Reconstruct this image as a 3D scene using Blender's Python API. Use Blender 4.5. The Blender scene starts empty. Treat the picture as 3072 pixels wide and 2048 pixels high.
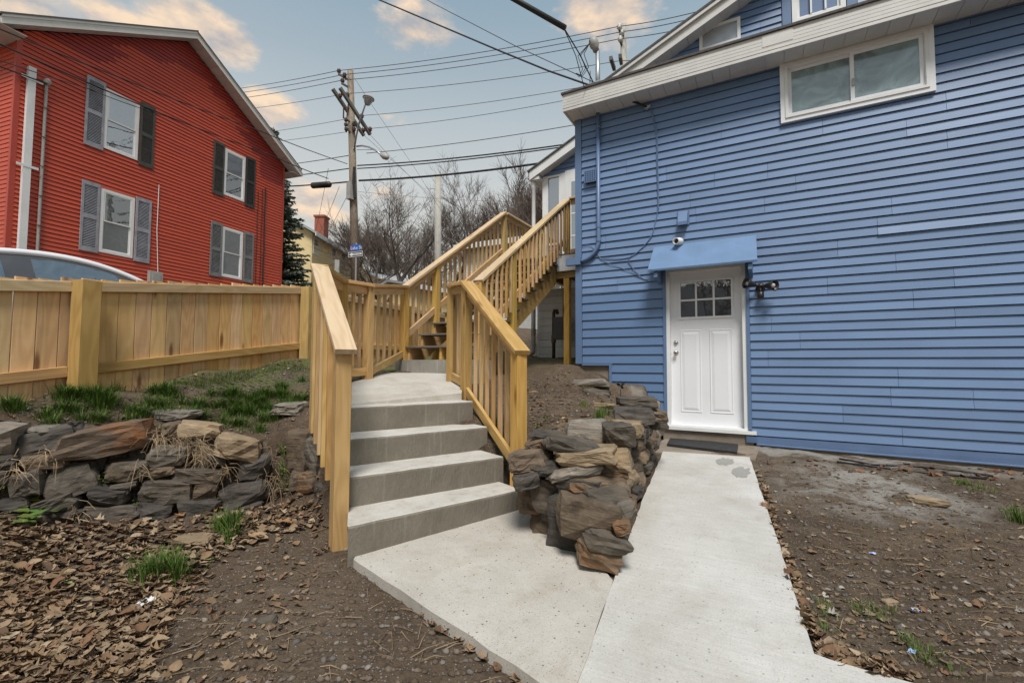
import bpy, math, random
import numpy as np
from mathutils import Vector, Matrix, noise as mnoise
random.seed(7)
RNG = np.random.default_rng(11)
S = bpy.context.scene
COL = S.collection
rad = math.radians
# ------------------------------------------------------------------ camera
F = 1389.6                      # focal length in photo pixels (3072 wide)
YAW, PITCH, ROLL = 0.504356526, 0.0502907233, 0.00385424
CAM = Vector((0, 0, 1.35))
def _basis():
    cy, sy = math.cos(YAW), math.sin(YAW)
    f = Vector((-sy*math.cos(PITCH), cy*math.cos(PITCH), math.sin(PITCH)))
    r = Vector((cy, sy, 0)); u = r.cross(f)
    return r*math.cos(ROLL)+u*math.sin(ROLL), u*math.cos(ROLL)-r*math.sin(ROLL), f
CR, CU, CF = _basis()
cd = bpy.data.cameras.new('camera'); co = bpy.data.objects.new('camera', cd); COL.objects.link(co)
cd.sensor_width = 36; cd.lens = F/3072*36; cd.clip_start = 0.05; cd.clip_end = 2000
m = Matrix((CR, CU, -CF)).transposed().to_4x4(); m.translation = CAM; co.matrix_world = m
S.camera = co
# ------------------------------------------------------------------ light
SUN_EL, SUN_AZ = 58, 150        # azimuth: degrees clockwise from +Y (north)
w = bpy.data.worlds.new('World'); S.world = w; w.use_nodes = True
nt = w.node_tree; N = nt.nodes; L = nt.links; N.clear()
def nd(t, **k):
    n = N.new(t)
    for a, b in k.items(): setattr(n, a, b)
    return n
out = nd('ShaderNodeOutputWorld'); bg = nd('ShaderNodeBackground'); L.new(bg.outputs[0], out.inputs[0])
sky = nd('ShaderNodeTexSky', sky_type='NISHITA', sun_disc=False)
sky.sun_elevation = rad(SUN_EL); sky.sun_rotation = rad(SUN_AZ); sky.dust_density = 2.0; sky.air_density = 1.0
tc = nd('ShaderNodeTexCoord'); sep = nd('ShaderNodeSeparateXYZ'); L.new(tc.outputs['Generated'], sep.inputs[0])
ramp = nd('ShaderNodeValToRGB'); L.new(sep.outputs[2], ramp.inputs[0])
e = ramp.color_ramp.elements
e[0].position = 0.0; e[0].color = (.64, .60, .50, 1)
e[1].position = 1.0; e[1].color = (.20, .30, .40, 1)
for p_, c_ in ((.20, (.65, .63, .56)), (.36, (.575, .60, .595)), (.46, (.47, .53, .56)), (.54, (.37, .45, .505)), (.63, (.28, .385, .465))):
    x_ = e.new(p_); x_.color = (*c_, 1)
def mth(op, a, b=None, c=None, clamp=False):
    n = nd('ShaderNodeMath', operation=op, use_clamp=clamp)
    for i, v in enumerate((a, b, c)):
        if v is None: continue
        if isinstance(v, (int, float)): n.inputs[i].default_value = v
        else: L.new(v, n.inputs[i])
    return n.outputs[0]
def mixc(fac, a, b):
    n = nd('ShaderNodeMix', data_type='RGBA')
    for i, v in ((0, fac), (6, a), (7, b)):
        if isinstance(v, (int, float)): n.inputs[i].default_value = v
        elif isinstance(v, tuple): n.inputs[i].default_value = (*v, 1)
        else: L.new(v, n.inputs[i])
    return n.outputs[2]
skys = nd('ShaderNodeMix', data_type='RGBA', blend_type='MULTIPLY'); skys.inputs[0].default_value = 1
L.new(sky.outputs[0], skys.inputs[6]); skys.inputs[7].default_value = (.055, .055, .055, 1)
base = mixc(.88, skys.outputs[2], ramp.outputs[0])
# clouds: soft heaps at a few places of the sky plus a thin scatter all round
mp = nd('ShaderNodeMapping'); mp.inputs['Scale'].default_value = (1, 1, 2.2); L.new(tc.outputs['Generated'], mp.inputs[0])
n1 = nd('ShaderNodeTexNoise'); n1.inputs['Scale'].default_value = 5.5; n1.inputs['Detail'].default_value = 9; n1.inputs['Roughness'].default_value = .62
L.new(mp.outputs[0], n1.inputs['Vector'])
n2 = nd('ShaderNodeTexNoise'); n2.inputs['Scale'].default_value = 1.7; n2.inputs['Detail'].default_value = 3; L.new(mp.outputs[0], n2.inputs['Vector'])
blob = mth('MULTIPLY', mth('SUBTRACT', n2.outputs[0], .60, clamp=True), 2.2)
CLOUDS = ((90, 30, .13, 1.0), (330, 70, .12, .9), (560, 75, .13, 1.0), (690, 130, .10, 1.0), (1260, 80, .12, .85),
          (1850, 30, .13, 1.0), (1730, 10, .10, .8), (810, 320, .08, .8), (1170, 350, .07, .35), (960, 600, .13, .8), (1180, 600, .12, .55))
shade = None
for x_, y_, r_, k_ in CLOUDS:
    d_ = (CF+CR*((x_-1536)/F)+CU*((1024-y_)/F)).normalized()
    dn = nd('ShaderNodeVectorMath', operation='SUBTRACT'); L.new(tc.outputs['Generated'], dn.inputs[0]); dn.inputs[1].default_value = d_
    sc = nd('ShaderNodeVectorMath', operation='MULTIPLY'); L.new(dn.outputs[0], sc.inputs[0]); sc.inputs[1].default_value = (1, 1, 1.9)
    ln = nd('ShaderNodeVectorMath', operation='LENGTH'); L.new(sc.outputs[0], ln.inputs[0])
    g = mth('MULTIPLY', mth('SUBTRACT', 1, mth('DIVIDE', ln.outputs['Value'], r_), clamp=True), k_)
    blob = mth('MAXIMUM', blob, g)
dens = mth('MULTIPLY', mth('SUBTRACT', mth('ADD', mth('MULTIPLY', blob, .62), mth('MULTIPLY', n1.outputs[0], 1.15)), .77, clamp=True), 4.4, clamp=True)
# lit tops are peach, thick bellies grey-mauve
mp2 = nd('ShaderNodeMapping'); mp2.inputs['Scale'].default_value = (1, 1, 2.2); mp2.inputs['Location'].default_value = (.012, -.01, .05); L.new(tc.outputs['Generated'], mp2.inputs[0])
n3 = nd('ShaderNodeTexNoise'); n3.inputs['Scale'].default_value = 5.5; n3.inputs['Detail'].default_value = 6; L.new(mp2.outputs[0], n3.inputs['Vector'])
lit = mth('MULTIPLY', mth('SUBTRACT', n1.outputs[0], n3.outputs[0]), 4.5); lit = mth('ADD', lit, .45, clamp=True)
ccol = mixc(lit, (.40, .39, .40), (.92, .69, .48))
final = mixc(mth('MULTIPLY', dens, .85), base, ccol)
L.new(final, bg.inputs[0]); bg.inputs[1].default_value = .45
sd = bpy.data.lights.new('sun', 'SUN'); so = bpy.data.objects.new('sun', sd); COL.objects.link(so)
sd.energy = 1.5; sd.angle = rad(18); sd.color = (1, .965, .92)
sv = Vector((math.sin(rad(SUN_AZ))*math.cos(rad(SUN_EL)), math.cos(rad(SUN_AZ))*math.cos(rad(SUN_EL)), math.sin(rad(SUN_EL))))
so.rotation_euler = sv.to_track_quat('Z', 'Y').to_euler(); so.location = (3, -6, 14)
S.view_settings.view_transform = 'Standard'; S.view_settings.look = 'None'; S.view_settings.gamma = 1
S.view_settings.exposure = 1.36
S.render.engine = 'CYCLES'
S.cycles.max_bounces = 5; S.cycles.diffuse_bounces = 3; S.cycles.glossy_bounces = 2; S.cycles.transmission_bounces = 2; S.cycles.transparent_max_bounces = 4
# ------------------------------------------------------------------ pixel -> place
def ray(x, y): return CF+CR*((x-1536)/F)+CU*((1024-y)/F)
def at_z(x, y, z): v = ray(x, y); return CAM+v*((z-CAM.z)/v.z)
def at_y(x, y, Y): v = ray(x, y); return CAM+v*(Y/v.y)
def at_x(x, y, X): v = ray(x, y); return CAM+v*(X/v.x)
def at_d(x, y, d): return CAM+ray(x, y)*d            # d: distance along the optical axis
def at_pl(x, y, P, n): v = ray(x, y); return CAM+v*((P-CAM).dot(n)/v.dot(n))
# ------------------------------------------------------------------ mesh helpers
WM = {}                                              # world matrices of linked objects
def link(name, me, mat=None, parent=None, M=None):
    o = bpy.data.objects.new(name, me); COL.objects.link(o)
    M = M or Matrix.Identity(4)
    if parent is not None:
        o.parent = parent; o.matrix_parent_inverse = WM[parent.name].inverted()
    o.matrix_basis = M; WM[o.name] = M
    if me is not None and mat is not None and not me.materials: me.materials.append(mat)
    return o
def empty(name, loc, label, cat, group=None, rz=0):
    M = Matrix.Translation(loc) @ Matrix.Rotation(rz, 4, 'Z')
    o = link(name, None, None, None, M); o.empty_display_size = .1
    return tag(o, label, cat, group)
def tag(o, label=None, cat=None, group=None, kind=None):
    for k, v in (('label', label), ('category', cat), ('group', group), ('kind', kind)):
        if v: o[k] = v
    return o
def mesh(name, v, f, smooth=False):
    me = bpy.data.meshes.new(name); me.from_pydata([tuple(a) for a in v], [], f); me.update()
    if smooth: me.polygons.foreach_set('use_smooth', [True]*len(me.polygons))
    return me
class MB:
    def __init__(s): s.v = []; s.f = []
    def add(s, v, f):
        n = len(s.v); s.v += [Vector(a) for a in v]; s.f += [tuple(i+n for i in q) for q in f]; return s
    def box(s, a, b, c=0.0):
        (x0, y0, z0), (x1, y1, z1) = a, b
        x0, x1 = min(x0, x1), max(x0, x1); y0, y1 = min(y0, y1), max(y0, y1); z0, z1 = min(z0, z1), max(z0, z1)
        return s.add([(x0,y0,z0),(x1,y0,z0),(x1,y1,z0),(x0,y1,z0),(x0,y0,z1),(x1,y0,z1),(x1,y1,z1),(x0,y1,z1)],
            [(0,3,2,1),(4,5,6,7),(0,1,5,4),(1,2,6,5),(2,3,7,6),(3,0,4,7)])
    def prism(s, poly, z0, z1):
        n = len(poly); z0 = [z0]*n if isinstance(z0, (int, float)) else z0; z1 = [z1]*n if isinstance(z1, (int, float)) else z1
        v = [(p[0], p[1], z0[i]) for i, p in enumerate(poly)]+[(p[0], p[1], z1[i]) for i, p in enumerate(poly)]
        return s.add(v, [tuple(range(n))[::-1], tuple(range(n, 2*n))]+[(i, (i+1) % n, (i+1) % n+n, i+n) for i in range(n)])
    def tube(s, pts, r, n=8, cap=True):
        pts = [Vector(p) for p in pts]; rs = r if isinstance(r, (list, tuple)) else [r]*len(pts)
        base = len(s.v); up = None
        for i, p in enumerate(pts):
            t = (pts[min(i+1, len(pts)-1)]-pts[max(i-1, 0)]).normalized()
            if up is None: up = Vector((0, 0, 1)) if abs(t.z) < .9 else Vector((1, 0, 0))
            a = t.cross(up).normalized(); b = a.cross(t).normalized(); up = b
            for k in range(n):
                q = 2*math.pi*k/n; s.v.append(p+a*(rs[i]*math.cos(q))+b*(rs[i]*math.sin(q)))
        for i in range(len(pts)-1):
            for k in range(n):
                k2 = (k+1) % n; o = base+i*n
                s.f.append((o+k, o+k2, o+n+k2, o+n+k))
        if cap:
            s.f.append(tuple(base+k for k in range(n))[::-1]); o = base+(len(pts)-1)*n; s.f.append(tuple(o+k for k in range(n)))
        return s
    def lathe(s, prof, c, ax=(0, 0, 1), n=16):
        ax = Vector(ax).normalized(); a = ax.orthogonal().normalized(); b = ax.cross(a); base = len(s.v); c = Vector(c)
        for r, h in prof:
            for k in range(n):
                q = 2*math.pi*k/n; s.v.append(c+ax*h+(a*math.cos(q)+b*math.sin(q))*r)
        for i in range(len(prof)-1):
            for k in range(n):
                k2 = (k+1) % n; o = base+i*n; s.f.append((o+k, o+k2, o+n+k2, o+n+k))
        s.f.append(tuple(base+k for k in range(n))[::-1]); o = base+(len(prof)-1)*n; s.f.append(tuple(o+k for k in range(n)))
        return s
    def build(s, name, mat, parent=None, M=None, smooth=False, origin=True):
        if M is None and origin and s.v:
            mn = Vector((min(v.x for v in s.v), min(v.y for v in s.v), min(v.z for v in s.v)))
            mx = Vector((max(v.x for v in s.v), max(v.y for v in s.v), max(v.z for v in s.v)))
            c = Vector(((mn.x+mx.x)/2, (mn.y+mx.y)/2, mn.z)); s.v = [v-c for v in s.v]; M = Matrix.Translation(c)
        return link(name, mesh(name, s.v, s.f, smooth), mat, parent, M)
_bc = {}
def stick_mesh(Ln, wd, th, c=.003):
    """a sawn board: long axis x, edges eased"""
    k = (round(Ln, 4), round(wd, 4), round(th, 4), c)
    if k in _bc: return _bc[k]
    a, b = wd/2, th/2; c = min(c, a*.4, b*.4)
    sec = [(-a+c,-b),(a-c,-b),(a,-b+c),(a,b-c),(a-c,b),(-a+c,b),(-a,b-c),(-a,-b+c)]
    v = [(0, y, z) for y, z in sec]+[(Ln, y, z) for y, z in sec]
    f = [tuple(range(8))[::-1], tuple(range(8, 16))]+[(i, (i+1) % 8, (i+1) % 8+8, i+8) for i in range(8)]
    _bc[k] = mesh('board', v, f); return _bc[k]
def board(name, p0, p1, wd, th, mat, parent, side=(0, 0, 1), c=.003, jit=.0):
    """box from p0 to p1; th is measured along 'side' made square to the run, wd across"""
    p0, p1 = Vector(p0), Vector(p1); X = (p1-p0).normalized(); Zs = Vector(side); Zs = (Zs-X*Zs.dot(X)).normalized(); Y = Zs.cross(X)
    if jit: p0 = p0+Y*random.uniform(-jit, jit); p1 = p1+Y*random.uniform(-jit, jit); X = (p1-p0).normalized(); Zs = (Zs-X*Zs.dot(X)).normalized(); Y = Zs.cross(X)
    M = Matrix((X, Y, Zs)).transposed().to_4x4(); M.translation = p0
    me = stick_mesh((p1-p0).length, wd, th, c)
    if me.materials and me.materials[0] != mat: me = me.copy(); me.materials.clear()
    return link(name, me, mat, parent, M)
def n3d(x, y, z=0.0): return mnoise.noise(Vector((x, y, z)))
# ------------------------------------------------------------------ materials
def newmat(name):
    mt = bpy.data.materials.new(name); mt.use_nodes = True; t = mt.node_tree; t.nodes.clear()
    o = t.nodes.new('ShaderNodeOutputMaterial'); b = t.nodes.new('ShaderNodeBsdfPrincipled'); t.links.new(b.outputs[0], o.inputs[0])
    return mt, t, b
class G:
    """tiny node-graph writer"""
    def __init__(s, t): s.t = t
    def n(s, ty, ins=None, **k):
        q = s.t.nodes.new(ty)
        for a, b in k.items(): setattr(q, a, b)
        for i, v in (ins or {}).items(): s.set(q.inputs[i], v)
        return q
    def set(s, inp, v):
        if hasattr(v, 'is_output'): s.t.links.new(v, inp)
        elif isinstance(v, (tuple, list)) and len(v) == 3 and inp.type == 'RGBA': inp.default_value = (*v, 1)
        else: inp.default_value = v
    def co(s, kind='Object', scale=(1, 1, 1), rnd=0):
        c = s.n('ShaderNodeTexCoord').outputs[kind]
        if rnd:
            oi = s.n('ShaderNodeObjectInfo'); mu = s.n('ShaderNodeMath', {0: oi.outputs['Random'], 1: rnd}, operation='MULTIPLY')
            c = s.n('ShaderNodeVectorMath', {0: c, 1: mu.outputs[0]}, operation='ADD').outputs[0]
        return s.n('ShaderNodeMapping', {'Vector': c, 'Scale': scale}).outputs[0]
    def geo(s, scale=(1, 1, 1)):
        return s.n('ShaderNodeMapping', {'Vector': s.n('ShaderNodeNewGeometry').outputs['Position'], 'Scale': scale}).outputs[0]
    def noise(s, v, scale=5, det=4, rough=.55, dist=0): return s.n('ShaderNodeTexNoise', {'Vector': v, 'Scale': scale, 'Detail': det, 'Roughness': rough, 'Distortion': dist}).outputs[0]
    def vor(s, v, scale=5, feat='F1', out='Distance'): return s.n('ShaderNodeTexVoronoi', {'Vector': v, 'Scale': scale}, feature=feat).outputs[out]
    def ramp(s, f, *st):
        q = s.n('ShaderNodeValToRGB', {0: f}); e = q.color_ramp.elements
        while len(e) < len(st): e.new(.5)
        for i, (p, c) in enumerate(st):
            e[i].position = p; e[i].color = (*c, 1) if isinstance(c, tuple) else (c, c, c, 1)
        return q.outputs[0]
    def mix(s, f, a, b, mode='MIX'): return s.n('ShaderNodeMix', {0: f, 6: a, 7: b}, data_type='RGBA', blend_type=mode).outputs[2]
    def m(s, op, a, b=0, c=0, clamp=False): return s.n('ShaderNodeMath', {0: a, 1: b, 2: c}, operation=op, use_clamp=clamp).outputs[0]
    def bump(s, h, st=.3, d=.01, nrm=None):
        q = s.n('ShaderNodeBump', {'Height': h, 'Strength': st, 'Distance': d})
        if nrm is not None: s.t.links.new(nrm, q.inputs['Normal'])
        return q.outputs[0]
    def rnd(s): return s.n('ShaderNodeObjectInfo').outputs['Random']
def paint(name, col, rough=.5, var=.12, scale=3, bump=.15, bscale=60, rnd=.06, metal=0, spec=.5, dirt=0):
    mt, t, b = newmat(name); g = G(t); v = g.co(rnd=50)
    nz = g.noise(v, scale, 5)
    dk = tuple(c*(1-var) for c in col); lt = tuple(min(1, c*(1+var)) for c in col)
    c = g.mix(g.ramp(nz, (.3, 0.), (.7, 1.)), dk, lt)
    if rnd:
        k = g.m('MULTIPLY_ADD', g.rnd(), 2*rnd, 1-rnd); hs = g.n('ShaderNodeHueSaturation', {'Value': k, 'Color': c}); c = hs.outputs[0]
    if dirt:
        c = g.mix(g.m('MULTIPLY', g.ramp(g.noise(v, scale*6, 6, .7), (.55, 0.), (.75, 1.)), dirt), c, tuple(x*.45 for x in col))
    t.links.new(c, b.inputs['Base Color']); b.inputs['Roughness'].default_value = rough; b.inputs['Metallic'].default_value = metal; b.inputs['Specular IOR Level'].default_value = spec
    if bump: t.links.new(g.bump(g.noise(v, bscale, 3), bump, .004), b.inputs['Normal'])
    return mt
def wood(name, lo, hi, knots=1.0, rough=.72, rnd=.17, dirt=0.0):
    mt, t, b = newmat(name); g = G(t)
    v = g.co(scale=(1, 1, 1), rnd=40)
    vs = g.n('ShaderNodeMapping', {'Vector': v, 'Scale': (.55, 9, 9)}).outputs[0]
    wv_ = g.noise(g.n('ShaderNodeMapping', {'Vector': v, 'Scale': (.8, 5, 5)}).outputs[0], 1, 2, .5, .3)
    ring = g.m('SINE', g.m('MULTIPLY', wv_, 62.0)); ring = g.m('MULTIPLY_ADD', ring, .5, .5)
    ring = g.m('ADD', g.m('MULTIPLY', ring, .45), g.m('MULTIPLY', g.noise(g.n('ShaderNodeMapping', {'Vector': v, 'Scale': (.7, 22, 22)}).outputs[0], 1, 4, .6), .55))
    fine = g.noise(g.n('ShaderNodeMapping', {'Vector': v, 'Scale': (3, 120, 120)}).outputs[0], 1, 4, .6)
    c = g.mix(g.m('ADD', g.m('MULTIPLY', g.ramp(ring, (.25, 0.), (.75, 1.)), .62), g.m('MULTIPLY', fine, .38)), lo, hi)
    big = g.noise(v, 1.4, 2)
    c = g.mix(g.m('MULTIPLY', g.ramp(big, (.35, 0.), (.7, 1.)), .35), c, tuple(x*y for x, y in zip(lo, (.95, 1.04, .9))))
    kd = g.n('ShaderNodeTexVoronoi', {'Vector': g.n('ShaderNodeMapping', {'Vector': v, 'Scale': (1.7, 7.5, 7.5)}).outputs[0], 'Scale': 1.0, 'Randomness': 1})
    kn = g.ramp(kd.outputs['Distance'], (.05, 1.), (.12, .55), (.2, 0.))
    pick = g.m('GREATER_THAN', g.n('ShaderNodeSeparateColor', {0: kd.outputs['Color']}).outputs[0], .50)
    c = g.mix(g.m('MULTIPLY', g.m('MULTIPLY', kn, pick), .9*knots, clamp=True), c, tuple(x*y for x, y in zip(lo, (.42, .33, .25))))
    if dirt: c = g.mix(g.m('MULTIPLY', g.ramp(g.noise(v, 5, 5), (.5, 0.), (.75, 1.)), dirt), c, (.16, .12, .07))
    hs = g.n('ShaderNodeHueSaturation', {'Hue': g.m('MULTIPLY_ADD', g.m('FRACT', g.m('MULTIPLY', g.rnd(), 7.3)), .016, .492), 'Saturation': g.m('MULTIPLY_ADD', g.m('FRACT', g.m('MULTIPLY', g.rnd(), 13.1)), .20, .88), 'Value': g.m('MULTIPLY_ADD', g.rnd(), 2*rnd, 1-rnd), 'Color': c})
    t.links.new(hs.outputs[0], b.inputs['Base Color']); b.inputs['Roughness'].default_value = rough; b.inputs['Specular IOR Level'].default_value = .3
    t.links.new(g.bump(fine, .35, .002), b.inputs['Normal'])
    return mt
WOOD = wood('new_lumber', (.45, .268, .105), (.64, .42, .20))
WOODG = wood('treated_post', (.41, .248, .070), (.58, .372, .132))
WOODP = wood('pale_cap_board', (.50, .34, .18), (.66, .49, .31))
PICKET = wood('fence_picket', (.55, .315, .130), (.75, .495, .240), knots=1.4, rnd=.24, dirt=.2)
def stone(name, a, b_, rust, rustf=.3, light=.25):
    mt, t, b = newmat(name); g = G(t); v = g.co(rnd=30)
    lay = g.noise(g.n('ShaderNodeMapping', {'Vector': v, 'Scale': (2.2, 2.2, 15)}).outputs[0], 2.2, 7, .66, .6)
    c = g.mix(g.ramp(lay, (.32, 0.), (.68, 1.)), a, b_)
    bl = g.noise(v, 3.3, 5, .6)
    c = g.mix(g.m('MULTIPLY', g.ramp(bl, (.52, 0.), (.66, 1.)), rustf), c, rust)
    fl = g.noise(v, 22, 6, .7)
    c = g.mix(g.m('MULTIPLY', g.ramp(fl, (.58, 0.), (.74, 1.)), light), c, tuple(min(1, x*2.1) for x in b_))
    c = g.mix(g.m('MULTIPLY', g.ramp(g.noise(v, 9, 5, .7), (.30, 1.), (.45, 0.)), .55), c, tuple(x*.4 for x in a))
    hs = g.n('ShaderNodeHueSaturation', {'Value': g.m('MULTIPLY_ADD', g.rnd(), .4, .82), 'Color': c})
    t.links.new(hs.outputs[0], b.inputs['Base Color']); b.inputs['Roughness'].default_value = .82; b.inputs['Specular IOR Level'].default_value = .25
    nb = g.bump(lay, .7, .022); nb = g.bump(fl, .6, .012, nb)
    t.links.new(nb, b.inputs['Normal']); return mt
ST_GREY = stone('stone_grey', (.060, .050, .040), (.140, .120, .096), (.20, .13, .07), .30)
ST_BROWN = stone('stone_brown', (.085, .062, .043), (.195, .145, .098), (.30, .14, .05), .45)
ST_TAN = stone('stone_tan', (.20, .145, .088), (.36, .27, .175), (.34, .20, .09), .35)
ST_LIGHT = stone('stone_light', (.145, .128, .106), (.285, .25, .205), (.33, .23, .14), .25, .35)
ST_DARK = stone('stone_dark', (.042, .036, .031), (.100, .088, .075), (.13, .09, .06), .22, .18)
ST_RUST = stone('stone_rust', (.085, .062, .045), (.19, .14, .10), (.28, .11, .035), .75)
STMAT = dict(g=ST_GREY, b=ST_BROWN, t=ST_TAN, l=ST_LIGHT, d=ST_DARK, r=ST_RUST)
def concrete(name, a, b_, agg=1.0, stain=.3, rough=.85, streak=0, broom=0.0):
    mt, t, b = newmat(name); g = G(t); v = g.geo()
    n1_ = g.noise(v, 2.2, 7, .66); c = g.mix(g.ramp(n1_, (.3, 0.), (.7, 1.)), a, b_)
    st_ = g.noise(v, .8, 8, .72, .6); c = g.mix(g.m('MULTIPLY', g.ramp(st_, (.48, 0.), (.66, 1.)), stain), c, tuple(x*y for x, y in zip(a, (.70, .60, .47))))
    st2 = g.noise(v, 5, 6, .7, .4); c = g.mix(g.m('MULTIPLY', g.ramp(st2, (.58, 0.), (.72, 1.)), stain*.8), c, tuple(x*y for x, y in zip(a, (.66, .57, .46))))
    for sc_, lo_, r1, col, k_ in ((34, .62, .20, tuple(x*.30 for x in a), .75), (75, .45, .24, tuple(x*.42 for x in a), .55), (60, .7, .22, (.30, .20, .12), .45)):
        vo = g.n('ShaderNodeTexVoronoi', {'Vector': g.n('ShaderNodeMapping', {'Vector': v, 'Location': (sc_*.13, 0, 0)}).outputs[0], 'Scale': sc_})
        sel = g.m('GREATER_THAN', g.n('ShaderNodeSeparateColor', {0: vo.outputs['Color']}).outputs[0], lo_)
        c = g.mix(g.m('MULTIPLY', g.m('MULTIPLY', g.ramp(vo.outputs['Distance'], (r1*.6, 1.), (r1, 0.)), sel), k_*min(agg, 1.3)), c, col)
    fine = g.noise(v, 120, 4, .75); c = g.mix(.30, c, fine, 'OVERLAY')
    if broom: c = g.mix(g.m('MULTIPLY', g.ramp(g.noise(g.geo((2.5, 70, 2.5)), 1, 4, .7, .5), (.45, 0.), (.75, 1.)), broom), c, tuple(x*.66 for x in a))
    if streak:
        sv_ = g.noise(g.geo((16, 16, .9)), 1, 4, .6); c = g.mix(g.m('MULTIPLY', g.ramp(sv_, (.56, 0.), (.64, 1.)), streak), c, tuple(min(1, x*1.7) for x in b_))
    t.links.new(c, b.inputs['Base Color']); b.inputs['Roughness'].default_value = rough; b.inputs['Specular IOR Level'].default_value = .25
    t.links.new(g.bump(fine, .5, .005, g.bump(n1_, .3, .02)), b.inputs['Normal']); return mt
CONC = concrete('concrete_walk', (.46, .44, .40), (.575, .555, .515), .8, .32, broom=.30)
CONC2 = concrete('concrete_slab', (.40, .365, .315), (.52, .485, .43), 1.3, .55)
CONCR = concrete('concrete_step', (.23, .215, .185), (.31, .295, .26), .5, .3, streak=.35)
CONCT = concrete('concrete_tread', (.42, .39, .34), (.55, .52, .465), .6, .5)
CONCF = concrete('concrete_foundation', (.20, .165, .125), (.30, .25, .20), .8, .4)
BLUE = paint('blue_siding', (.140, .218, .365), .42, .10, 1.1, .12, 90, .075, spec=.45)
BLUEW = paint('blue_wide_siding', (.105, .178, .315), .35, .06, 1.3, .05, 60, .03, spec=.5)
BLUET = paint('blue_trim', (.112, .180, .315), .42, .06, 3, .1, 80, .02)
BLUEC = paint('blue_canopy', (.135, .225, .375), .5, .10, 4, .2, 70, .0, dirt=.25)
BLUEF = paint('blue_base_board', (.080, .130, .235), .4, .16, 2.5, .15, 90, .0, dirt=.3)
RED = paint('red_siding', (.51, .070, .030), .5, .07, 1.2, .10, 80, .05)
REDD = paint('dark_red_siding', (.31, .032, .022), .5, .07, 1.2, .10, 80, .06)
REDT = paint('red_corner_trim', (.42, .050, .026), .45, .06, 2, .05, 80, .0)
WHITE = paint('white_trim', (.72, .72, .71), .45, .05, 3, .06, 60, .02, dirt=.10)
WHITEA = paint('aged_white_metal', (.60, .585, .555), .45, .07, 4, .08, 50, .04, dirt=.25)
SOFFIT = paint('soffit_panel', (.60, .585, .56), .6, .05, 4, .05, 50, .04, dirt=.12)
DOORW = paint('white_door', (.78, .78, .80), .38, .03, 2, .04, 60, .0)
WHITEB = paint('white_painted_boards', (.62, .61, .58), .7, .10, 4, .4, 30, .05, dirt=.35)
YELLOW = paint('yellow_siding', (.76, .60, .32), .6, .05, 1, 0, 1, .03)
def shut(name, c): return paint(name, c, .75, .22, 6, .3, 40, .03, dirt=.3)
SH_L = shut('shutter_pale', (.30, .30, .33)); SH_M = shut('shutter_grey', (.19, .19, .19)); SH_D = shut('shutter_dark', (.062, .060, .052)); SH_K = shut('shutter_black', (.035, .036, .035))
BLACK = paint('black_plastic', (.018, .018, .019), .5, .2, 8, .1, 60, 0)
RUBBER = paint('black_rubber', (.022, .022, .023), .8, .3, 20, .5, 40, 0)
BRONZE = paint('bronze_metal', (.035, .028, .025), .4, .15, 10, .1, 60, 0, metal=.3)
STEEL = paint('galvanised_steel', (.42, .43, .44), .42, .15, 9, .1, 60, .03, metal=.7)
GREYP = paint('grey_pipe', (.34, .33, .31), .55, .12, 6, .1, 60, .03)
NICKEL = paint('brushed_nickel', (.55, .52, .47), .25, .05, 10, .0, 60, 0, metal=1)
RUSTY = paint('rusty_iron', (.11, .065, .04), .8, .4, 12, .5, 50, .1)
CABLE = paint('black_cable', (.016, .016, .017), .6, .2, 9, 0, 50, 0)
CABLEG = paint('grey_cable', (.10, .10, .10), .6, .2, 9, 0, 50, 0)
POLE = wood('utility_pole_wood', (.13, .10, .075), (.30, .245, .195), knots=.3, dirt=.6)
POLEG = wood('pale_pole_wood', (.33, .31, .275), (.46, .44, .40), knots=.2, dirt=.3)
ARM = wood('crossarm_wood', (.105, .10, .085), (.20, .19, .165), knots=.2)
PORC = paint('brown_porcelain', (.075, .035, .028), .25, .1, 5, 0, 50, 0)
COMP = paint('grey_composite', (.145, .125, .105), .6, .15, 12, .3, 60, .08)
BRICK = paint('red_brick', (.26, .075, .045), .85, .25, 30, .5, 60, .15)
SHING = paint('roof_shingle', (.085, .08, .078), .9, .35, 25, .6, 60, .1)
SHINGG = paint('pale_roof', (.34, .35, .36), .8, .2, 12, .4, 60, .05)
def glass(name, col, refl=.45, rough=.03, wav=0.0, var=.0, emis=None):
    mt, t, b = newmat(name); g = G(t); o = [n for n in t.nodes if n.type == 'OUTPUT_MATERIAL'][0]
    v = g.co(rnd=20); c = g.mix(g.ramp(g.noise(v, 3.2, 4, .5, 2.5 if var else 0), (.35, 0.), (.7, 1.)), tuple(x*(1-var) for x in col), tuple(min(1, x*(1+2*var)) for x in col))
    t.links.new(c, b.inputs['Base Color']); b.inputs['Roughness'].default_value = .5
    gl = g.n('ShaderNodeBsdfGlossy', {'Roughness': rough, 'Color': (.9, .95, 1.0, 1)})
    if wav: nb = g.bump(g.noise(v, 2.5, 3), wav, .05); t.links.new(nb, gl.inputs['Normal'])
    mx = g.n('ShaderNodeMixShader', {0: refl, 1: b.outputs[0], 2: gl.outputs[0]}); t.links.new(mx.outputs[0], o.inputs[0]); return mt
GL_DARK = glass('dark_glass', (.010, .012, .014), .24, .02, .04)
GL_SKY = glass('sky_glass', (.03, .034, .038), .40, .02, .04)
GL_GREY = glass('grey_screen_glass', (.045, .048, .052), .12, .12, 0, .25)
GL_FILM = glass('filmed_glass', (.125, .180, .180), .14, .12, .05, .38)
GL_FROST = glass('frosted_glass', (.30, .32, .34), .16, .3, 0, .08)
GL_PALE = glass('pale_frosted_glass', (.50, .58, .68), .15, .3, 0, .10)
GL_CAR = glass('car_glass', (.045, .055, .062), .30, .02, .03, .3)
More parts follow.
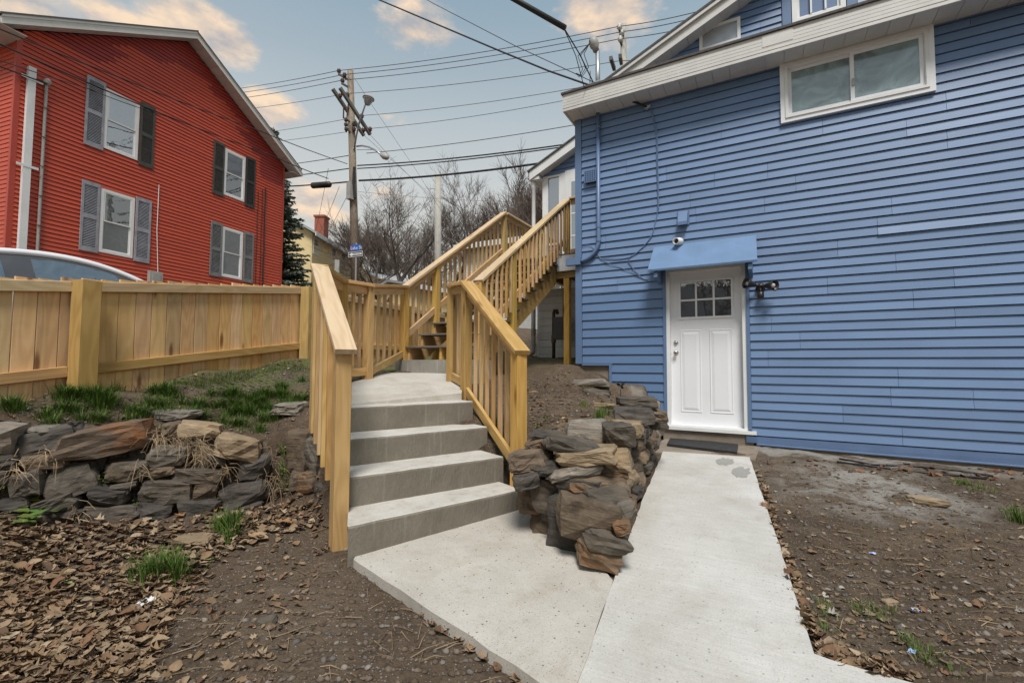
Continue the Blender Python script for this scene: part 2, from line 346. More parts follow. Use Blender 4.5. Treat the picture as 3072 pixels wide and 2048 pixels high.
# ------------------------------------------------------------------ ground
D = 3072/2352.0                                       # photo was read at 2352 px wide
def slab_z(x, y): return .15+.05*(y-2.5)-.04*(x+.75)
def walk_z(x, y): return .15+.0625*(y-2.5)
def on_slab(x, y): return at_pl(x*D, y*D, Vector((-.75, 2.5, .15)), Vector((.04, -.05, 1)))
def on_walk(x, y): return at_pl(x*D, y*D, Vector((0, 2.5, .15)), Vector((0, -.0625, 1)))
SLAB = [on_slab(*p) for p in ((806, 1289), (822, 1293), (1030, 1430), (1240, 1568), (1330, 1628), (1300, 1628), (1325, 1568), (1372, 1432), (1408, 1330))]
SLAB = [on_slab(*p) for p in ((812, 1284), (824, 1293), (1030, 1428), (1240, 1567), (1300, 1607), (1311, 1607), (1325, 1568), (1368, 1446), (1408, 1332), (1396, 1318), (1330, 1266), (1262, 1215), (1205, 1172), (1190, 1160))]
SLAB += [Vector((-1.80, 3.30, 0)), Vector((-2.3, 2.2, 0))]
WALKP = [on_walk(*p) for p in ((1410, 1331), (1370, 1446), (1327, 1568), (1313, 1607))]
WALKP += [Vector((-.62, 1.0, 0)), Vector((2.6, 1.0, 0))]
WALKP += [on_walk(*p) for p in ((2330, 1632), (2100, 1568), (1990, 1538), (1912, 1515), (1870, 1500), (1838, 1400), (1805, 1298), (1778, 1216), (1742, 1110), (1722, 1049), (1620, 1042), (1523, 1036), (1500, 1092), (1478, 1140), (1440, 1246))]
LOWB = [(-4.9, -.6), (-4.40, .45), (-4.14, 1.01), (-4.0, 1.39), (-3.72, 1.83), (-3.45, 2.29), (-3.10, 2.33), (-2.80, 2.20), (-2.60, 2.22), (-2.5, 3.0), (-2.1, 3.45), (-1.72, 3.33), (-1.35, 3.06), (-.93, 2.72), (-.80, 2.74), (-.93, 3.88), (-1.10, 5.3), (-1.25, 6.52), (-1.25, 7.2), (9, 7.2), (9, -9), (-4.9, -9)]
LOW = np.array([(-4.9, -.6, .5), (-4.4, .45, .47), (-4.14, 1.01, .43), (-4.0, 1.39, .31), (-3.72, 1.83, .25), (-3.45, 2.29, .25), (-2.9, 2.2, .19), (-2.5, 2.1, .14), (-2.3, 1.9, .12), (-1.6, 1.75, .085), (-.9, 1.6, .03), (-.9, 1.2, .01),
    (0, 0, 0), (-2, .8, .05), (-3, .6, .16), (-3.2, 1.4, .18), (-4.2, 0, .38), (-2.6, 1.4, .10), (-.75, 2.5, .12), (.2, 2.5, .14), (.0, 4, .24), (-.1, 5, .30), (-.1, 6, .35), (-.13, 6.55, .36), (-1.2, 6.5, .35), (2.2, 6.55, .31), (1, 6.5, .335),
    (5, 6.5, .25), (1.2, 4.5, .23), (1, 3, .14), (2.5, 3, .13), (2.6, 5, .24), (4, 4, .15), (1, 1, 0), (4, 0, 0), (8, 0, -.05), (-1, 3.0, .15), (-.95, 4, .22), (-1.1, 5.3, .3), (0, -6, -.1), (8, -6, -.1), (-4, -6, .2)])
UPP = np.array([(-4.5, -1, .86), (-4.3, 1.05, .90), (-4.15, 1.45, .88), (-3.9, 1.95, .83), (-3.65, 2.4, .76), (-3.35, 2.6, .78), (-4.86, .6, 1.0), (-4.93, 1.17, 1.04), (-5.0, 1.61, 1.11), (-5.2, 2.8, 1.28), (-5.43, 4.0, 1.42), (-5.87, 6.5, 1.5), (-6.3, 9, 1.75),
    (-3.7, 2.95, .95), (-4.2, 3.6, 1.14), (-4.3, 4.2, 1.19), (-4.7, 4.8, 1.28), (-4.6, 6, 1.42), (-4.6, 8, 1.6), (-3.0, 2.6, .72), (-2.85, 2.4, .60), (-2.64, 2.32, .40), (-2.55, 2.26, .30),
    (-2.9, 4.3, .98), (-2.5, 3.95, .85), (-2.15, 3.75, .66), (-1.85, 3.5, .46), (-1.35, 3.3, .66), (-1.2, 4, .76), (-1.35, 5, .84), (-1.5, 6, .92), (-1.9, 6.5, 1.08), (-2.2, 6.5, 1.24), (-2.6, 6.5, 1.37), (-3, 5.5, 1.2), (-2.3, 5, 1.02), (-1.8, 4.4, .86), (-3.2, 7.9, 1.36), (-3.5, 9, 1.52), (-3.3, 4.7, 1.1),
    (-7, 1, 1.35), (-7, 5, 1.55), (-9, 3, 1.5), (-9, 7, 1.75), (-14, 4, 2.0), (-16, 10, 2.6), (-13, 13, 2.8), (-8, 14, 2.6), (-20, 0, 2.0), (-4, 14, 2.6), (0, 16, 2.6), (-30, 20, 3.2), (-10, 30, 3.4), (10, 30, 3), (-9, -4, 1.2), (-20, -10, 1.6), (30, 40, 3), (-40, 50, 4.5), (-10, 60, 4), (40, 10, 2)])
def idw(P, x, y):
    num = np.zeros_like(x); den = np.zeros_like(x)
    for px_, py_, pz in P:
        ww = 1/((x-px_)**2+(y-py_)**2+.02)**1.7; num += ww*pz; den += ww
    return num/den
def sdist(poly, x, y):
    """signed distance to a closed polygon, negative inside"""
    d = np.full(x.shape, 1e9); ins = np.zeros(x.shape, bool); n = len(poly)
    for i in range(n):
        ax, ay = poly[i][0], poly[i][1]; bx, by = poly[(i+1) % n][0], poly[(i+1) % n][1]
        ex, ey = bx-ax, by-ay; t = np.clip(((x-ax)*ex+(y-ay)*ey)/(ex*ex+ey*ey+1e-12), 0, 1)
        d = np.minimum(d, np.hypot(x-ax-t*ex, y-ay-t*ey))
        c = ((ay > y) != (by > y)) & (x < (bx-ax)*(y-ay)/(by-ay+1e-12)+ax); ins ^= c
    return np.where(ins, -d, d)
def sstep(a, b, v): t = np.clip((v-a)/(b-a), 0, 1); return t*t*(3-2*t)
def vnoise(x, y, seed=0):
    """cheap value noise"""
    xi = np.floor(x).astype(np.int64); yi = np.floor(y).astype(np.int64); fx = x-xi; fy = y-yi
    fx = fx*fx*(3-2*fx); fy = fy*fy*(3-2*fy)
    def h(a, b):
        q = (a*374761393+b*668265263+seed*974711) & 0xffffffff; q = ((q ^ (q >> 13))*1274126177) & 0xffffffff
        return ((q ^ (q >> 16)) & 0xffff)/65535.0
    return (h(xi, yi)*(1-fx)+h(xi+1, yi)*fx)*(1-fy)+(h(xi, yi+1)*(1-fx)+h(xi+1, yi+1)*fx)*fy-.5
def ground_z(x, y, fine=True):
    x = np.asarray(x, float); y = np.asarray(y, float)
    lo = idw(LOW, x, y); up = idw(UPP, x, y); s = sdist(LOWB, x, y)
    t = sstep(.06, .26, s)
    z = lo*(1-t)+up*t
    ds = sdist(SLAB, x, y); dw = sdist(WALKP, x, y)
    for d_, f_, dr in ((ds, slab_z, .055), (dw, walk_z, .022)):
        k = sstep(.22, .02, d_)*(s < .12); z = z*(1-k)+(f_(x, y)-dr)*k
        z = np.where((d_ < -.03) & (s < .3), f_(x, y)-.09, z)
    if fine:
        far = np.hypot(x, y) < 14
        b = (vnoise(x*2.1, y*2.1, 1)*.035+vnoise(x*6, y*6, 2)*.018+vnoise(x*17, y*17, 3)*.012+vnoise(x*41, y*41, 4)*.006)
        damp = np.minimum(1, .35+np.minimum(np.abs(ds), np.abs(dw))*2)
        z = z+np.where(far, b*damp, 0)
    return z
def gz(x, y): return float(ground_z(np.array([x]), np.array([y]))[0])
def hit(px, py):
    """where the ray through a photo pixel meets the ground"""
    v = ray(px, py); t = np.arange(.8, 30, .02); X = CAM.x+v.x*t; Y = CAM.y+v.y*t; Z = CAM.z+v.z*t
    g_ = ground_z(X, Y); k = np.argmax(Z < g_); return Vector((X[k], Y[k], g_[k]))
gx = np.concatenate([np.array([-400, -200, -120, -80, -60]), np.arange(-50, -14, 2.0), np.arange(-14, -5.6, .4), np.arange(-5.6, 3.4, .03), np.arange(3.4, 9, .3), np.array([9, 12, 20, 40, 80, 200, 400])])
gy = np.concatenate([np.array([-200, -80, -30, -12, -6, -3, -1.5]), np.arange(-.9, .6, .15), np.arange(.6, 7.2, .03), np.arange(7.2, 14, .3), np.arange(14, 60, 2.0), np.array([60, 80, 120, 200, 400])])
XX, YY = np.meshgrid(gx, gy, indexing='xy'); ZZ = ground_z(XX.ravel(), YY.ravel())
nx, ny = len(gx), len(gy); ii = np.arange(nx*ny).reshape(ny, nx)
quads = np.stack([ii[:-1, :-1], ii[:-1, 1:], ii[1:, 1:], ii[1:, :-1]], -1).reshape(-1, 4)
me = bpy.data.meshes.new('ground'); V = np.stack([XX.ravel(), YY.ravel(), ZZ], 1).astype(np.float32)
me.vertices.add(len(V)); me.vertices.foreach_set('co', V.ravel()); me.loops.add(quads.size); me.loops.foreach_set('vertex_index', quads.ravel().astype(np.int32))
me.polygons.add(len(quads)); me.polygons.foreach_set('loop_start', np.arange(0, quads.size, 4, dtype=np.int32)); me.polygons.foreach_set('use_smooth', np.ones(len(quads), bool)); me.update(calc_edges=True)
mt, t, b = newmat('soil'); g = G(t); v = g.geo()
c = g.mix(g.ramp(g.noise(v, 1.1, 6, .6), (.35, 0.), (.65, 1.)), (.086, .060, .040), (.152, .112, .077))
c = g.mix(g.m('MULTIPLY', g.ramp(g.noise(v, 7, 6, .7), (.5, 0.), (.72, 1.)), .7), c, (.185, .145, .10))
c = g.mix(g.m('MULTIPLY', g.ramp(g.noise(v, 26, 5, .7), (.36, 1.), (.5, 0.)), .55), c, (.040, .029, .020))
pe = g.n('ShaderNodeTexVoronoi', {'Vector': v, 'Scale': 70})
c = g.mix(g.m('MULTIPLY', g.ramp(pe.outputs['Distance'], (.14, 1.), (.28, 0.)), g.m('GREATER_THAN', g.n('ShaderNodeSeparateColor', {0: pe.outputs['Color']}).outputs[0], .6)), c, g.mix(pe.outputs['Color'], (.30, .25, .20), (.42, .40, .36)))
sx = g.n('ShaderNodeSeparateXYZ', {0: g.n('ShaderNodeNewGeometry').outputs['Position']})
# pale crushed gravel spilled right of the walk by the house, mossy ground along the fence
def spot(cx, cy, rx, ry):
    a = g.m('POWER', g.m('DIVIDE', g.m('SUBTRACT', sx.outputs[0], cx), rx), 2.0); b2 = g.m('POWER', g.m('DIVIDE', g.m('SUBTRACT', sx.outputs[1], cy), ry), 2.0)
    return g.m('SUBTRACT', 1.0, g.m('ADD', a, b2), clamp=True)
sand = g.m('MULTIPLY', g.m('ADD', g.m('MULTIPLY', spot(.75, 5.2, .95, 1.1), 1.2), g.m('MULTIPLY', spot(.4, 6.3, 2.6, .35), 1.5)), g.ramp(g.noise(v, 2.6, 6, .7, .4), (.42, 0.), (.58, 1.)), clamp=True)
c = g.mix(g.m('MULTIPLY', sand, .85), c, g.mix(g.noise(v, 60, 4, .7), (.22, .20, .17), (.46, .44, .40)))
tanf = g.m('MULTIPLY', g.m('ADD', spot(1.6, 3.7, 1.3, 1.2), spot(-1.6, 4.2, .8, .8)), g.ramp(g.noise(v, 3.1, 6, .7), (.5, 0.), (.66, 1.)), clamp=True)
c = g.mix(g.m('MULTIPLY', tanf, .6), c, (.27, .185, .105))
moss = g.m('MULTIPLY', g.m('ADD', g.m('ADD', spot(-4.9, 3.3, .75, 1.5), spot(-5.0, 6.0, 1.2, 2.2)), g.m('MULTIPLY', spot(-3.6, 8.5, 2, 2), .8)), g.ramp(g.noise(v, 3.3, 5, .6), (.42, 0.), (.6, 1.)), clamp=True)
c = g.mix(g.m('MULTIPLY', moss, .75), c, g.mix(g.noise(v, 40, 4, .7), (.075, .10, .022), (.17, .20, .055)))
t.links.new(c, b.inputs['Base Color']); b.inputs['Roughness'].default_value = .95; b.inputs['Specular IOR Level'].default_value = .15
hh = g.m('ADD', g.noise(v, 30, 6, .75), g.m('MULTIPLY', g.noise(v, 120, 4, .7), .5)); nb = g.bump(hh, .8, .02); nb = g.bump(g.m('MULTIPLY', pe.outputs['Distance'], -1.0), .5, .006, nb); t.links.new(nb, b.inputs['Normal'])
SOIL = mt
tag(link('ground', me, SOIL), kind='structure')
# ------------------------------------------------------------------ concrete
def flat(name, poly, zf, th, mat, sub=None):
    """slab with slightly worn rim"""
    mb = MB(); n = len(poly); c = Vector((sum(p.x for p in poly)/n, sum(p.y for p in poly)/n, 0))
    mb.prism([(p.x, p.y) for p in poly], [zf(p.x, p.y)-th for p in poly], [zf(p.x, p.y) for p in poly])
    return mb.build(name, mat)
def densify(poly, step=.12, amp=.006):
    o = []
    for i, p in enumerate(poly):
        q = poly[(i+1) % len(poly)]; n = max(1, int((q-p).length/step))
        for k in range(n):
            r_ = p.lerp(q, k/n); d_ = (q-p); nrm = Vector((d_.y, -d_.x, 0)).normalized() if d_.length > 1e-6 else Vector((0, 0, 0))
            o.append(r_+nrm*(n3d(r_.x*7, r_.y*7)*amp*2 if 0 < k else 0))
    return o
tag(flat('entry_slab', densify(SLAB), slab_z, .10, CONC2), kind='structure')
tag(flat('walkway', densify(WALKP), walk_z, .10, CONC), kind='structure')
# wet patches on the walk
WET = concrete('damp_concrete', (.27, .255, .23), (.34, .325, .30), .5, .2, .45)
for cx, cy, rx, ry, lb in ((1664, 1060, 20, 8, 'damp dark patch on the walkway nearest the doormat'), (1702, 1084, 20, 12, 'damp dark patch on the walkway nearest its right edge')):
    P = [on_walk(cx+rx*math.cos(a)*(1+.35*n3d(3*math.cos(a), 3*math.sin(a), cx)), cy+ry*math.sin(a)*(1+.5*n3d(3*math.cos(a), 3*math.sin(a), cy))) for a in np.linspace(0, 2*math.pi, 40, endpoint=False)]
    P.reverse(); tag(flat('damp_patch', P, lambda x, y: walk_z(x, y)+.004, .003, WET), lb, 'stain', 'damp patches on the walkway')
# steps: front lines read from the photo
ST = [((-2.235, 2.015), (-1.711, 3.248), .185, .377), ((-2.55, 2.20), (-1.96, 3.409), .377, .581), ((-2.82, 2.42), (-2.26, 3.63), .581, .784), ((-3.10, 2.63), (-2.532, 3.80), .784, .992)]
steps = empty('concrete_steps', (-2.3, 2.9, .15), 'four poured concrete steps with grey risers rising between the wooden railings', 'steps')
ah = Vector((-.9063, .4226, 0))
def roughbox(name, poly, z0, z1, mat, parent, n=18):
    """step block: front edge poly[0]-poly[1] broken up by small chips"""
    mb = MB(); A, B = Vector((*poly[0], 0)), Vector((*poly[1], 0)); Cq, Dq = Vector((*poly[2], 0)), Vector((*poly[3], 0)); f = Vector((-ah.x, -ah.y, 0))
    prof = ((z0, 0.0), (z0+(z1-z0)*.5, .002), (z1-.016, .003), (z1-.004, -.003), (z1, -.014))
    v = []; 
    for i in range(n+1):
        p = A.lerp(B, i/n)
        for z, o in prof: v.append(p+f*(o+.006*n3d(p.x*9, p.y*9, z*9))+Vector((0, 0, z+(.004*n3d(p.x*6, p.y*6, z*3) if z > z0+.05 else 0))))
    k = len(prof); fs = [(i*k+j, (i+1)*k+j, (i+1)*k+j+1, i*k+j+1) for i in range(n) for j in range(k-1)]
    b0 = len(v)
    for i in range(n+1): v.append(Dq.lerp(Cq, i/n)+Vector((0, 0, z1))); v.append(Dq.lerp(Cq, i/n)+Vector((0, 0, z0)))
    for i in range(n):
        fs.append((i*k+k-1, (i+1)*k+k-1, b0+2*(i+1), b0+2*i)); fs.append((b0+2*i, b0+2*i+2, b0+2*i+3, b0+2*i+1))
    fs.append(tuple([j for j in range(k)][::-1]+[b0+1, b0])[::-1]); e_ = n*k; fs.append(tuple([e_+j for j in range(k)]+[b0+2*n, b0+2*n+1]))
    mb.add(v, fs); return mb.build(name, mat, parent)
# riser/tread two-tone: same pour, overcast light painted by slope: treads pale, risers dark
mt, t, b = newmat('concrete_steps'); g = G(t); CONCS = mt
def graft(src_fn): return src_fn
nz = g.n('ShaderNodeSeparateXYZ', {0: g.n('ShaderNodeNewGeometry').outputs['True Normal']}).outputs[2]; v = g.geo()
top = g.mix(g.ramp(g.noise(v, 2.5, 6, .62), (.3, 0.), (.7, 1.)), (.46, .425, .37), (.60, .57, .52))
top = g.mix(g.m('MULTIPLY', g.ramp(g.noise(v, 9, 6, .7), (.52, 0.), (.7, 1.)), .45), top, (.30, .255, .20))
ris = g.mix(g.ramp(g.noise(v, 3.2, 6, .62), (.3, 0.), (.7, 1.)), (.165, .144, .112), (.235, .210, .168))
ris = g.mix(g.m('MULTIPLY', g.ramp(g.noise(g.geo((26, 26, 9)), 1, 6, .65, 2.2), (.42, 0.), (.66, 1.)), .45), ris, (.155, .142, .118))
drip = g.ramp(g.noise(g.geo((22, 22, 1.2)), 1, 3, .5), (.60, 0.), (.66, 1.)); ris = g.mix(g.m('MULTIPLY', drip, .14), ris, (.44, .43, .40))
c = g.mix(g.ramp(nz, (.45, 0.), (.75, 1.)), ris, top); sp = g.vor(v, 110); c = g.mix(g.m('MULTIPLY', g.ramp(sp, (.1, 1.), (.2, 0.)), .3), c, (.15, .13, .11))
t.links.new(c, b.inputs['Base Color']); b.inputs['Roughness'].default_value = .88; b.inputs['Specular IOR Level'].default_value = .2
fn = g.noise(v, 130, 3, .7); t.links.new(g.bump(fn, .4, .004, g.bump(g.noise(g.geo((26, 26, 9)), 1, 6, .65, 2.2), .6, .012)), b.inputs['Normal'])
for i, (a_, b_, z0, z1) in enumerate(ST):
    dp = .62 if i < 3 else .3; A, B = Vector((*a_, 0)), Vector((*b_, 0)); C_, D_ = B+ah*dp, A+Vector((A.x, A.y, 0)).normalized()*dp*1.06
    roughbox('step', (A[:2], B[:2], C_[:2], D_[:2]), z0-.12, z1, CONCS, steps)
# landing, rising towards the wooden stairs
def land_z(x, y): p = Vector((x, y, 0)); s = (p-Vector((-2.855, 3.135, 0))).dot(Vector((-.62, .785, 0))); return .9925+max(0, min(1, s/1.95))*.24
A4, B4 = Vector((-3.10, 2.63, 0)), Vector((-2.532, 3.80, 0))
LANDP = [A4+Vector((-.75, .66, 0))*.22, B4+ah*.22, Vector((-2.86, 4.08, 0)), Vector((-3.25, 4.46, 0)), Vector((-3.28, 4.95, 0)), Vector((-4.55, 4.95, 0)), Vector((-4.28, 4.3, 0)), Vector((-4.12, 3.75, 0)), Vector((-3.75, 3.1, 0))]
tag(flat('landing', densify(LANDP), lambda x, y: land_z(x, y)+.004, .30, CONCT), kind='structure')
tag(MB().prism([(-4.59, 4.92), (-3.20, 4.92), (-3.20, 5.30), (-4.59, 5.30)], 1.05, 1.414).build('stair_footing', CONCR), 'low grey concrete block under the foot of the wooden stairs', 'footing')
# ------------------------------------------------------------------ stones
def rock_mesh(w_, d_, h_, seed, boxy=.82):
    """broken field stone: hull of a knocked-about block, split finer and roughened along its bedding"""
    import bmesh
    rs = np.random.default_rng(seed); bm = bmesh.new()
    for sx_ in (-1, 1):
        for sy_ in (-1, 1):
            for sz_ in (-1, 1):
                k = 1-np.minimum(np.abs(rs.normal(0, .22, 3)), .6); bm.verts.new((sx_*k[0], sy_*k[1], sz_*k[2]))
    for q in range(9):
        v_ = rs.normal(size=3); v_ /= np.abs(v_).max(); v_ *= rs.uniform(.9, 1.02); a = np.argsort(np.abs(v_)); v_[a[:2]] *= rs.uniform(.3, .8); bm.verts.new(v_)
    bmesh.ops.convex_hull(bm, input=bm.verts[:])
    for v_ in [v_ for v_ in bm.verts if not v_.link_faces]: bm.verts.remove(v_)
    for q in range(2): bmesh.ops.subdivide_edges(bm, edges=bm.edges[:], cuts=1, smooth=.14 if q == 0 else .05, use_grid_fill=True); bmesh.ops.triangulate(bm, faces=bm.faces[:])
    ph = rs.uniform(0, 50, 3); P = np.array([v_.co[:] for v_ in bm.verts])
    for i in range(len(P)):
        p_ = P[i]; a = n3d(p_[0]*1.5+ph[0], p_[1]*1.5+ph[1], p_[2]*1.5+ph[2]); b2 = n3d(p_[0]*3+ph[1], p_[1]*3+ph[2], p_[2]*7+ph[0])
        P[i] = p_*(1+.13*a+.09*b2)
    P -= (P.max(0)+P.min(0))/2; P /= np.abs(P).max(0); P = P*np.array([w_, d_, h_])/2
    for v_, p_ in zip(bm.verts, P): v_.co = p_
    me = bpy.data.meshes.new('stone'); bm.to_mesh(me); bm.free(); return me
def rock_at(C, w_, d_, h_, yaw, tilt, mat, seed, parent=None, name='stone', pitch=0):
    M = Matrix.Translation(C) @ Matrix.Rotation(yaw, 4, 'Z') @ Matrix.Rotation(-tilt, 4, 'Y') @ Matrix.Rotation(pitch, 4, 'X')
    return link(name, rock_mesh(w_, d_, h_, seed), STMAT[mat], parent, M)
def wall_stones(parent, lst, ox, oy, sc, P0, P1, lean, tn, depth=.30, yaw=None, push=0.0, pile=None):
    """stones listed by their box in a zoomed crop; each sits in the (leaning) face P0-P1"""
    P0, P1 = Vector(P0), Vector(P1); tg = (P1-P0); tg.z = 0; tg.normalize(); nrm = Vector((tg.y, -tg.x, 0)); nl = (nrm+Vector((0, 0, lean))).normalized()
    yw = math.atan2(tg.y, tg.x) if yaw is None else yaw; ax = Vector((math.cos(yw), math.sin(yw), 0))
    for i, q in enumerate(lst):
        x0, y0, x1, y1, an, mt_ = q[:6]; dp = q[6] if len(q) > 6 else depth; back = q[7] if len(q) > 7 else 0
        cx, cy = ox+(x0+x1)/2/sc, oy+(y0+y1)/2/sc
        C = at_pl(cx, cy, P0-nrm*back, nl); zd = (C-CAM).dot(CF)
        vr = ray(cx, cy)
        if pile:
            yb_ = oy+y1/sc; k_ = max(0, min(1, (pile[1]-yb_)/pile[2])); zd = zd*(1-k_)+(pile[0]+back)*k_; C = CAM+vr*zd
        kx = abs(ax.dot(CR)-ax.dot(CF)*((cx-1536)/F))
        W = (x1-x0)/sc*zd/F/max(kx, .35)*1.14; H = (y1-y0)/sc*zd/F*1.18
        ca = abs(math.sin(rad(an))); yj = rad((i*37) % 23-11)*(1 if pile else 0); H2 = max(H-W*ca*.5, H*.6)
        vd_ = Vector((vr.x, vr.y, 0)).normalized(); rock_at(C+vd_*(dp*.42-.04), W*.98, dp, H2, yw+yj, rad(-an), mt_, tn*1000+i, parent)
lw = empty('stone_wall', (-3.8, 1.7, .25), 'dry stacked dark stone retaining wall below the board fence at the left', 'stone wall')
LWS = [(405,245,1245,500,-9,'r',.42,-.04),(150,265,650,480,-16,'d',.4,.08),(-260,260,210,490,3,'l',.5,0),(1690,340,2055,540,14,'t',.3,-.05),(1270,232,1425,335,-8,'b',.25,.12),(1410,228,1745,372,12,'t',.3,.10),(1150,425,1495,572,2,'l',.3,-.02),(1630,470,1785,572,8,'d'),(1850,490,2125,690,-10,'d'),
    (190,478,562,588,2,'b'),(-60,590,135,735,-12,'d'),(115,600,415,805,-14,'g'),(375,545,810,815,-16,'g'),(845,525,1180,685,3,'g'),(885,690,1102,742,-4,'g'),(1180,568,1385,652,-5,'b'),(1345,575,1750,715,6,'g'),(675,715,1035,878,6,'d'),(1100,660,1535,852,4,'g'),(1500,700,1715,838,6,'b'),(1712,690,2142,912,-10,'d'),
    (-40,800,285,935,-6,'d'),(285,790,655,965,-14,'g'),(670,875,1115,1022,5,'g'),(1065,845,1375,978,4,'d'),(1390,830,1745,990,4,'d'),(1740,870,2060,960,-8,'d'),(-200,470,195,600,0,'d'),(-220,720,30,900,0,'g'),(560,480,860,600,5,'d',.2,.12),(1010,440,1160,540,0,'d',.2,.1),
    (-240,880,60,1010,0,'d'),(250,930,700,1060,0,'d'),(1300,960,1760,1050,3,'d'),(1050,760,1150,860,0,'d',.2,.1),(600,830,700,920,0,'d',.2,.1)]
wall_stones(lw, LWS, 0, 1180, 2.613, (-4.06, 1.2, .2), (-3.45, 2.29, .2), .16, 1)
LW2 = [(1435,350,1532,538,4,'b',.25),(1512,370,1592,545,0,'g',.25),(1475,540,1585,642,-10,'b',.25),(1436,540,1482,622,0,'g',.2),(1560,600,1640,700,0,'d',.2)]
wall_stones(lw, LW2, 0, 1080, 1.62, (-3.12, 2.45, .2), (-2.75, 2.55, .2), .2, 2)
rw = empty('stone_wall', (-1.1, 4.2, .22), 'dry stacked brown and grey stone wall between the steps and the walkway', 'stone wall')
RWS = [(214,478,496,640,-10,'r',.35,.05),(405,392,812,528,9,'g',.40,-.02),(355,350,530,415,10,'d',.25,.12),(585,275,905,495,4,'l',.28,.24),(862,288,1085,482,-8,'g',.28,.12),(500,478,958,604,-7,'t',.36,-.06),(448,576,838,698,-12,'l',.34,-.05),(872,494,1070,632,-3,'t',.30,-.02),
    (330,560,555,686,-10,'d'),(222,640,420,760,-10,'d'),(758,614,1040,696,2,'b'),(590,664,1036,810,5,'b',.36,-.06),(345,688,700,944,6,'g',.34),(255,748,440,934,10,'b',.25),(690,764,1050,956,4,'g',.36,-.05),(528,842,990,1160,9,'b',.38,-.06),(362,926,664,1158,20,'b',.32),(412,888,555,1006,0,'g',.2),
    (696,1075,1020,1240,12,'g',.34,-.02),(672,1156,985,1338,14,'b',.32,-.02),(318,398,462,502,-20,'b',.25,.1),(940,850,1080,990,-20,'g',.25,-.02),(930,990,1060,1090,-10,'b',.25,-.02),(480,640,760,760,0,'d',.2,.22),(500,900,720,1000,0,'d',.2,.30),(640,780,800,900,0,'d',.2,.22)]
wall_stones(rw, RWS, 1450, 1150, 2.412, (-1.72, 3.33, .2), (-.95, 2.72, .2), .10, 3, yaw=.42, pile=(3.08, 1660, 190))
# long side of that wall along the walkway, course on course, plus its capstones
rs = random.Random(5)
def wx(y): return -.845-(y-2.7)*.108
sd_ = 0
for row in range(5):
    y = 2.80+rs.uniform(0, .15)
    while y < 6.40:
        l_ = rs.uniform(.22, .46)*(1 if row < 4 else 1.15); zb_ = .17+.055*(y-2.7); top_ = .70+.058*(y-2.7)
        hh_ = (top_-zb_)/5; zc = zb_+(row+.5)*hh_+rs.uniform(-.015, .015)
        d_ = rs.uniform(.24, .34); mt_ = rs.choice('ggbdbglt' if row < 4 else 'ltbgl')
        rock_at(Vector((wx(y+l_/2)-d_/2+.02-.035*row+rs.uniform(-.03, .03), y+l_/2, zc)), l_*1.10, d_, hh_*rs.uniform(1.05, 1.35), math.pi/2+.11+rs.uniform(-.16, .16), rs.uniform(-.12, .12), mt_, 4000+sd_, rw); sd_ += 1
        y += l_*.97
for (x0, y0, x1, y1, mt_, zt, dp) in ((895,245,1155,400,'t',.80,.3),(940,158,1230,300,'d',.90,.3),(972,85,1258,178,'g',.99,.34),(1205,120,1280,180,'t',.93,.15),(600,690,700,760,'g',.5,.2),(1160,180,1320,280,'b',.86,.3),(1200,250,1330,340,'g',.74,.25)):
    C = at_z(1450+(x0+x1)/2/2.412, 1150+(y0+y1)/2/2.412, zt); zd = (C-CAM).dot(CF)
    rock_at(C, (x1-x0)/2.412*zd/F*1.05, dp, (y1-y0)/2.412*zd/F*.85, .35, rs.uniform(-.06, .06), mt_, 4900+sd_, rw); sd_ += 1
# inner hearting so no daylight shows between the stones
for q, (x_, y_, z_) in enumerate(((-1.15, 3.05, .34), (-1.35, 3.2, .36), (-1.0, 2.98, .36), (-1.2, 3.15, .52), (-1.05, 3.1, .56), (-1.4, 3.32, .50))): rock_at(Vector((x_, y_, z_)), .34, .3, .30, .4, 0, 'd', 5300+q, rw)
for y in np.arange(2.95, 6.4, .22):
    rock_at(Vector((wx(y)-.28, y, .30+.06*(y-2.7))), .34, .3, .55, math.pi/2, 0, 'd', 5200+int(y*10), rw)
# single stones lying about
def loose(px, py, wpx, hpx, mt_, lab, sink=.35, dp=None, seed=0, grp=None, flatk=.6):
    P = hit(px, py); zd = (P-CAM).dot(CF); W = wpx*zd/F; H = max(hpx*zd/F*flatk, .02)
    o = rock_at(P+Vector((0, 0, H*(.5-sink))), W, dp or W*.7, H, YAW+random.uniform(-.3, .3), random.uniform(-.05, .05), mt_, 6000+seed, None, 'loose_stone'); tag(o, lab, 'stone', grp)
loose(521, 1255, 152, 50, 'l', 'flat pale grey slab stone in the grass above the left stone wall', .2, .3, 1)
loose(872, 1234, 92, 60, 'l', 'pale rounded stone in the grass beside the left wooden railing', .25, .3, 2)
loose(592, 1620, 112, 44, 't', 'flat tan stone half buried in leaves at the foot of the left wall', .45, .2, 3)
loose(2778, 1510, 96, 40, 't', 'flat tan paving fragment on the soil right of the walkway', .2, .2, 4)
loose(150, 1290, 110, 40, 'l', 'pale grey stone behind the cap of the left wall', .4, .25, 5)
loose(1790, 1185, 90, 50, 'g', 'grey flat stone on the slope below the blue house corner', .4, .3, 6)
loose(1770, 1150, 120, 40, 'l', 'pale broken mortar lump under the notch in the blue siding', .45, .3, 7)
loose(1815, 1222, 70, 30, 't', 'small tan stone in the soil behind the right stone wall', .3, .15, 8)
loose(2670, 1815, 40, 26, 't', 'small tan chip of stone on the bare soil at the lower right', .2, None, 9)
loose(800, 1870, 64, 40, 'g', 'grey flat chip of stone on the dirt left of the entry slab', .35, None, 10)
loose(1603, 1178, 30, 14, 't', 'tan chip of stone on the slope behind the right railing', .3, None, 11)
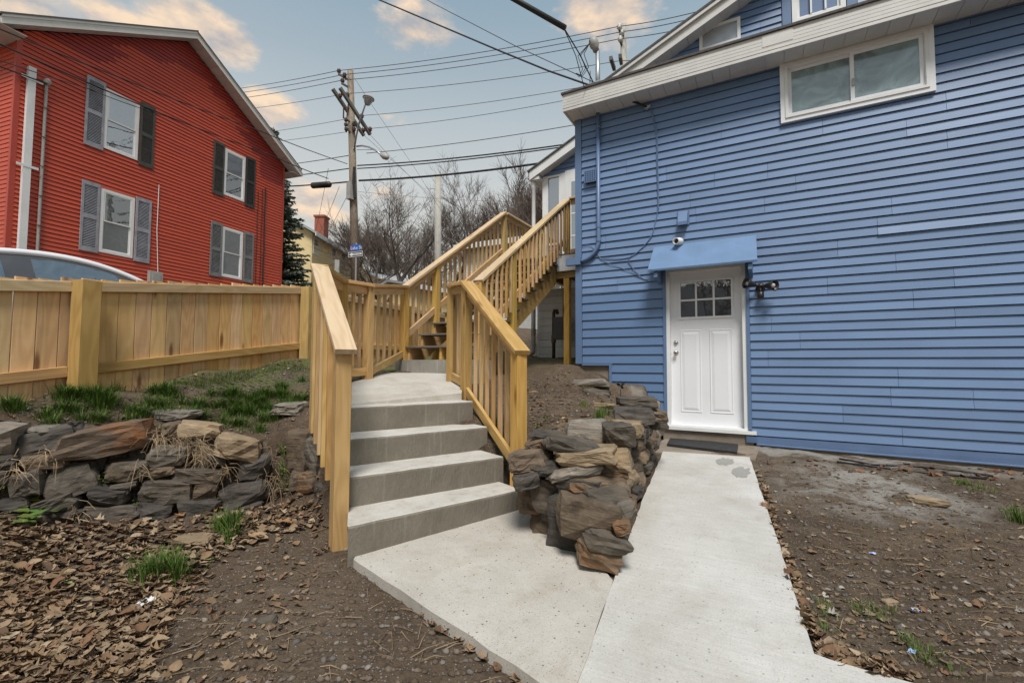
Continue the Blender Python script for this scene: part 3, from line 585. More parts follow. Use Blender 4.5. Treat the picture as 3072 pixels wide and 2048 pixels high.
# ------------------------------------------------------------------ houses: shared builders
def frame_of(P, u, n_):
    """wall frame: x along the wall, y into the house, z up; P is a point of the face"""
    u = Vector(u).normalized(); M = Matrix((u, -Vector(n_).normalized(), Vector((0, 0, 1)))).transposed().to_4x4(); M.translation = P; return M
def siding_piece(parent, M, u0, u1, z0, z1, E_, zc, mat, proj=.014, wav=.003, seed=0, gap=.007, flat_=False, top=None, lift=0.0):
    """one lapped board from u0 to u1; zc is the bottom of its course; top: z limit as a function of u"""
    n = max(1, int((u1-u0)/.14)); v = []
    if abs(z0-zc) < 1e-6: z0 = z0+gap
    for i in range(n+1):
        u = u0+(u1-u0)*i/n; w1 = n3d(u*.9, seed*3.7, 1)*wav; w2 = n3d(u*1.3, seed*2.1, 7)*wav*.7
        zt = z1 if top is None else min(z1, top(u))
        zt = max(zt, z0+.001)
        def off(z):
            k = (z-zc)/E_; return (proj*(1-k)+.002)+w1*(1-k)
        lf = lift*(1-i/n)
        v += [(u-u0, -off(z0)-lf, z0+w2*.5-zc-lf*.4), (u-u0, -off(zt), zt-zc), (u-u0, .004, zt-zc), (u-u0, .004, z0+w2*.5-zc)]
    f = [(4*i+a, 4*i+4+a, 4*i+4+(a+1) % 4, 4*i+(a+1) % 4) for i in range(n) for a in range(4)]
    f = [q[::-1] for q in f]+[(0, 1, 2, 3)[::-1], (4*n, 4*n+1, 4*n+2, 4*n+3)]
    return link('siding_board', mesh('siding_board', v, [q[::-1] for q in f]), mat, parent, M @ Matrix.Translation((u0, 0, zc)))
def siding(parent, M, u0, u1, zb, zt, E_, mat, holes=(), joints=None, top=None, bot=None, proj=.019, wav=.003, seed=0, matf=None, lifts=(), gap=.007):
    k = 0; z = zb; rs_ = random.Random(seed)
    while z < zt-.004:
        za, zb_ = z, min(z+E_, zt); spans = [(u0, u1)]
        if top is not None:
            us = [u0+(u1-u0)*i/200 for i in range(201)]; ok = [u for u in us if top(u) > za+.012]
            if not ok: z += E_; k += 1; continue
            spans = [(max(u0, min(ok)-(u1-u0)/200), min(u1, max(ok)+(u1-u0)/200))]
        if bot is not None: spans = bot(za, spans)
        pcs = []
        for s0, s1 in spans:
            cur = [(s0, s1, za, zb_)]
            for (h0, h1, hz0, hz1) in holes:
                nw = []
                for (a, b2, c0, c1) in cur:
                    if b2 <= h0 or a >= h1 or c1 <= hz0 or c0 >= hz1: nw.append((a, b2, c0, c1)); continue
                    if a < h0: nw.append((a, h0, c0, c1))
                    if b2 > h1: nw.append((h1, b2, c0, c1))
                    if c0 < hz0-.012: nw.append((max(a, h0), min(b2, h1), c0, hz0))
                    if c1 > hz1+.012: nw.append((max(a, h0), min(b2, h1), hz1, c1))
                cur = nw
            pcs += cur
        js = sorted(joints(k, rs_)) if joints else []
        for (a, b2, c0, c1) in pcs:
            cut = [a]+[j for j in js if a+.15 < j < b2-.15]+[b2]
            for q in range(len(cut)-1):
                mm = matf(k, cut[q], cut[q+1], rs_) if matf else mat
                lf = next((l_ for (lk, lu, l_) in lifts if lk == k and abs(cut[q]-lu) < .02), 0)
                siding_piece(parent, M, cut[q]+(.0028 if q else 0), cut[q+1], c0, c1, E_, za, mm, proj, wav, seed*100+k*5+q, gap, top=top, lift=lf)
        z += E_; k += 1
def bar(mb, u0, u1, z0, z1, y0, y1): return mb.box((u0, y0, z0), (u1, y1, z1))
def ring(mb, u0, u1, z0, z1, t, y0, y1, tb=None, tt=None):
    tb = tb or t; tt = tt or t
    bar(mb, u0, u1, z0, z0+tb, y0, y1); bar(mb, u0, u1, z1-tt, z1, y0, y1); bar(mb, u0, u0+t, z0+tb, z1-tt, y0, y1); bar(mb, u1-t, u1, z0+tb, z1-tt, y0, y1); return mb
def window(parent, M, u0, u1, z0, z1, fw=.07, mat=None, gmats=(None, None), kind='hung', proud=.045, lab=None):
    """double-hung (two sashes), slider (two side by side) or fixed"""
    mat = mat or WHITE
    fo = ring(MB(), u0, u1, z0, z1, fw, -proud, .05).build('window', mat, parent, M)
    if lab: fo['label'] = lab
    if kind == 'hung':
        zm = (z0+z1)/2; a, b2 = u0+fw, u1-fw
        for (c0, c1, y, gm) in ((zm-.015, z1-fw, -.012, gmats[0]), (z0+fw, zm+.015, .012, gmats[1])):
            ring(MB(), a+.001, b2-.001, c0, c1, .032, y-.012, y+.012).build('sash', mat, fo, M)
            MB().box((a+.03, y-.003, c0+.03), (b2-.03, y+.003, c1-.03)).build('pane', gm, fo, M)
    elif kind == 'slide':
        a, b2 = u0+fw, u1-fw; um = (a+b2)/2
        for (c0, c1, y, gm) in ((a, um+.02, .012, gmats[0]), (um-.02, b2, -.014, gmats[1])):
            ring(MB(), c0+.001, c1-.001, z0+fw+.001, z1-fw-.001, .038, y-.012, y+.012).build('sash', mat, fo, M)
            MB().box((c0+.035, y-.003, z0+fw+.035), (c1-.035, y+.003, z1-fw-.035)).build('pane', gm, fo, M)
    else:
        MB().box((u0+fw-.005, .002, z0+fw-.005), (u1-fw+.005, .008, z1-fw+.005)).build('pane', gmats[0], fo, M)
    return fo
# ------------------------------------------------------------------ the blue house
WY = 6.549; E4 = .1067
Mw = frame_of(Vector((0, WY, 0)), (1, 0, 0), (0, -1, 0)); XL = -2.515; XR = 4.6
bh = empty('blue_house', (1, WY+1, .3), 'blue clapboard house with a white door and shallow white eaves', 'house')
ZS = 1.35+.5966*1.05                                   # bottom of course 0 as counted on the photo
zb0 = ZS-14*E4; ztop = 5.13
DL, DR, DB, DT = -1.158, -.274, .560, 2.63             # door leaf
HB = [(DL-.087, DR+.087, 0, DT+.05), (.215, 1.655, 4.355, 5.105)]
# joints read off the photo, then a quiet scatter
def jb(k, r_):
    fx = {0: [.57, 1.65], 1: [.47, 1.62], 2: [.47], 3: [.42], 4: [.41], 5: [.15, .98], 6: [.15, .98], 8: [.92], 9: [.92, 2.3], 10: [.75], 11: [.75], 13: [1.4]}
    return [r_.uniform(-2.2, 3.5) for _ in range(2)] if k % 2 == 0 else [r_.uniform(-2.0, 3.0)]
_jc = {}
def jpair(k, r_):
    q = k//2
    if q not in _jc: _jc[q] = [r_.uniform(-2.1, -.4), r_.uniform(.0, 1.5), r_.uniform(1.7, 3.4)]
    return _jc[q]
kL = int((2.44-zb0)/E4)
# right of the door, and above the wide boards to its left
siding(bh, Mw, DR+.087, XR, zb0, zb0+E4*kL, E4, BLUE, HB, jpair, seed=1, wav=.0035)
zu = zb0+E4*kL
liftk = int((1.35+(1090-688)/1390*6.9-zu)/E4)
LU, LZ = (lambda p: (p.x, p.z))(at_y(2632, 694, WY)); LK = int((LZ-zu)/E4)
def jup(k, r_): return [LU] if k in (LK, LK+1) else jpair(k, r_)
siding(bh, Mw, XL+.105, XR, zu, ztop, E4, BLUE, HB, jup, seed=2, wav=.0035, lifts=((LK, LU, .011), (LK+1, LU, .002)))
# smooth wide boards left of the door, stepping up round the foundation
def lowb(za, sp):
    return [(max(a, -1.985) if za < 1.365 else a, b2) for a, b2 in sp]
siding(bh, Mw, XL+.105, DL-.087, 1.37-7*.1275, zu, .1275, BLUEW, (), None, bot=lowb, seed=3, proj=.018, wav=.004)
def px_w(x, y): p = at_y(x, y, WY); return p.x, p.z
# core walls, corner board, base board, step in the siding
MB().box((XL+.02, WY+.17, 1.36), (XR, WY+.95, 5.13)).build('wall', BLUET, bh)
MB().box((-1.97, WY+.17, .30), (DL-.09, WY+.90, 1.359)).build('wall', BLUET, bh)
MB().box((DR+.05, WY+.17, .25), (XR, WY+.90, 1.359)).build('wall', BLUET, bh)
MB().box((DL-.09, WY+.20, .30), (DR+.05, WY+.9, 1.359)).build('wall', BLUET, bh)
MB().box((XL, WY-.022, 1.37), (XL+.10, WY+.06, 5.12)).build('corner_board', BLUET, bh)
MB().box((XL+.10, WY-.020, 1.345), (-1.96, WY+.03, 1.372)).build('drip_strip', BLUET, bh)
MB().box((-2.005, WY-.020, .70), (-1.965, WY+.03, 1.345)).build('corner_board', BLUET, bh)
bmb = MB(); bmb.add([(DR+.13, WY-.028, .385), (XR, WY-.028, .345), (XR, WY-.010, zb0-.005), (DR+.13, WY-.010, zb0-.005), (DR+.13, WY+.02, .385), (XR, WY+.02, .345), (XR, WY+.02, zb0-.005), (DR+.13, WY+.02, zb0-.005)], [(0,1,2,3),(1,0,4,5),(3,2,6,7),(0,3,7,4),(2,1,5,6),(5,4,7,6)])
bmb.build('base_board', BLUEF, bh)
board('base_edge', (DR+.13, WY-.03, .382), (XR, WY-.03, .342), .012, .018, BLUET, bh)
MB().box((XL+.03, WY+.03, .62), (-1.98, WY+.8, 1.358)).build('foundation', CONCF, bh)
MB().box((DL-.10, WY-.02, .20), (DR+.10, WY+.3, .505)).build('foundation', CONCF, bh)
MB().box((DR+.10, WY+.0, .1), (XR, WY+.3, .37)).build('foundation', CONCF, bh)
MB().box((DR+.02, WY-.05, .40), (DR+.14, WY+.02, .475)).build('foundation', BLUEF, bh)
# window over the walk: casing, two sliding sashes with streaky film
W0 = px_w(2342, 376); wn = window(bh, Mw, .205, 1.665, 4.345, 5.115, .085, DOORW, (GL_FILM, GL_FILM), 'slide', .05, 'wide white sliding window with milky streaked panes')
ring(MB(), .255, 1.615, 4.395, 5.065, .03, -.062, -.03).build('casing_bead', WHITE, wn, Mw)
MB().box((.93, -.045, 4.62), (.955, -.026, 4.70)).build('latch', GREYP, wn, Mw)
# door
jm = ring(MB(), DL-.045, DR+.045, DB-.02, DT+.03, .045, -.010, .13, tb=.02).build('door_frame', WHITE, bh, Mw)
MB().box((DL-.085, -.026, .50), (DL-.045, .02, DT+.04)).build('door_casing', BLUET, bh, Mw)
MB().box((DR+.045, -.026, .55), (DR+.085, .02, DT+.04)).build('door_casing', BLUET, bh, Mw)
GC = [(DL+.130, DL+.318), (DL+.340, DL+.536), (DL+.560, DL+.756)]; GR = [(2.005, 2.222), (2.244, 2.478)]
dm = MB()
y0, y1 = .085, .125
# leaf: stiles, rails and muntins round the six lights; solid below
gu0, gu1, gz0, gz1 = GC[0][0], GC[2][1], GR[0][0], GR[1][1]
dm.box((DL, y0, DB), (DR, y1, gz0)); dm.box((DL, y0, gz1), (DR, y1, DT)); dm.box((DL, y0, gz0), (gu0, y1, gz1)); dm.box((gu1, y0, gz0), (DR, y1, gz1))
leaf = dm.build('door', DOORW, bh, Mw); leaf['label'] = 'white entry door with six small lights over two panels'
ring(MB(), gu0-.028, gu1+.028, gz0-.028, gz1+.028, .028, y0-.014, y0-.001).build('light_frame', DOORW, leaf, Mw)
for a, b2 in ((GC[0][1], GC[1][0]), (GC[1][1], GC[2][0])): MB().box((a, y0-.012, gz0), (b2, y1-.01, gz1)).build('muntin', DOORW, leaf, Mw)
for a, b2 in GC: MB().box((a, y0-.010, GR[0][1]), (b2, y1-.012, GR[1][0])).build('muntin', DOORW, leaf, Mw)
for a, b2 in GC:
    for c0, c1 in GR: MB().box((a, y0+.012, c0), (b2, y0+.018, c1)).build('pane', GL_DARK, leaf, Mw)
for (a, b2) in ((DL+.115, DL+.385), (DL+.485, DL+.765)):
    c0, c1 = DB+.165, 1.83; mb = MB(); o = [(a, y0-.002, c0), (b2, y0-.002, c0), (b2, y0-.002, c1), (a, y0-.002, c1)]; d1, d2, d3 = .022, .045, .07
    def rg(d, y): return [(a+d, y, c0+d), (b2-d, y, c0+d), (b2-d, y, c1-d), (a+d, y, c1-d)]
    vs = rg(0, y0-.001)+rg(.010, y0-.008)+rg(.024, y0-.004)+rg(.06, y0-.013); fs = []
    for q in range(3): fs += [(4*q+i, 4*q+(i+1) % 4, 4*q+4+(i+1) % 4, 4*q+4+i) for i in range(4)]
    fs.append((12, 13, 14, 15)); mb.add(vs, fs).build('door_panel', DOORW, leaf, Mw)
kx = DL+.062
MB().lathe([(.030, 0), (.030, .008), (.022, .012), (.022, .02), (.012, .024)], (kx, y0, 1.66), (0, -1, 0), 20).build('deadbolt', NICKEL, leaf, Mw, True)
MB().lathe([(.033, 0), (.033, .006), (.014, .012), (.014, .03), (.024, .036), (.029, .048), (.025, .06), (.012, .064)], (kx, y0, 1.525), (0, -1, 0), 20).build('door_knob', NICKEL, leaf, Mw, True)
MB().box((DL-.075, -.055, .497), (DR+.135, .14, .538)).build('door_sill', WHITE, bh, Mw)
# canopy board on brackets
TL, TR = at_y(1968, 742, WY-.01), at_y(2271, 716, WY-.01); BL, BR = at_y(1944, 812, WY-.36), at_y(2261, 788, WY-.36)
zt_, zl_ = (TL.z+TR.z)/2, (BL.z+BR.z)/2; xa, xb = (TL.x+BL.x)/2-.01, (TR.x+BR.x)/2+.01
cm = MB(); cn = Vector((0, -(zt_-zl_), .35)).normalized()*.024; cv = [Vector(p) for p in ((xa-.01, WY-.36, zl_), (xb+.01, WY-.36, zl_), (xb, WY-.01, zt_), (xa, WY-.01, zt_))]
cm.add(cv+[p+Vector((0, cn.y*0-.006, .024)) for p in cv], [(3,2,1,0),(4,5,6,7),(0,1,5,4),(1,2,6,5),(2,3,7,6),(3,0,4,7)])
cano = cm.build('door_canopy', BLUEC, bh); cano['label'] = 'sloping blue board canopy over the white door'
for x_ in (xa+.06, xb-.09): MB().prism([(WY-.33, zl_-.02), (WY-.33, zl_-.075), (WY-.01, zl_-.12), (WY-.01, zt_-.02)], 0, .045).build('bracket', BLUEC, cano, Matrix(((0, 0, 1, x_), (1, 0, 0, 0), (0, 1, 0, 0), (0, 0, 0, 1))))
# eave: fascia with beads, soffit panels, drip edge, low roof
FY = 6.195; FX = -2.58
fas = MB(); zf0, zf1 = 5.085, 5.34
for i in range(6):
    a = zf0+(zf1-zf0)*i/6; b2 = zf0+(zf1-zf0)*(i+1)/6
    fas.box((FX, FY+.004 if i in (0, 5) else FY, a+.002), (XR, FY+.03, b2-.002))
fas.box((FX+.002, FY+.008, zf0), (XR-.002, FY+.032, zf1)); fas.build('fascia', WHITEA, bh)
MB().box((FX, FY+.03, zf0), (FX+.028, WY+1.0, zf1)).build('fascia', WHITEA, bh)
MB().box((.02, FY-.004, 5.185), (.34, FY+.002, 5.325)).build('fascia_patch', WHITEA, bh)
MB().box((FX-.02, FY-.022, zf1+.001), (XR, FY+.05, zf1+.012)).build('drip_edge', SHING, bh)
x_ = FX+.03; q = 0
while x_ < XR:
    MB().box((x_+.003, FY+.033, 5.092), (min(x_+.20, XR)-.003, WY+.0, 5.100-(q % 2)*.0015)).build('soffit_panel', SOFFIT, bh); x_ += .20; q += 1
MB().box((FX+.028, FY+.032, 5.103), (XR, WY+.1, 5.125)).build('soffit_backing', SOFFIT, bh)
YG = 7.5
rf = MB().add([(FX-.02, FY-.022, zf1+.013), (XR, FY-.022, zf1+.013), (XR, YG+.02, 5.80), (FX-.02, YG+.02, 5.80), (FX-.02, FY-.022, zf1+.03), (XR, FY-.022, zf1+.03), (XR, YG+.02, 5.83), (FX-.02, YG+.02, 5.83)], [(3,2,1,0),(4,5,6,7),(0,1,5,4),(1,2,6,5),(2,3,7,6),(3,0,4,7)]); rf.build('roof', SHING, bh)
# main gable behind the low roof
Mg = frame_of(Vector((0, YG, 0)), (1, 0, 0), (0, -1, 0)); rake0 = at_y(1818, 250, 7.25); rake1 = at_y(2160, 0, 7.25); rs_l = (rake1.z-rake0.z)/(rake1.x-rake0.x)
XP = 1.9                                                # ridge
def rake_z(x): return rake0.z+rs_l*((x if x < XP else 2*XP-x)-rake0.x)
gz0_, XGL = 5.3, -2.0
G1 = (-.827, -.253, 6.20, 6.56); G2 = (.405, 1.03, 6.19, 7.3)
siding(bh, Mg, XGL, 5.4, 5.33, 9.0, E4, BLUE, [(G1[0]+.02, G1[1]-.02, G1[2]+.02, G1[3]-.02), (G2[0]-.13, G2[1]+.13, G2[2]-.3, G2[3]+.1)], jpair, top=lambda u: rake_z(u)-.16, seed=6)
prof = [(XGL, 1.3), (5.4, 1.3), (5.4, rake_z(5.4)-.12), (XP, rake_z(XP)-.12), (XGL, rake_z(XGL)-.12)]
MB().prism(prof, 0, 7.5).build('wall', BLUET, bh, Matrix(((1, 0, 0, 0), (0, 0, 1, YG+.006), (0, 1, 0, 0), (0, 0, 0, 1))))
window(bh, Mg, *G1, .045, WHITE, (GL_FROST, GL_FROST), 'fixed', .03, 'small white framed frosted window high in the gable')
ring(MB(), G2[0]-.12, G2[1]+.12, G2[2]-.28, G2[3]+.1, .11, -.03, .03).build('window_casing', BLUET, bh, Mg)
wg = window(bh, Mg, *G2, .06, WHITE, (GL_PALE, GL_PALE), 'hung', .03, 'white gridded window cut off by the low roof edge')
for i in (1, 2): u_ = G2[0]+.06+(G2[1]-G2[0]-.12)*i/3; MB().box((u_-.011, -.03, G2[2]+.09), (u_+.011, .02, G2[3]-.09)).build('muntin', WHITE, wg, Mg)
def raker(y0, y1, dz0, dz1, name, mat, xs, off=0):
    for (xa_, xb_) in xs:
        mb = MB(); mb.add([(xa_, y0, rake_z(xa_)+dz0), (xb_, y0, rake_z(xb_)+dz0), (xb_, y1, rake_z(xb_)+dz0), (xa_, y1, rake_z(xa_)+dz0), (xa_, y0, rake_z(xa_)+dz1), (xb_, y0, rake_z(xb_)+dz1), (xb_, y1, rake_z(xb_)+dz1), (xa_, y1, rake_z(xa_)+dz1)], [(3,2,1,0),(4,5,6,7),(0,1,5,4),(1,2,6,5),(2,3,7,6),(3,0,4,7)]); mb.build(name, mat, bh)
XE = -2.42
raker(7.25, 7.28, -.19, 0.0, 'rake_fascia', WHITEA, ((XE, XP), (XP, 6.0)))
raker(7.21, 7.247, -.045, .012, 'rake_trim', WHITEA, ((XE, XP), (XP, 6.0)))
raker(7.20, 15.2, .013, .05, 'roof', SHING, ((XE-.03, XP), (XP, 6.0)))
x_ = XE
while x_ < XP-.01:
    raker(7.282, YG-.004, -.185, -.175, 'soffit_panel', SOFFIT, ((x_+.003, min(x_+.24, XP)-.003),)); x_ += .24
raker(7.281, YG-.004, -.172, -.15, 'soffit_backing', SOFFIT, ((XE, XP),))
MB().prism([(XE, rake_z(XE)-.17), (XE, rake_z(XE)+.01), (XGL+.02, rake_z(XGL)+.0), (XGL+.02, rake_z(XE)-.17)], 0, 8.0).build('eave_box', WHITEA, bh, Matrix(((1, 0, 0, 0), (0, 0, 1, 7.29), (0, 1, 0, 0), (0, 0, 0, 1))))
# small fittings on the blue wall -------------------------------------------------
def wpt(x, y, out=.03): p = at_y(x, y, WY-out); return p
def zp(x, y): return (1700+x/2.613, 300+y/2.613)
c0 = wpt(*zp(252, 70), .05); c1 = wpt(*zp(244, 1100), .05); cx_ = (c0.x+c1.x)/2
bx = wpt(*zp(110, 1232), .05)
pts = [(cx_, WY-.05, 5.10), (cx_, WY-.05, c1.z)]+[(cx_-(.30)*(1-math.cos(a)), WY-.05, c1.z-.28*math.sin(a)) for a in np.linspace(.15, math.pi/2, 8)]+[(XL+.10, WY-.05, c1.z-.28)]
cdt = empty('service_conduit', (cx_, WY-.05, c1.z-.3), 'blue painted conduit running down the wall to a box at the corner', 'conduit')
MB().tube(pts, .029, 12).build('pipe', BLUET, cdt, smooth=True)
for y_ in (215, 997):
    p = wpt(*zp(248, y_), .05); MB().tube([(cx_, WY-.05, p.z-.012), (cx_, WY-.05, p.z+.012)], .034, 12).box((cx_-.055, WY-.012, p.z-.012), (cx_+.055, WY-.004, p.z+.012)).build('strap', BLUET, cdt)
MB().tube([(cx_, WY-.05, c1.z-.02), (cx_, WY-.05, c1.z+.04)], .036, 12).build('coupling', BLUET, cdt)
MB().box((XL-.13, WY-.09, c1.z-.335), (XL+.10, WY-.024, c1.z-.225)).build('junction_box', BLUET, cdt)
mast = empty('service_mast', (cx_, WY-.05, 5.35), 'grey steel service mast with weatherhead rising through the white eave', 'mast')
mtop = at_y(1797, 150, WY-.05).z
MB().tube([(cx_, WY-.05, 5.345), (cx_, WY-.05, mtop)], .034, 14).build('pipe', STEEL, mast, smooth=True)
mh = Vector((cx_, WY-.05, mtop))
MB().lathe([(.045, -.02), (.05, .03), (.068, .06), (.072, .12), (.055, .17), (.02, .19)], mh+Vector((-.02, -.02, 0)), (-.25, -.2, 1), 16).build('weatherhead', GREYP, mast, smooth=True)
MB().lathe([(.055, 0), (.055, .02), (.02, .03)], mh+Vector((-.085, -.05, .11)), (-.9, -.35, -.15), 14).build('insulated_cap', BLACK, mast)
zc_ = at_y(1790, 300, WY-.05).z; zc_ = mtop-.52
MB().box((cx_-.045, WY-.095, zc_-.03), (cx_+.045, WY-.0, zc_+.03)).lathe([(.03, 0), (.045, .02), (.03, .05)], (cx_-.05, WY-.06, zc_), (-1, -.3, .2), 10).build('clamp', STEEL, mast)
for i, dx in enumerate((-.02, .03, .075)):
    MB().tube([mh+Vector((-.10, -.07, .10)), mh+Vector((-.20-dx, -.10, -.06)), mh+Vector((-.12-dx, -.12, -.30)), mh+Vector((-.20-.6*dx, -.14, -.42)), mh+Vector((-.28, -.16, -.36))], .006, 6).build('lead_wire', CABLE, mast)
vh = empty('vent_hood', wpt(*zp(913, 968)), 'blue dryer vent hood above the camera stub', 'vent')
p = wpt(*zp(913, 925), .02); s_ = .060
MB().box((p.x-s_-.018, WY-.022, p.z-.10), (p.x+s_+.018, WY-.012, p.z+.10)).build('flange', BLUET, vh)
MB().add([(p.x-s_, WY-.02, p.z+.10), (p.x+s_, WY-.02, p.z+.10), (p.x+s_, WY-.11, p.z-.07), (p.x-s_, WY-.11, p.z-.07), (p.x-s_, WY-.02, p.z-.10), (p.x+s_, WY-.02, p.z-.10), (p.x+s_, WY-.11, p.z-.115), (p.x-s_, WY-.11, p.z-.115)], [(3,2,1,0),(7,6,2,3)[::-1],(0,4,7,3)[::-1],(1,2,6,5)[::-1]]).build('cowl', BLUET, vh)
MB().box((p.x-s_+.015, WY-.10, p.z-.095), (p.x+s_-.015, WY-.03, p.z-.085)).build('flap', BLACK, vh)
lv = empty('louvre_vent', wpt(*zp(188, 640)), 'small blue gridded vent box beside the conduit', 'vent')
p = wpt(*zp(188, 602), .05); mb = MB().box((p.x-.085, WY-.07, p.z-.085), (p.x+.085, WY-.012, p.z+.085)); mb.build('body', paint('vent_dark', (.03, .04, .06)), lv)
for i in range(7):
    a = p.x-.085+.17*i/6; z_ = p.z-.085+.17*i/6
    MB().box((a-.006, WY-.084, p.z-.09), (a+.006, WY-.07, p.z+.09)).build('grille_bar', BLUET, lv); MB().box((p.x-.09, WY-.080, z_-.006), (p.x+.09, WY-.0705, z_+.006)).build('grille_bar', BLUET, lv)
p = wpt(*zp(882, 1107), .04)
pv = empty('wall_pipe_stub', p, 'short white plastic pipe stub poking out above the canopy', 'pipe')
MB().lathe([(.04, 0), (.052, .012), (.052, .06), (.044, .075), (.044, .15), (.036, .15), (.034, .06)], (p.x+.01, WY-.012, p.z), (-.25, -1, -.15), 18).build('sleeve', WHITE, pv, smooth=True)
MB().lathe([(.034, 0), (.001, .002)], (p.x+.01-.025, WY-.012-.10, p.z-.015), (-.25, -1, -.15), 16).build('bore', BLACK, pv)
# twin floodlight
p = at_y(1660+1218/1.96, 640+430/1.96, WY-.09)
fl = empty('floodlight', p, 'bronze twin floodlight with motion sensor right of the door', 'light fixture')
MB().lathe([(.055, 0), (.055, .012), (.045, .03), (.045, .055), (.02, .065)], (p.x, WY-.016, p.z), (0, -1, 0), 18).build('mount', BRONZE, fl, smooth=True)
for sg, ax in ((-1, (-.80, -.62, .15)), (1, (.72, -.62, -.12))):
    a = Vector(ax).normalized(); c = Vector((p.x, WY-.07, p.z+.01))
    MB().tube([c, c+a*.07], .012, 8).lathe([(.014, .06), (.03, .08), (.036, .11), (.05, .16), (.068, .205), (.062, .205), (.045, .165), (.02, .13)], c, a, 20).build('lamp_housing', BRONZE, fl, smooth=True)
    MB().lathe([(.018, .12), (.03, .15), (.034, .17), (.026, .19), (.006, .198)], c, a, 14).build('bulb', paint('bulb_glass', (.45, .45, .47), .2, .02), fl, smooth=True)
MB().tube([(p.x, WY-.07, p.z-.02), (p.x, WY-.08, p.z-.07)], .012, 8).lathe([(.02, 0), (.036, .01), (.038, .05), (.032, .075), (.012, .08)], (p.x, WY-.085, p.z-.065), (0, -.15, -1), 16).build('sensor', BRONZE, fl, smooth=True)
# thin cables clipped to the wall
def wall_cable(pts, r, mat, lab, grp=None, out=.022):
    P = [wpt(*zp(*q), out+.004*(i % 2)) for i, q in enumerate(pts)]; MB_ = MB(); Q = []
    for i in range(len(P)-1):
        for k in range(4):
            t_ = k/4; a = P[max(i-1, 0)]; b2 = P[i]; c = P[i+1]; d_ = P[min(i+2, len(P)-1)]
            Q.append(.5*((2*b2)+(-a+c)*t_+(2*a-5*b2+4*c-d_)*t_*t_+(-a+3*b2-3*c+d_)*t_**3))
    Q.append(P[-1]); return tag(MB_.tube(Q, r, 6).build('wall_cable', mat, None, smooth=True), lab, 'cable', grp)
wall_cable([(662, 75), (688, 190), (703, 285), (708, 530), (714, 740), (713, 860), (690, 980), (650, 1090), (520, 1218), (400, 1246), (260, 1240)], .007, BLUET, 'blue painted cable dropping from the eave bracket and curving left along the wall', 'cables clipped to the blue wall')
wall_cable([(668, 80), (694, 200), (710, 290), (716, 530), (720, 740), (719, 860)], .005, BLUET, 'thin blue painted cable running straight beside the longer curving one', 'cables clipped to the blue wall', .035)
wall_cable([(520, 1215), (485, 1246), (500, 1295), (555, 1358), (600, 1400), (640, 1410)], .006, BLUEF, 'dark cable loop ending in a splice left of the door canopy', 'cables clipped to the blue wall')
wall_cable([(232, 1195), (290, 1262), (440, 1322), (530, 1358), (596, 1400)], .004, BLUEF, 'fine wire running from the conduit elbow to the cable splice', 'cables clipped to the blue wall')
wall_cable([(118, 1150), (150, 1136), (190, 1145), (215, 1170)], .004, BLUEF, 'tiny wire arch beside the conduit elbow', 'cables clipped to the blue wall')
# rubber strip, sill scrap and black metal plant stake
Z6 = lambda x, y: at_z(1660+x/1.96, 640+y/1.96, .364)
mt4 = [Z6(668, 1360), Z6(1080, 1408), Z6(1087, 1362), Z6(692, 1318)]
tag(MB().prism([(p.x, p.y) for p in mt4], .352, .378).build('doormat', RUBBER), 'worn black rubber mat lying below the white door sill', 'mat')
tag(MB().prism([(-1.30, 5.60), (-.14, 5.70), (-.10, 6.53), (-1.24, 6.53)], [walk_z(0, 5.6)-.05]*2+[.3]*2, [.335, .342, .36, .36]).build('door_apron', CONCF), kind='structure')
# ------------------------------------------------------------------ wooden railings
def lerp(a, b2, t_): return a+(b2-a)*t_
def rail_run(parent, A, B, za, zb_, ba, bb, n, cap=True, capw=.14, side=1, bottom=True, top=True, drop=0.0, capmat=None, cext=(0, 0), balz=None, off=.028):
    """cap board, top and bottom 2x4 and n balusters between plan points A and B.
    za, zb_: cap top at A and B; ba, bb: underside of the bottom rail at A and B; side: which face the balusters hang on"""
    A, B = Vector((A[0], A[1], 0)), Vector((B[0], B[1], 0)); d_ = (B-A); Ln = d_.length; u = d_.normalized(); nr = Vector((u.y, -u.x, 0))*side
    def P(t_, z): q = A.lerp(B, t_); return Vector((q.x, q.y, z))
    if cap: board('cap_rail', P(-cext[0]/Ln, lerp(za, zb_, -cext[0]/Ln)-.019), P(1+cext[1]/Ln, lerp(za, zb_, 1+cext[1]/Ln)-.019), capw, .038, capmat or WOODP, parent, (0, 0, 1), .004)
    if top: board('top_rail', P(.02, lerp(za, zb_, .02)-.038-.047), P(.98, lerp(za, zb_, .98)-.038-.047), .036, .089, WOOD, parent)
    if bottom: board('bottom_rail', P(.02, lerp(ba, bb, .02)+.045), P(.98, lerp(ba, bb, .98)+.045), .036, .089, WOOD, parent)
    for i in range(n):
        t_ = (i+1)/(n+1); q = A.lerp(B, t_)+nr*(off+.018)
        z1 = lerp(za, zb_, t_)-.043-.0; z0 = (lerp(ba, bb, t_)+.012-drop) if balz is None else lerp(balz[0], balz[1], t_)
        if abs(zb_-za) > .15: z1 -= .015
        board('baluster', Vector((q.x, q.y, z0)), Vector((q.x, q.y, z1)), .036, .036, WOOD, parent, u, .003, .003)
def post(parent, x, y, z0, z1, s_=.092, mat=None, rot=(1, 0, 0)):
    return board('post', (x, y, z0), (x, y, z1), s_, s_, mat or WOODG, parent, rot, .004)
e_ = Vector((.4226, .9063, 0))
PA = Vector((-2.50, 2.175, 0)); PB = Vector((-3.31, 2.62, 0)); PF = Vector((-1.775, 3.33, 0)); PG = Vector((-2.80, 4.07, 0))
lr = empty('lower_railing', (PA.x, PA.y, .12), 'lower left wooden stair railing with pale flat cap beside the concrete steps', 'railing')
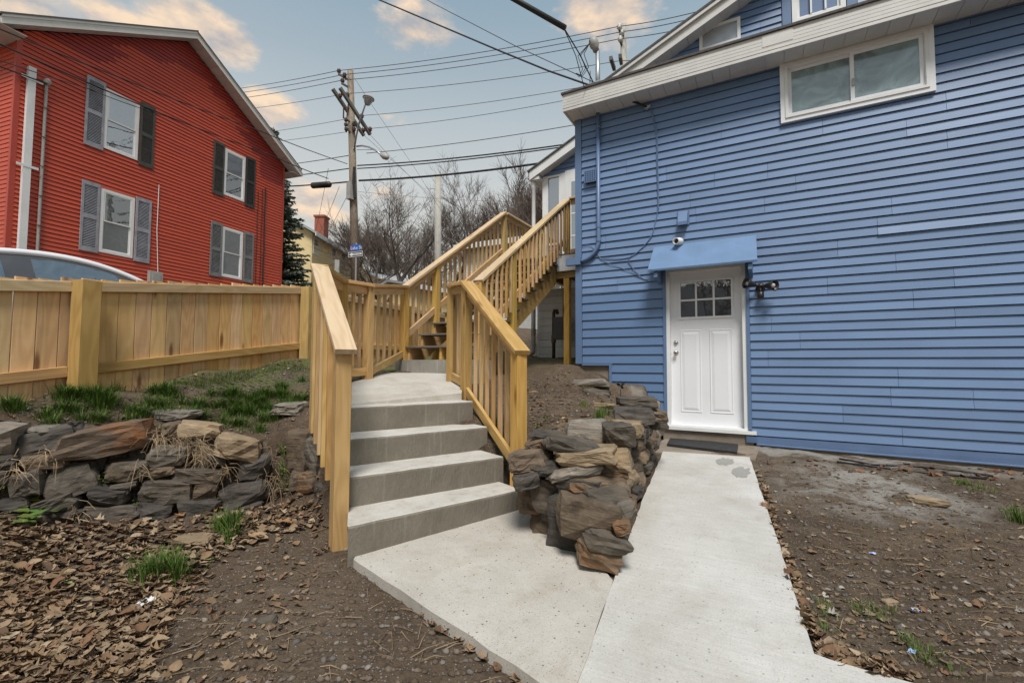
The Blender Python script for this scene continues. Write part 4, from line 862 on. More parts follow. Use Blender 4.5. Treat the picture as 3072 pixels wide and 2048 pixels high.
post(lr, PA.x, PA.y, -.05, 1.475, .10, None, ah); post(lr, PB.x, PB.y, .55, 2.14, .092, None, ah)
u_ = (PB-PA).normalized()
rail_run(lr, PA, PB, 1.522, 2.188, .5, 1.1, 5, side=-1, bottom=False, top=True, balz=(.50, .86), cext=(.10, .02), off=.03)
# right-hand lower railing
rr = empty('lower_railing', (PF.x, PF.y, .35), 'lower right wooden stair railing standing between concrete steps and stone wall', 'railing')
post(rr, PF.x, PF.y, .15, 1.46, .10, None, ah); post(rr, PG.x, PG.y, .75, 2.19, .092, None, ah)
rail_run(rr, PF, PG, 1.507, 2.238, .47, 1.04, 7, side=1, cext=(.07, .02), capmat=WOOD)
PH = Vector((-3.27, 4.45, 0)); PI = Vector((-3.20, 4.98, 0))
post(rr, PH.x, PH.y, .85, 2.26); 
rail_run(rr, PG, PH, 2.238, 2.31, 1.10, 1.17, 4, side=1, capmat=WOOD)
board('kick_board', (PG.x-.05, PG.y+.05, .985), (PH.x+.05, PH.y-.05, 1.06), .03, .11, WOODP, rr)
# railing round the landing
lg = empty('landing_railing', (-4.1, 3.7, 1.1), 'wooden landing railing in three short level sections in front of the fence', 'railing')
PC = Vector((*at_d(1027, 845, 5.2)[:2], 0)); PD = Vector((*at_d(1108, 852, 5.55)[:2], 0)); PE = Vector((-4.50, 4.99, 0))
zc2, zd2, ze2 = at_d(1027, 839, 5.2).z, at_d(1108, 852, 5.55).z, 2.47
post(lg, PC.x, PC.y, 1.0, zc2-.04); post(lg, PD.x, PD.y, 1.0, zd2-.04); post(lg, PE.x, PE.y, 1.05, ze2-.03)
rail_run(lg, PB, PC, 2.19, zc2, 1.02, 1.17, 8, side=-1, capmat=WOOD)
rail_run(lg, PC, PD, zc2, zd2, 1.20, 1.22, 3, side=-1, capmat=WOOD)
rail_run(lg, PD, PE, zd2, ze2, 1.20, 1.46, 5, side=-1, capmat=WOOD)
# ------------------------------------------------------------------ wooden stairs, deck
RISE, RUN, Y0, ZB = .1906, .2855, 4.98, 1.414
stv = empty('wooden_stairs', (-3.85, 5.0, 1.41), 'straight flight of new wooden stairs climbing to the porch of the blue house', 'stairs')
SXL, SXR = -4.44, -3.28
for i in range(9):
    y = Y0+i*RUN; z = ZB+(i+1)*RISE
    for k in range(2): board('tread', (SXL-.02, y+.055+k*.142, z-.014), (SXR+.05, y+.055+k*.142, z-.014), .138, .026, COMP, stv)
for x_, th in ((SXL+.02, .038), (SXR-.02, .038), ((SXL+SXR)/2, .038)):
    sec = [(Y0+.02, ZB+.001)]
    for i in range(9): sec += [(Y0+.02+i*RUN, ZB+(i+1)*RISE-.029), (Y0+.02+(i+1)*RUN, ZB+(i+1)*RISE-.029)]
    yl = Y0+.02+9*RUN; sec += [(yl, ZB+9*RISE-.02), (yl, ZB+9*RISE-.34), (Y0+.35, ZB+.001)]
    MB().prism(sec, -th/2, th/2).build('stringer', WOODG, stv, Matrix(((0, 0, 1, x_), (1, 0, 0, 0), (0, 1, 0, 0), (0, 0, 0, 1))))
ZD = ZB+10*RISE; YD = Y0+9*RUN
for k, (X_, P0y, P1y, tops) in enumerate(((-4.50, 4.99, 7.80, (2.47, 4.36)), (-3.22, 4.93, 7.95, (2.43, 4.455)))):
    A, B = Vector((X_, P0y, 0)), Vector((X_, P1y, 0)); sl = RISE/RUN
    b0 = ZB+(P0y-Y0)*sl+.27; b1 = ZB+(P1y-Y0)*sl+.27
    sr = empty('stair_railing', (X_, P0y, ZB), ('far sloping railing of the wooden stairs with square balusters' if k == 0 else 'near sloping railing of the wooden stairs beside the blue house corner'), 'railing')
    if k == 1: post(sr, X_, P0y+.05, 1.08, tops[0]-.03)
    ym = 5.70 if k == 0 else 5.85; zm_ = lerp(tops[0], tops[1], (ym-P0y)/(P1y-P0y)); post(sr, X_, ym, ZB+(ym-Y0)*sl-.25 if k else 1.2, zm_-.04)
    post(sr, X_, P1y, ZD-.3, tops[1]-.035)
    rail_run(sr, A, (X_, ym), tops[0], zm_, b0, lerp(b0, b1, (ym-P0y)/(P1y-P0y)), 5 if k == 0 else 6, side=1 if k else -1, drop=.10 if k else 0, capmat=WOODP if k == 0 else WOODP)
    rail_run(sr, (X_, ym), B, zm_, tops[1], lerp(b0, b1, (ym-P0y)/(P1y-P0y)), b1, 14, side=1 if k else -1, drop=.10 if k else 0)
dk = empty('porch_deck', (-3.5, 8.6, 1.4), 'raised wooden deck with white rim on a timber post beside the blue house', 'deck')
y = YD
while y < 9.55: board('deck_board', (-4.55, y+.07, ZD-.014), (-2.55, y+.07, ZD-.014), .137, .026, COMP, dk); y += .142
MB().box((SXR+.02, YD-.004, ZD-.31), (XL+.0, YD+.03, ZD-.03)).build('rim_board', WHITE, dk)
MB().box((-4.56, YD+.03, ZD-.31), (-4.525, 9.6, ZD-.03)).build('rim_board', WHITE, dk)
MB().box((-4.52, YD-.002, ZD-.31), (SXL-.0, YD+.03, ZD-.03)).build('rim_board', WHITE, dk)
for x_ in np.arange(-4.3, -2.6, .4): MB().box((x_, YD+.04, ZD-.22), (x_+.04, 9.5, ZD-.03)).build('joist', WOODG, dk)
MB().box((-3.30, YD+.06, ZD-.42), (-2.75, YD+.15, ZD-.315)).build('beam', WOOD, dk)
post(dk, -3.10, YD+.10, 1.2, ZD-.43, .105)
rail_run(dk, (-4.50, 7.86), (-4.50, 9.55), 4.36, 4.36, ZD+.10, ZD+.10, 11, side=-1)
rail_run(dk, (-3.16, 7.95), (-2.56, 7.95), 4.455, 4.455, ZD+.08, ZD+.08, 3, side=1)
# ------------------------------------------------------------------ enclosed porch behind
pc = empty('entry_porch', (-3.2, 9.7, 1.5), 'small enclosed entry porch with white window trim and sloping white rake', 'porch')
YP = 9.6; Mp = frame_of(Vector((0, YP, 0)), (1, 0, 0), (0, -1, 0))
def pp(x, y, Y=YP): p = at_y(x, y, Y); return p.x, p.z
pl, _ = pp(1629, 600); zb_p = ZD; xe = -2.0
zt0 = pp(1630, 533)[1]; gA = pp(1588, 515, YP-.25); gB = pp(1727, 412, YP-.25); gs = (gB[1]-gA[1])/(gB[0]-gA[0])
def prz(x): return gA[1]+gs*(x-gA[0])
wl, wr = pp(1648, 600)[0], pp(1682, 600)[0]; dl = pp(1697, 600)[0]
wz1, wz0 = pp(1665, 537)[1], ZD+.85
MB().box((pl, YP+.03, ZD), (xe, YP+2.2, zt0)).build('wall', WHITE, pc)
siding(pc, Mp, pl, xe, zt0, prz(xe), E4, BLUE, (), None, top=lambda u: prz(u)-.16, seed=9)
siding(pc, Mp, pl+.08, dl-.06, ZD, wz0-.10, E4, BLUE, (), None, seed=10)
MB().box((pl, YP-.03, ZD), (pl+.09, YP+.03, zt0)).build('corner_board', WHITE, pc)
MB().box((wr+.02, YP-.03, ZD), (dl, YP+.03, zt0)).build('corner_board', WHITE, pc)
window(pc, Mp, pl+.09, wr+.02, wz0-.1, zt0-.005, .05, WHITE, (GL_SKY, GL_SKY), 'fixed', .03)
MB().box((dl+.001, YP-.045, ZD), (xe, YP+.03, zt0+.03)).build('door_frame', WHITE, pc)
MB().box((dl+.16, YP-.055, ZD+.25), (dl+.55, YP-.047, zt0-.25)).build('pane', GL_SKY, pc)
for z_ in (ZD+.9, ZD+1.4): MB().box((dl+.16, YP-.064, z_-.015), (dl+.55, YP-.057, z_+.015)).build('muntin', WHITE, pc)
def prk(y0, y1, d0, d1, nm, mat, xa_, xb_):
    MB().add([(xa_, y0, prz(xa_)+d0), (xb_, y0, prz(xb_)+d0), (xb_, y1, prz(xb_)+d0), (xa_, y1, prz(xa_)+d0), (xa_, y0, prz(xa_)+d1), (xb_, y0, prz(xb_)+d1), (xb_, y1, prz(xb_)+d1), (xa_, y1, prz(xa_)+d1)], [(3,2,1,0),(4,5,6,7),(0,1,5,4),(1,2,6,5),(2,3,7,6),(3,0,4,7)]).build(nm, mat, pc)
prk(YP-.25, YP-.22, -.20, 0, 'rake_fascia', WHITE, gA[0], xe); prk(YP-.28, YP+2.6, .003, .04, 'roof', SHING, gA[0]-.04, xe); prk(YP-.218, YP, -.19, -.15, 'soffit_panel', SOFFIT, gA[0]+.02, xe)
ev = prz(gA[0])
MB().box((gA[0], YP-.219, ev-.20), (pl, YP+2.5, ev-.13)).build('eave_box', WHITE, pc)
MB().box((gA[0]-.09, YP-.20, ev-.13), (gA[0]-.002, YP+2.5, ev-.01)).build('gutter', WHITE, pc)
pxl = pp(1601, 600, YP-.1)[0]
MB().lathe([(.06, 0), (.06, .08), (.045, .1), (.045, ev-.38-ZD), (.06, ev-.36-ZD), (.07, ev-.2-ZD)], (pxl, YP-.1, ZD), (0, 0, 1), 14).build('column', WHITE, pc, smooth=True)
# white boarded base under the porch
wb0 = at_y(1612, 1000, 9.2).x; z_ = 1.42; k = 0
while z_ < ZD-.35:
    MB().box((wb0, 9.2-(k % 2)*.004, z_+.003), (-1.9, 9.26, z_+.155)).build('wall_board', WHITEB, pc); z_ += .158; k += 1
MB().box((wb0-.02, 9.17, 1.0), (-1.9, 9.3, 1.42)).build('foundation', WHITEB, pc)
MB().box((wb0+.05, 9.27, 1.0), (-1.9, 11.5, ZD-.32)).build('base_wall', WHITEB, pc)
# gas meter and downspout
p = at_y(1661, 1075, 8.9); gzz = gz(p.x, 8.9); mp_ = at_y(1669, 975, 8.9)
gm = empty('gas_meter', (p.x, 8.9, gzz), 'dark gas meter on rusty pipes against the white base wall under the deck', 'gas meter')
zm1 = at_y(1661, 935, 8.9).z; zm2 = at_y(1661, 1015, 8.9).z
MB().tube([(p.x, 8.9, gzz-.1), (p.x, 8.9, zm1-.03), (p.x+.02, 8.9, zm1+.03), (p.x+.07, 8.9, zm1+.03), (p.x+.09, 8.9, zm1-.05)], .035, 10).build('riser_pipe', RUSTY, gm, smooth=True)
MB().tube([(p.x-.0, 8.9, zm2-.09), (p.x, 8.9, zm2+.07)], .05, 10).build('valve', RUSTY, gm)
cx2 = p.x+.15; MB().box((cx2-.13, 8.84, zm2-.02), (cx2+.17, 8.99, zm1-.12)).build('meter_body', paint('meter_grey', (.07, .075, .08)), gm)
MB().tube([(cx2+.08, 8.92, zm1-.13), (cx2+.08, 8.92, ZD-.36)], .03, 10).build('riser_pipe', RUSTY, gm, smooth=True)
p = at_y(1600, 1055, 9.0); gq = gz(p.x, 9.0)
ds_ = empty('downspout', (p.x, 9.0, gq), 'white downspout with grey taped foot below the porch', 'downspout')
MB().tube([(p.x, 9.0, gq+.25), (p.x, 9.0, ZD-.1)], .05, 12).build('pipe', WHITE, ds_, smooth=True)
MB().tube([(p.x, 9.0, gq+.45), (p.x, 9.0, gq+.6)], .054, 12).build('tape', GREYP, ds_)
MB().tube([(p.x, 9.0, gq+.26), (p.x, 8.99, gq+.1), (p.x-.1, 8.92, gq+.04)], .053, 12).build('elbow', GREYP, ds_, smooth=True)
# ------------------------------------------------------------------ board fence
FO = Vector((-5.027, 1.708, 0)); fa = -.1727; fd = Vector((math.sin(fa), math.cos(fa), 0)); fn_ = Vector((fd.y, -fd.x, 0))
def ftop(t_): return 2.055+.139*(t_+.1) if t_ < 2.4 else 2.40+.015*(t_-2.4)
def fbot(t_): return 1.10+.125*(t_+.1) if t_ < 2.4 else 1.41+.02*(t_-2.4)
fe = empty('board_fence', (FO.x, FO.y, 1.1), 'new board fence with vertical pickets and square posts along the left', 'fence')
PT = [-2.54, -.1, 2.36, 4.80, 7.24, 9.68]
for t_ in PT:
    q = FO+fd*t_+fn_*.105; post(fe, q.x, q.y, fbot(t_)-.35, ftop(t_)-.028, .14, WOODG, fd)
t_ = -2.6; k = 0
while t_ < 9.8:
    q = FO+fd*(t_+.07); z1 = ftop(t_)+random.uniform(-.008, .012); z0 = fbot(t_)-.16+random.uniform(-.02, .02)
    board('picket', (q.x, q.y, z0), (q.x, q.y, z1), .1335, .018, PICKET, fe, fn_, .002, .003); t_ += .1397; k += 1
for i in range(len(PT)-1):
    for dz, top_ in ((-.072, 1), (.19, 0)):
        a, b2 = PT[i]+.071, PT[i+1]-.071; f_ = ftop if top_ else fbot; P0 = FO+fd*a+fn_*.029; P1 = FO+fd*b2+fn_*.029
        board('fence_rail', (P0.x, P0.y, f_(a)+dz), (P1.x, P1.y, f_(b2)+dz), .038, .085, WOODP if top_ else WOOD, fe, (0, 0, 1), .004)
# ------------------------------------------------------------------ the red house
rdv = ray(2020, 1097); rdv.z = 0; rdv.normalize(); RP = at_d(240, 700, 11.9); RP.z = 0; rn = Vector((rdv.y, -rdv.x, 0))
Mr = frame_of(RP, rdv, rn)
def rp(x, y):
    p = at_pl(x, y, RP, rn); return (p-RP).dot(rdv), p.z
RL_, RR_, RE, RPK = -1.385, 6.47, 9.12, 11.50; RM = (RL_+RR_)/2
rh = empty('red_house', RP+rdv*RM+Vector((0, 0, 2.2)), 'two storey red clapboard house with grey shutters behind the fence', 'house')
def rtop(u): return RPK-(RPK-RE)*abs(u-RM)/(RR_-RM)
ERD = .1067
RW = []
for q in (((315, 263.7), (410, 482)), ((302, 563.7), (395, 775)), ((673.4, 443.8), (730.8, 606.5)), ((665.4, 678), (723.4, 840.3))):
    a, b2 = rp(*q[0]), rp(*q[1]); RW.append((a[0], b2[0], b2[1], a[1]))
def rmat(k, a, b2, r_): return RED
DK = {}
def rj(k, r_): return [-9]
# darker replacement boards step down both sides of the gable
def rjoin(k, r_):
    z = 2.6+k*ERD; o = []
    if z > 8.2:
        h = (RPK-z)/(RPK-RE)*(RR_-RM); l_, r2 = max(RM-h, RL_), min(RM+h, RR_)
        kk = (k//3); rr_ = random.Random(kk*7+3); o += [l_+rr_.uniform(.4, 1.5) if z > 9.3 else l_-5, r2-rr_.uniform(.5, 1.6)]
        if z > 9.6: o.append(l_+rr_.uniform(1.7, 2.5))
    return o
def rcol(k, a, b2, r_):
    z = 2.6+k*ERD
    if z > 8.2:
        h = (RPK-z)/(RPK-RE)*(RR_-RM); l_, r2 = max(RM-h, RL_), min(RM+h, RR_)
        if b2 > r2-.25 and b2-a < 1.9: return REDD
        if z > 9.3 and a < l_+.25 and b2-a < 1.8: return REDD
        if z > 10.5: return REDD
    return RED
siding(rh, Mr, RL_+.09, RR_-.07, 2.6, 11.45, ERD, RED, [(a+.02, b2-.02, c+.02, d_-.02) for a, b2, c, d_ in RW], rjoin, top=lambda u: rtop(u)-.02, seed=20, proj=.022, wav=.004, matf=rcol, gap=.013)
MB().prism([(RL_+.02, 1.5), (RR_-.02, 1.5), (RR_-.02, RE-.05), (RM, RPK-.05), (RL_+.02, RE-.05)], .20, 9).build('wall', REDT, rh, Mr @ Matrix(((1, 0, 0, 0), (0, 0, 1, 0), (0, 1, 0, 0), (0, 0, 0, 1))))
MB().box((RL_-.012, -.02, 1.8), (RL_+.09, .06, RE-.03)).build('corner_board', REDT, rh, Mr)
MB().box((RR_-.07, -.02, 1.8), (RR_+.012, .06, RE-.03)).build('corner_board', REDT, rh, Mr)
Ms = frame_of(RP+rdv*RL_, rn*-1, rdv*-1)                # side wall running back from the near corner
Ms2 = Mr @ Matrix.Translation((RL_, 0, 0)) @ Matrix.Rotation(math.pi/2, 4, 'Z')
def sidepc(z):
    mb = MB(); mb.add([(0, .004, 0), (-8, .004, 0), (-8, .002+.014, 0), (0, .016, 0), (0, .004, ERD), (-8, .004, ERD), (-8, .006, ERD), (0, .006, ERD)], [(0,1,2,3),(4,7,6,5),(3,2,6,7),(0,3,7,4),(1,5,6,2)]); return mb
z = 2.6
while z < RE-.2:
    me_ = bpy.data.meshes.get('side_siding') or mesh('side_siding', [(.06, -.016, 0), (8.5, -.016, 0), (8.5, .004, 0), (.06, .004, 0), (.06, -.003, ERD), (8.5, -.003, ERD), (8.5, .004, ERD), (.06, .004, ERD)], [(0,3,2,1),(0,1,5,4),(4,5,6,7),(0,4,7,3),(1,2,6,5)])
    link('siding_board', me_, RED, rh, Mr @ Matrix.Translation((RL_+.012, 0, z)) @ Matrix(((0, 1, 0, 0), (1, 0, 0, 0), (0, 0, 1, 0), (0, 0, 0, 1)))); z += ERD
wl_ = ['upper window with white frame at the left of the red gable', 'lower window at the left of the red gable', 'upper window at the right of the red gable', 'lower window at the right of the red gable']
gm_ = [(GL_SKY, GL_SKY), (GL_DARK, GL_GREY), (GL_GREY, GL_DARK), (GL_GREY, GL_GREY)]
for i, q in enumerate(RW): window(rh, Mr, *q, .075, WHITE, gm_[i], 'hung', .03, wl_[i])
def z3(x, y): return (200+x/2.45, 180+y/2.45)
def z4(x, y): return (600+x/3.135, 380+y/3.135)
SHU = [(z3(145,107), z3(260,668), SH_L), (z3(543,305), z3(628,807), SH_D), (z3(110,877), z3(220,1420), SH_L), (z3(508,1003), z3(600,1497), SH_L), (z4(128,120), z4(212,662), SH_D), (z4(432,272), z4(503,775), SH_K), (z4(100,882), z4(190,1417), SH_M), (z4(412,982), z4(487,1473), SH_M)]
for a_, b_, mt_ in SHU:
    a, b2 = rp(*a_), rp(*b_); u0, u1, z0, z1 = a[0], b2[0], b2[1], a[1]; mid = (z0+z1)/2
    sf = MB(); ring(sf, u0, u1, z0, z1, .055, -.045, -.016, .11, .10); bar(sf, u0+.055, u1-.055, mid-.05, mid+.05, -.045, -.016); sh = sf.build('shutter', mt_, rh, Mr)
    MB().box((u0+.05, -.021, z0+.1), (u1-.05, -.017, z1-.1)).build('backing', SH_K, sh, Mr)
    sl = MB()
    for (c0, c1) in ((z0+.11, mid-.05), (mid+.05, z1-.10)):
        n_ = int((c1-c0)/.04)
        for k in range(n_):
            zz = c0+(k+.5)*(c1-c0)/n_; sl.add([(u0+.055, -.040, zz-.013), (u1-.055, -.040, zz-.013), (u1-.055, -.024, zz+.011), (u0+.055, -.024, zz+.011), (u0+.055, -.034, zz-.014), (u1-.055, -.034, zz-.014), (u1-.055, -.018, zz+.010), (u0+.055, -.018, zz+.010)], [(0,1,2,3),(4,7,6,5),(0,4,5,1),(2,6,7,3)])
    sl.build('louvres', mt_, sh, Mr)
# roof, rake boards, soffit
OV = .42
def rrake(name, y0, y1, d0, d1, mat, ua, ub):
    def zz(u): return RPK-(RPK-RE)*abs(u-RM)/(RR_-RM)
    MB().add([(ua, y0, zz(ua)+d0), (ub, y0, zz(ub)+d0), (ub, y1, zz(ub)+d0), (ua, y1, zz(ua)+d0), (ua, y0, zz(ua)+d1), (ub, y0, zz(ub)+d1), (ub, y1, zz(ub)+d1), (ua, y1, zz(ua)+d1)], [(3,2,1,0),(4,5,6,7),(0,1,5,4),(1,2,6,5),(2,3,7,6),(3,0,4,7)]).build(name, mat, rh, Mr)
for ua, ub in ((RL_-.45, RM), (RM, RR_+.45)):
    rrake('rake_fascia', -OV, -OV+.03, .0, .20, WHITEA, ua, ub); rrake('rake_trim', -OV-.02, -OV-.001, .16, .215, WHITEA, ua, ub); rrake('roof', -OV-.03, 9.2, .216, .26, SHING, ua-.04, ub)
    n_ = 18
    for k in range(n_):
        p0, p1 = ua+(ub-ua)*k/n_, ua+(ub-ua)*(k+1)/n_; rrake('soffit_panel', -OV+.031, .0, .012, .022, SOFFIT, p0+.006, p1-.006)
    rrake('soffit_backing', -OV+.031, .02, .024, .03, SOFFIT, ua, ub)
for s_, ua in ((-1, RL_-.45), (1, RR_+.45)):
    zz = RPK-(RPK-RE)*abs(ua-RM)/(RR_-RM)
    MB().box((min(ua, ua-s_*.45), -OV+.031, zz+.0), (max(ua, ua-s_*.45), 9, zz+.011)).build('eave_soffit', SOFFIT, rh, Mr); MB().box((min(ua, ua+s_*.10), -OV+.02, zz+.02), (max(ua, ua+s_*.10), 9, zz+.16)).build('gutter', WHITEA, rh, Mr)
# things fixed to the red wall
a, b2 = rp(91, 205), rp(63, 770)
o = empty('wall_duct', Mr @ Vector((a[0], -.06, 2.3)), 'tall white square duct strapped to the left of the red wall', 'duct')
MB().box((a[0]-.070, -.11, 2.0), (a[0]+.070, -.02, a[1])).build('duct', WHITE, o, Mr)
for y_ in (237, 502): z_ = rp(80, y_)[1]; MB().box((a[0]-.20, -.118, z_-.03), (a[0]+.20, -.111, z_+.03)).build('strap', WHITE, o, Mr)
a = rp(136, 255)
o = empty('wall_conduit', Mr @ Vector((a[0], -.05, 2.3)), 'thin grey conduit with weatherhead on the red wall beside the white duct', 'conduit')
MB().tube([(a[0], -.05, 2.0), (a[0], -.05, a[1])], .032, 10).build('pipe', GREYP, o, Mr)
MB().lathe([(.04, 0), (.075, .05), (.07, .12), (.02, .16)], (a[0], -.06, a[1]-.02), (0, -.3, 1), 12).build('weatherhead', GREYP, o, Mr)
for k in range(6): z_ = a[1]-.6-k*.72; MB().box((a[0]-.06, -.088, z_-.012), (a[0]+.06, -.083, z_+.012)).build('strap', RUSTY, o, Mr)
a, b2 = rp(475, 555), rp(473, 830)
tag(MB().tube([(a[0], -.03, a[1]), (a[0]-.01, -.04, (a[1]+b2[1])/2), (b2[0], -.03, b2[1]-.2)], .010, 6).build('hanging_rope', WHITE, None, Mr), 'thin white cord hanging on the red wall right of the lower window', 'rope')
a, b2 = rp(441, 812), rp(473, 842)
o = empty('meter_box', Mr @ Vector((a[0], -.1, 3.6)), 'grey plastic meter box on the red wall just above the fence', 'meter box')
MB().box((a[0], -.14, b2[1]-.35), (b2[0]+.05, -.02, a[1])).build('box', GREYP, o, Mr); MB().box((a[0]+.06, -.155, b2[1]-.2), (b2[0]-.02, -.141, a[1]-.06)).build('cover', GREYP, o, Mr)
for i, (x_, yt, lab) in enumerate(((795, 565, 'black cable running down the right end of the red wall'), (773, 575, 'thin dark wire hanging left of the black cable on the red wall'), (786, 568, 'thin dark wire closest to the black cable on the red wall'))):
    a = rp(x_, yt); P_ = [(a[0]+.03*n3d(k*.7, i), -.03, a[1]-k*.45) for k in range(13)]
    tag(MB().tube(P_, .022 if i == 0 else .010, 6).build('wall_wire', CABLE, None, Mr), lab, 'wire', 'wires on the red wall')
# ------------------------------------------------------------------ white car beyond the fence
CARP = paint('white_car_paint', (.80, .80, .82), .22, .02, 2, 0, 1, 0); CARD = paint('car_grey_trim', (.075, .078, .085), .45, .1, 5, 0, 1, 0)
ca = empty('parked_car', (-8.9, 2.9, 1.40), 'white sedan parked behind the board fence, only its roof and side windows showing', 'car', rz=math.pi/2+.173)
Mc = Matrix.Translation((-9.15, 2.45, 1.39)) @ Matrix.Rotation(math.pi/2+.173, 4, 'Z')    # x: forward along the fence to the right
def sect(x, wb, zb__, ws, zs, wr_, zr): return [(x, -wb, zb__), (x, -ws, zs), (x, -wr_, zr), (x, wr_, zr), (x, ws, zs), (x, wb, zb__)]
# lower body: rings along x
bl = [(-2.3, .55, .45, .68, .70, .60, .98), (-2.2, .80, .28, .88, .65, .76, 1.02), (-1.5, .84, .22, .92, .68, .82, 1.00), (0, .84, .20, .92, .66, .86, .96), (1.2, .84, .20, .92, .66, .84, .94), (1.9, .82, .24, .90, .62, .74, .84), (2.35, .60, .34, .68, .52, .55, .66)]
mb = MB(); n_ = 6; vs = [p for s_ in bl for p in sect(*s_)]; fs = [(i*6+k, i*6+(k+1) % 6, i*6+6+(k+1) % 6, i*6+6+k) for i in range(len(bl)-1) for k in range(6)]+[tuple(range(6))[::-1], tuple((len(bl)-1)*6+k for k in range(6))]
mb.add(vs, [f_[::-1] for f_ in fs]).build('body', CARP, ca, Mc, True)
# roof arc over x from rear to front; side glass, pillars
arc = [(-1.75, 1.04), (-1.35, 1.22), (-.8, 1.39), (-.2, 1.46), (.3, 1.455), (.75, 1.38), (1.2, 1.20), (1.65, .98)]
def arcz(x):
    for (xa_, za_), (xb_, zb2) in zip(arc, arc[1:]):
        if xa_ <= x <= xb_:
            t_ = (x-xa_)/(xb_-xa_); return za_+(zb2-za_)*t_
    return 1.0
def smooth_arc(n): 
    xs = np.linspace(-1.75, 1.65, n); c = np.polyfit([a for a, _ in arc], [b2 for _, b2 in arc], 5); return [(float(x), float(np.polyval(c, x))) for x in xs]
SA = smooth_arc(26); mb = MB(); vs = []; fs = []
for x, z in SA:
    w_ = .60+.12*(1.46-z)/.5; vs += [(x, -w_-.055, z-.085), (x, -w_-.03, z-.008), (x, -w_*.6, z+.022), (x, 0, z+.034), (x, w_*.6, z+.022), (x, w_+.03, z-.008), (x, w_+.055, z-.085), (x, w_, z-.095), (x, -w_, z-.095)]
for i in range(len(SA)-1): fs += [(i*9+k, i*9+(k+1) % 9, i*9+9+(k+1) % 9, i*9+9+k) for k in range(9)]
mb.add(vs, fs+[tuple(range(9)), tuple((len(SA)-1)*9+k for k in range(9))[::-1]]).build('roof', CARP, ca, Mc, True)
for sg in (-1, 1):
    def strip(x0, x1, d0, zb2, y_, nm, mat, th=.006):
        xs = np.linspace(x0, x1, 12); vs = []
        for x in xs:
            zt2 = float(np.interp(x, [a for a, _ in SA], [b2 for _, b2 in SA]))-d0; w1 = .60+.12*(1.46-zt2)/.5+.035; w0 = .86
            vs += [(x, sg*(w0+y_), min(zb2, zt2-.005)), (x, sg*(w1+y_), zt2), (x, sg*(w1+y_-th), zt2), (x, sg*(w0+y_-th), min(zb2, zt2-.005))]
        fs_ = [(i*4+k, i*4+(k+1) % 4, i*4+4+(k+1) % 4, i*4+4+k) for i in range(11) for k in range(4)]
        MB().add(vs, fs_+[(0, 1, 2, 3), (47, 46, 45, 44)]).build(nm, mat, ca, Mc)
    strip(-1.62, 1.5, .075, .96, -.012, 'window_trim', CARD, .02)
    strip(-1.38, -.66, .125, .97, .0, 'window', GL_CAR); strip(-.36, .92, .125, .97, .0, 'window', GL_CAR); strip(1.02, 1.3, .125, .97, .0, 'window', GL_CAR)
    for xw in (-1.40, 1.42):
        wh = MB().lathe([(.31, 0), (.325, .03), (.325, .17), (.31, .2)], (xw, sg*.90-(.1 if sg > 0 else .1)+.0, .315), (0, 1, 0), 24).build('wheel', RUBBER, ca, Mc); MB().lathe([(.21, 0), (.19, .015), (.05, .03)], (xw, sg*.91+sg*.09-.0, .315), (0, sg, 0), 18).build('rim', STEEL, wh, Mc)
for x0, z0, x1, z1 in ((-1.78, 1.00, -1.0, 1.30), (1.70, .95, .85, 1.32)):
    MB().add([(x0, -.66, z0), (x0, .66, z0), (x1, .56, z1), (x1, -.56, z1)], [(0, 1, 2, 3)]).build('windscreen', GL_CAR, ca, Mc)
for sg in (-1, 1):
    MB().box((2.18, sg*.62-.1, .56), (2.30, sg*.62+.1, .68)).build('headlight', GL_SKY, ca, Mc); MB().box((-2.29, sg*.66-.1, .76), (-2.20, sg*.66+.1, .9)).build('tail_light', paint('tail_red', (.3, .01, .01)), ca, Mc)
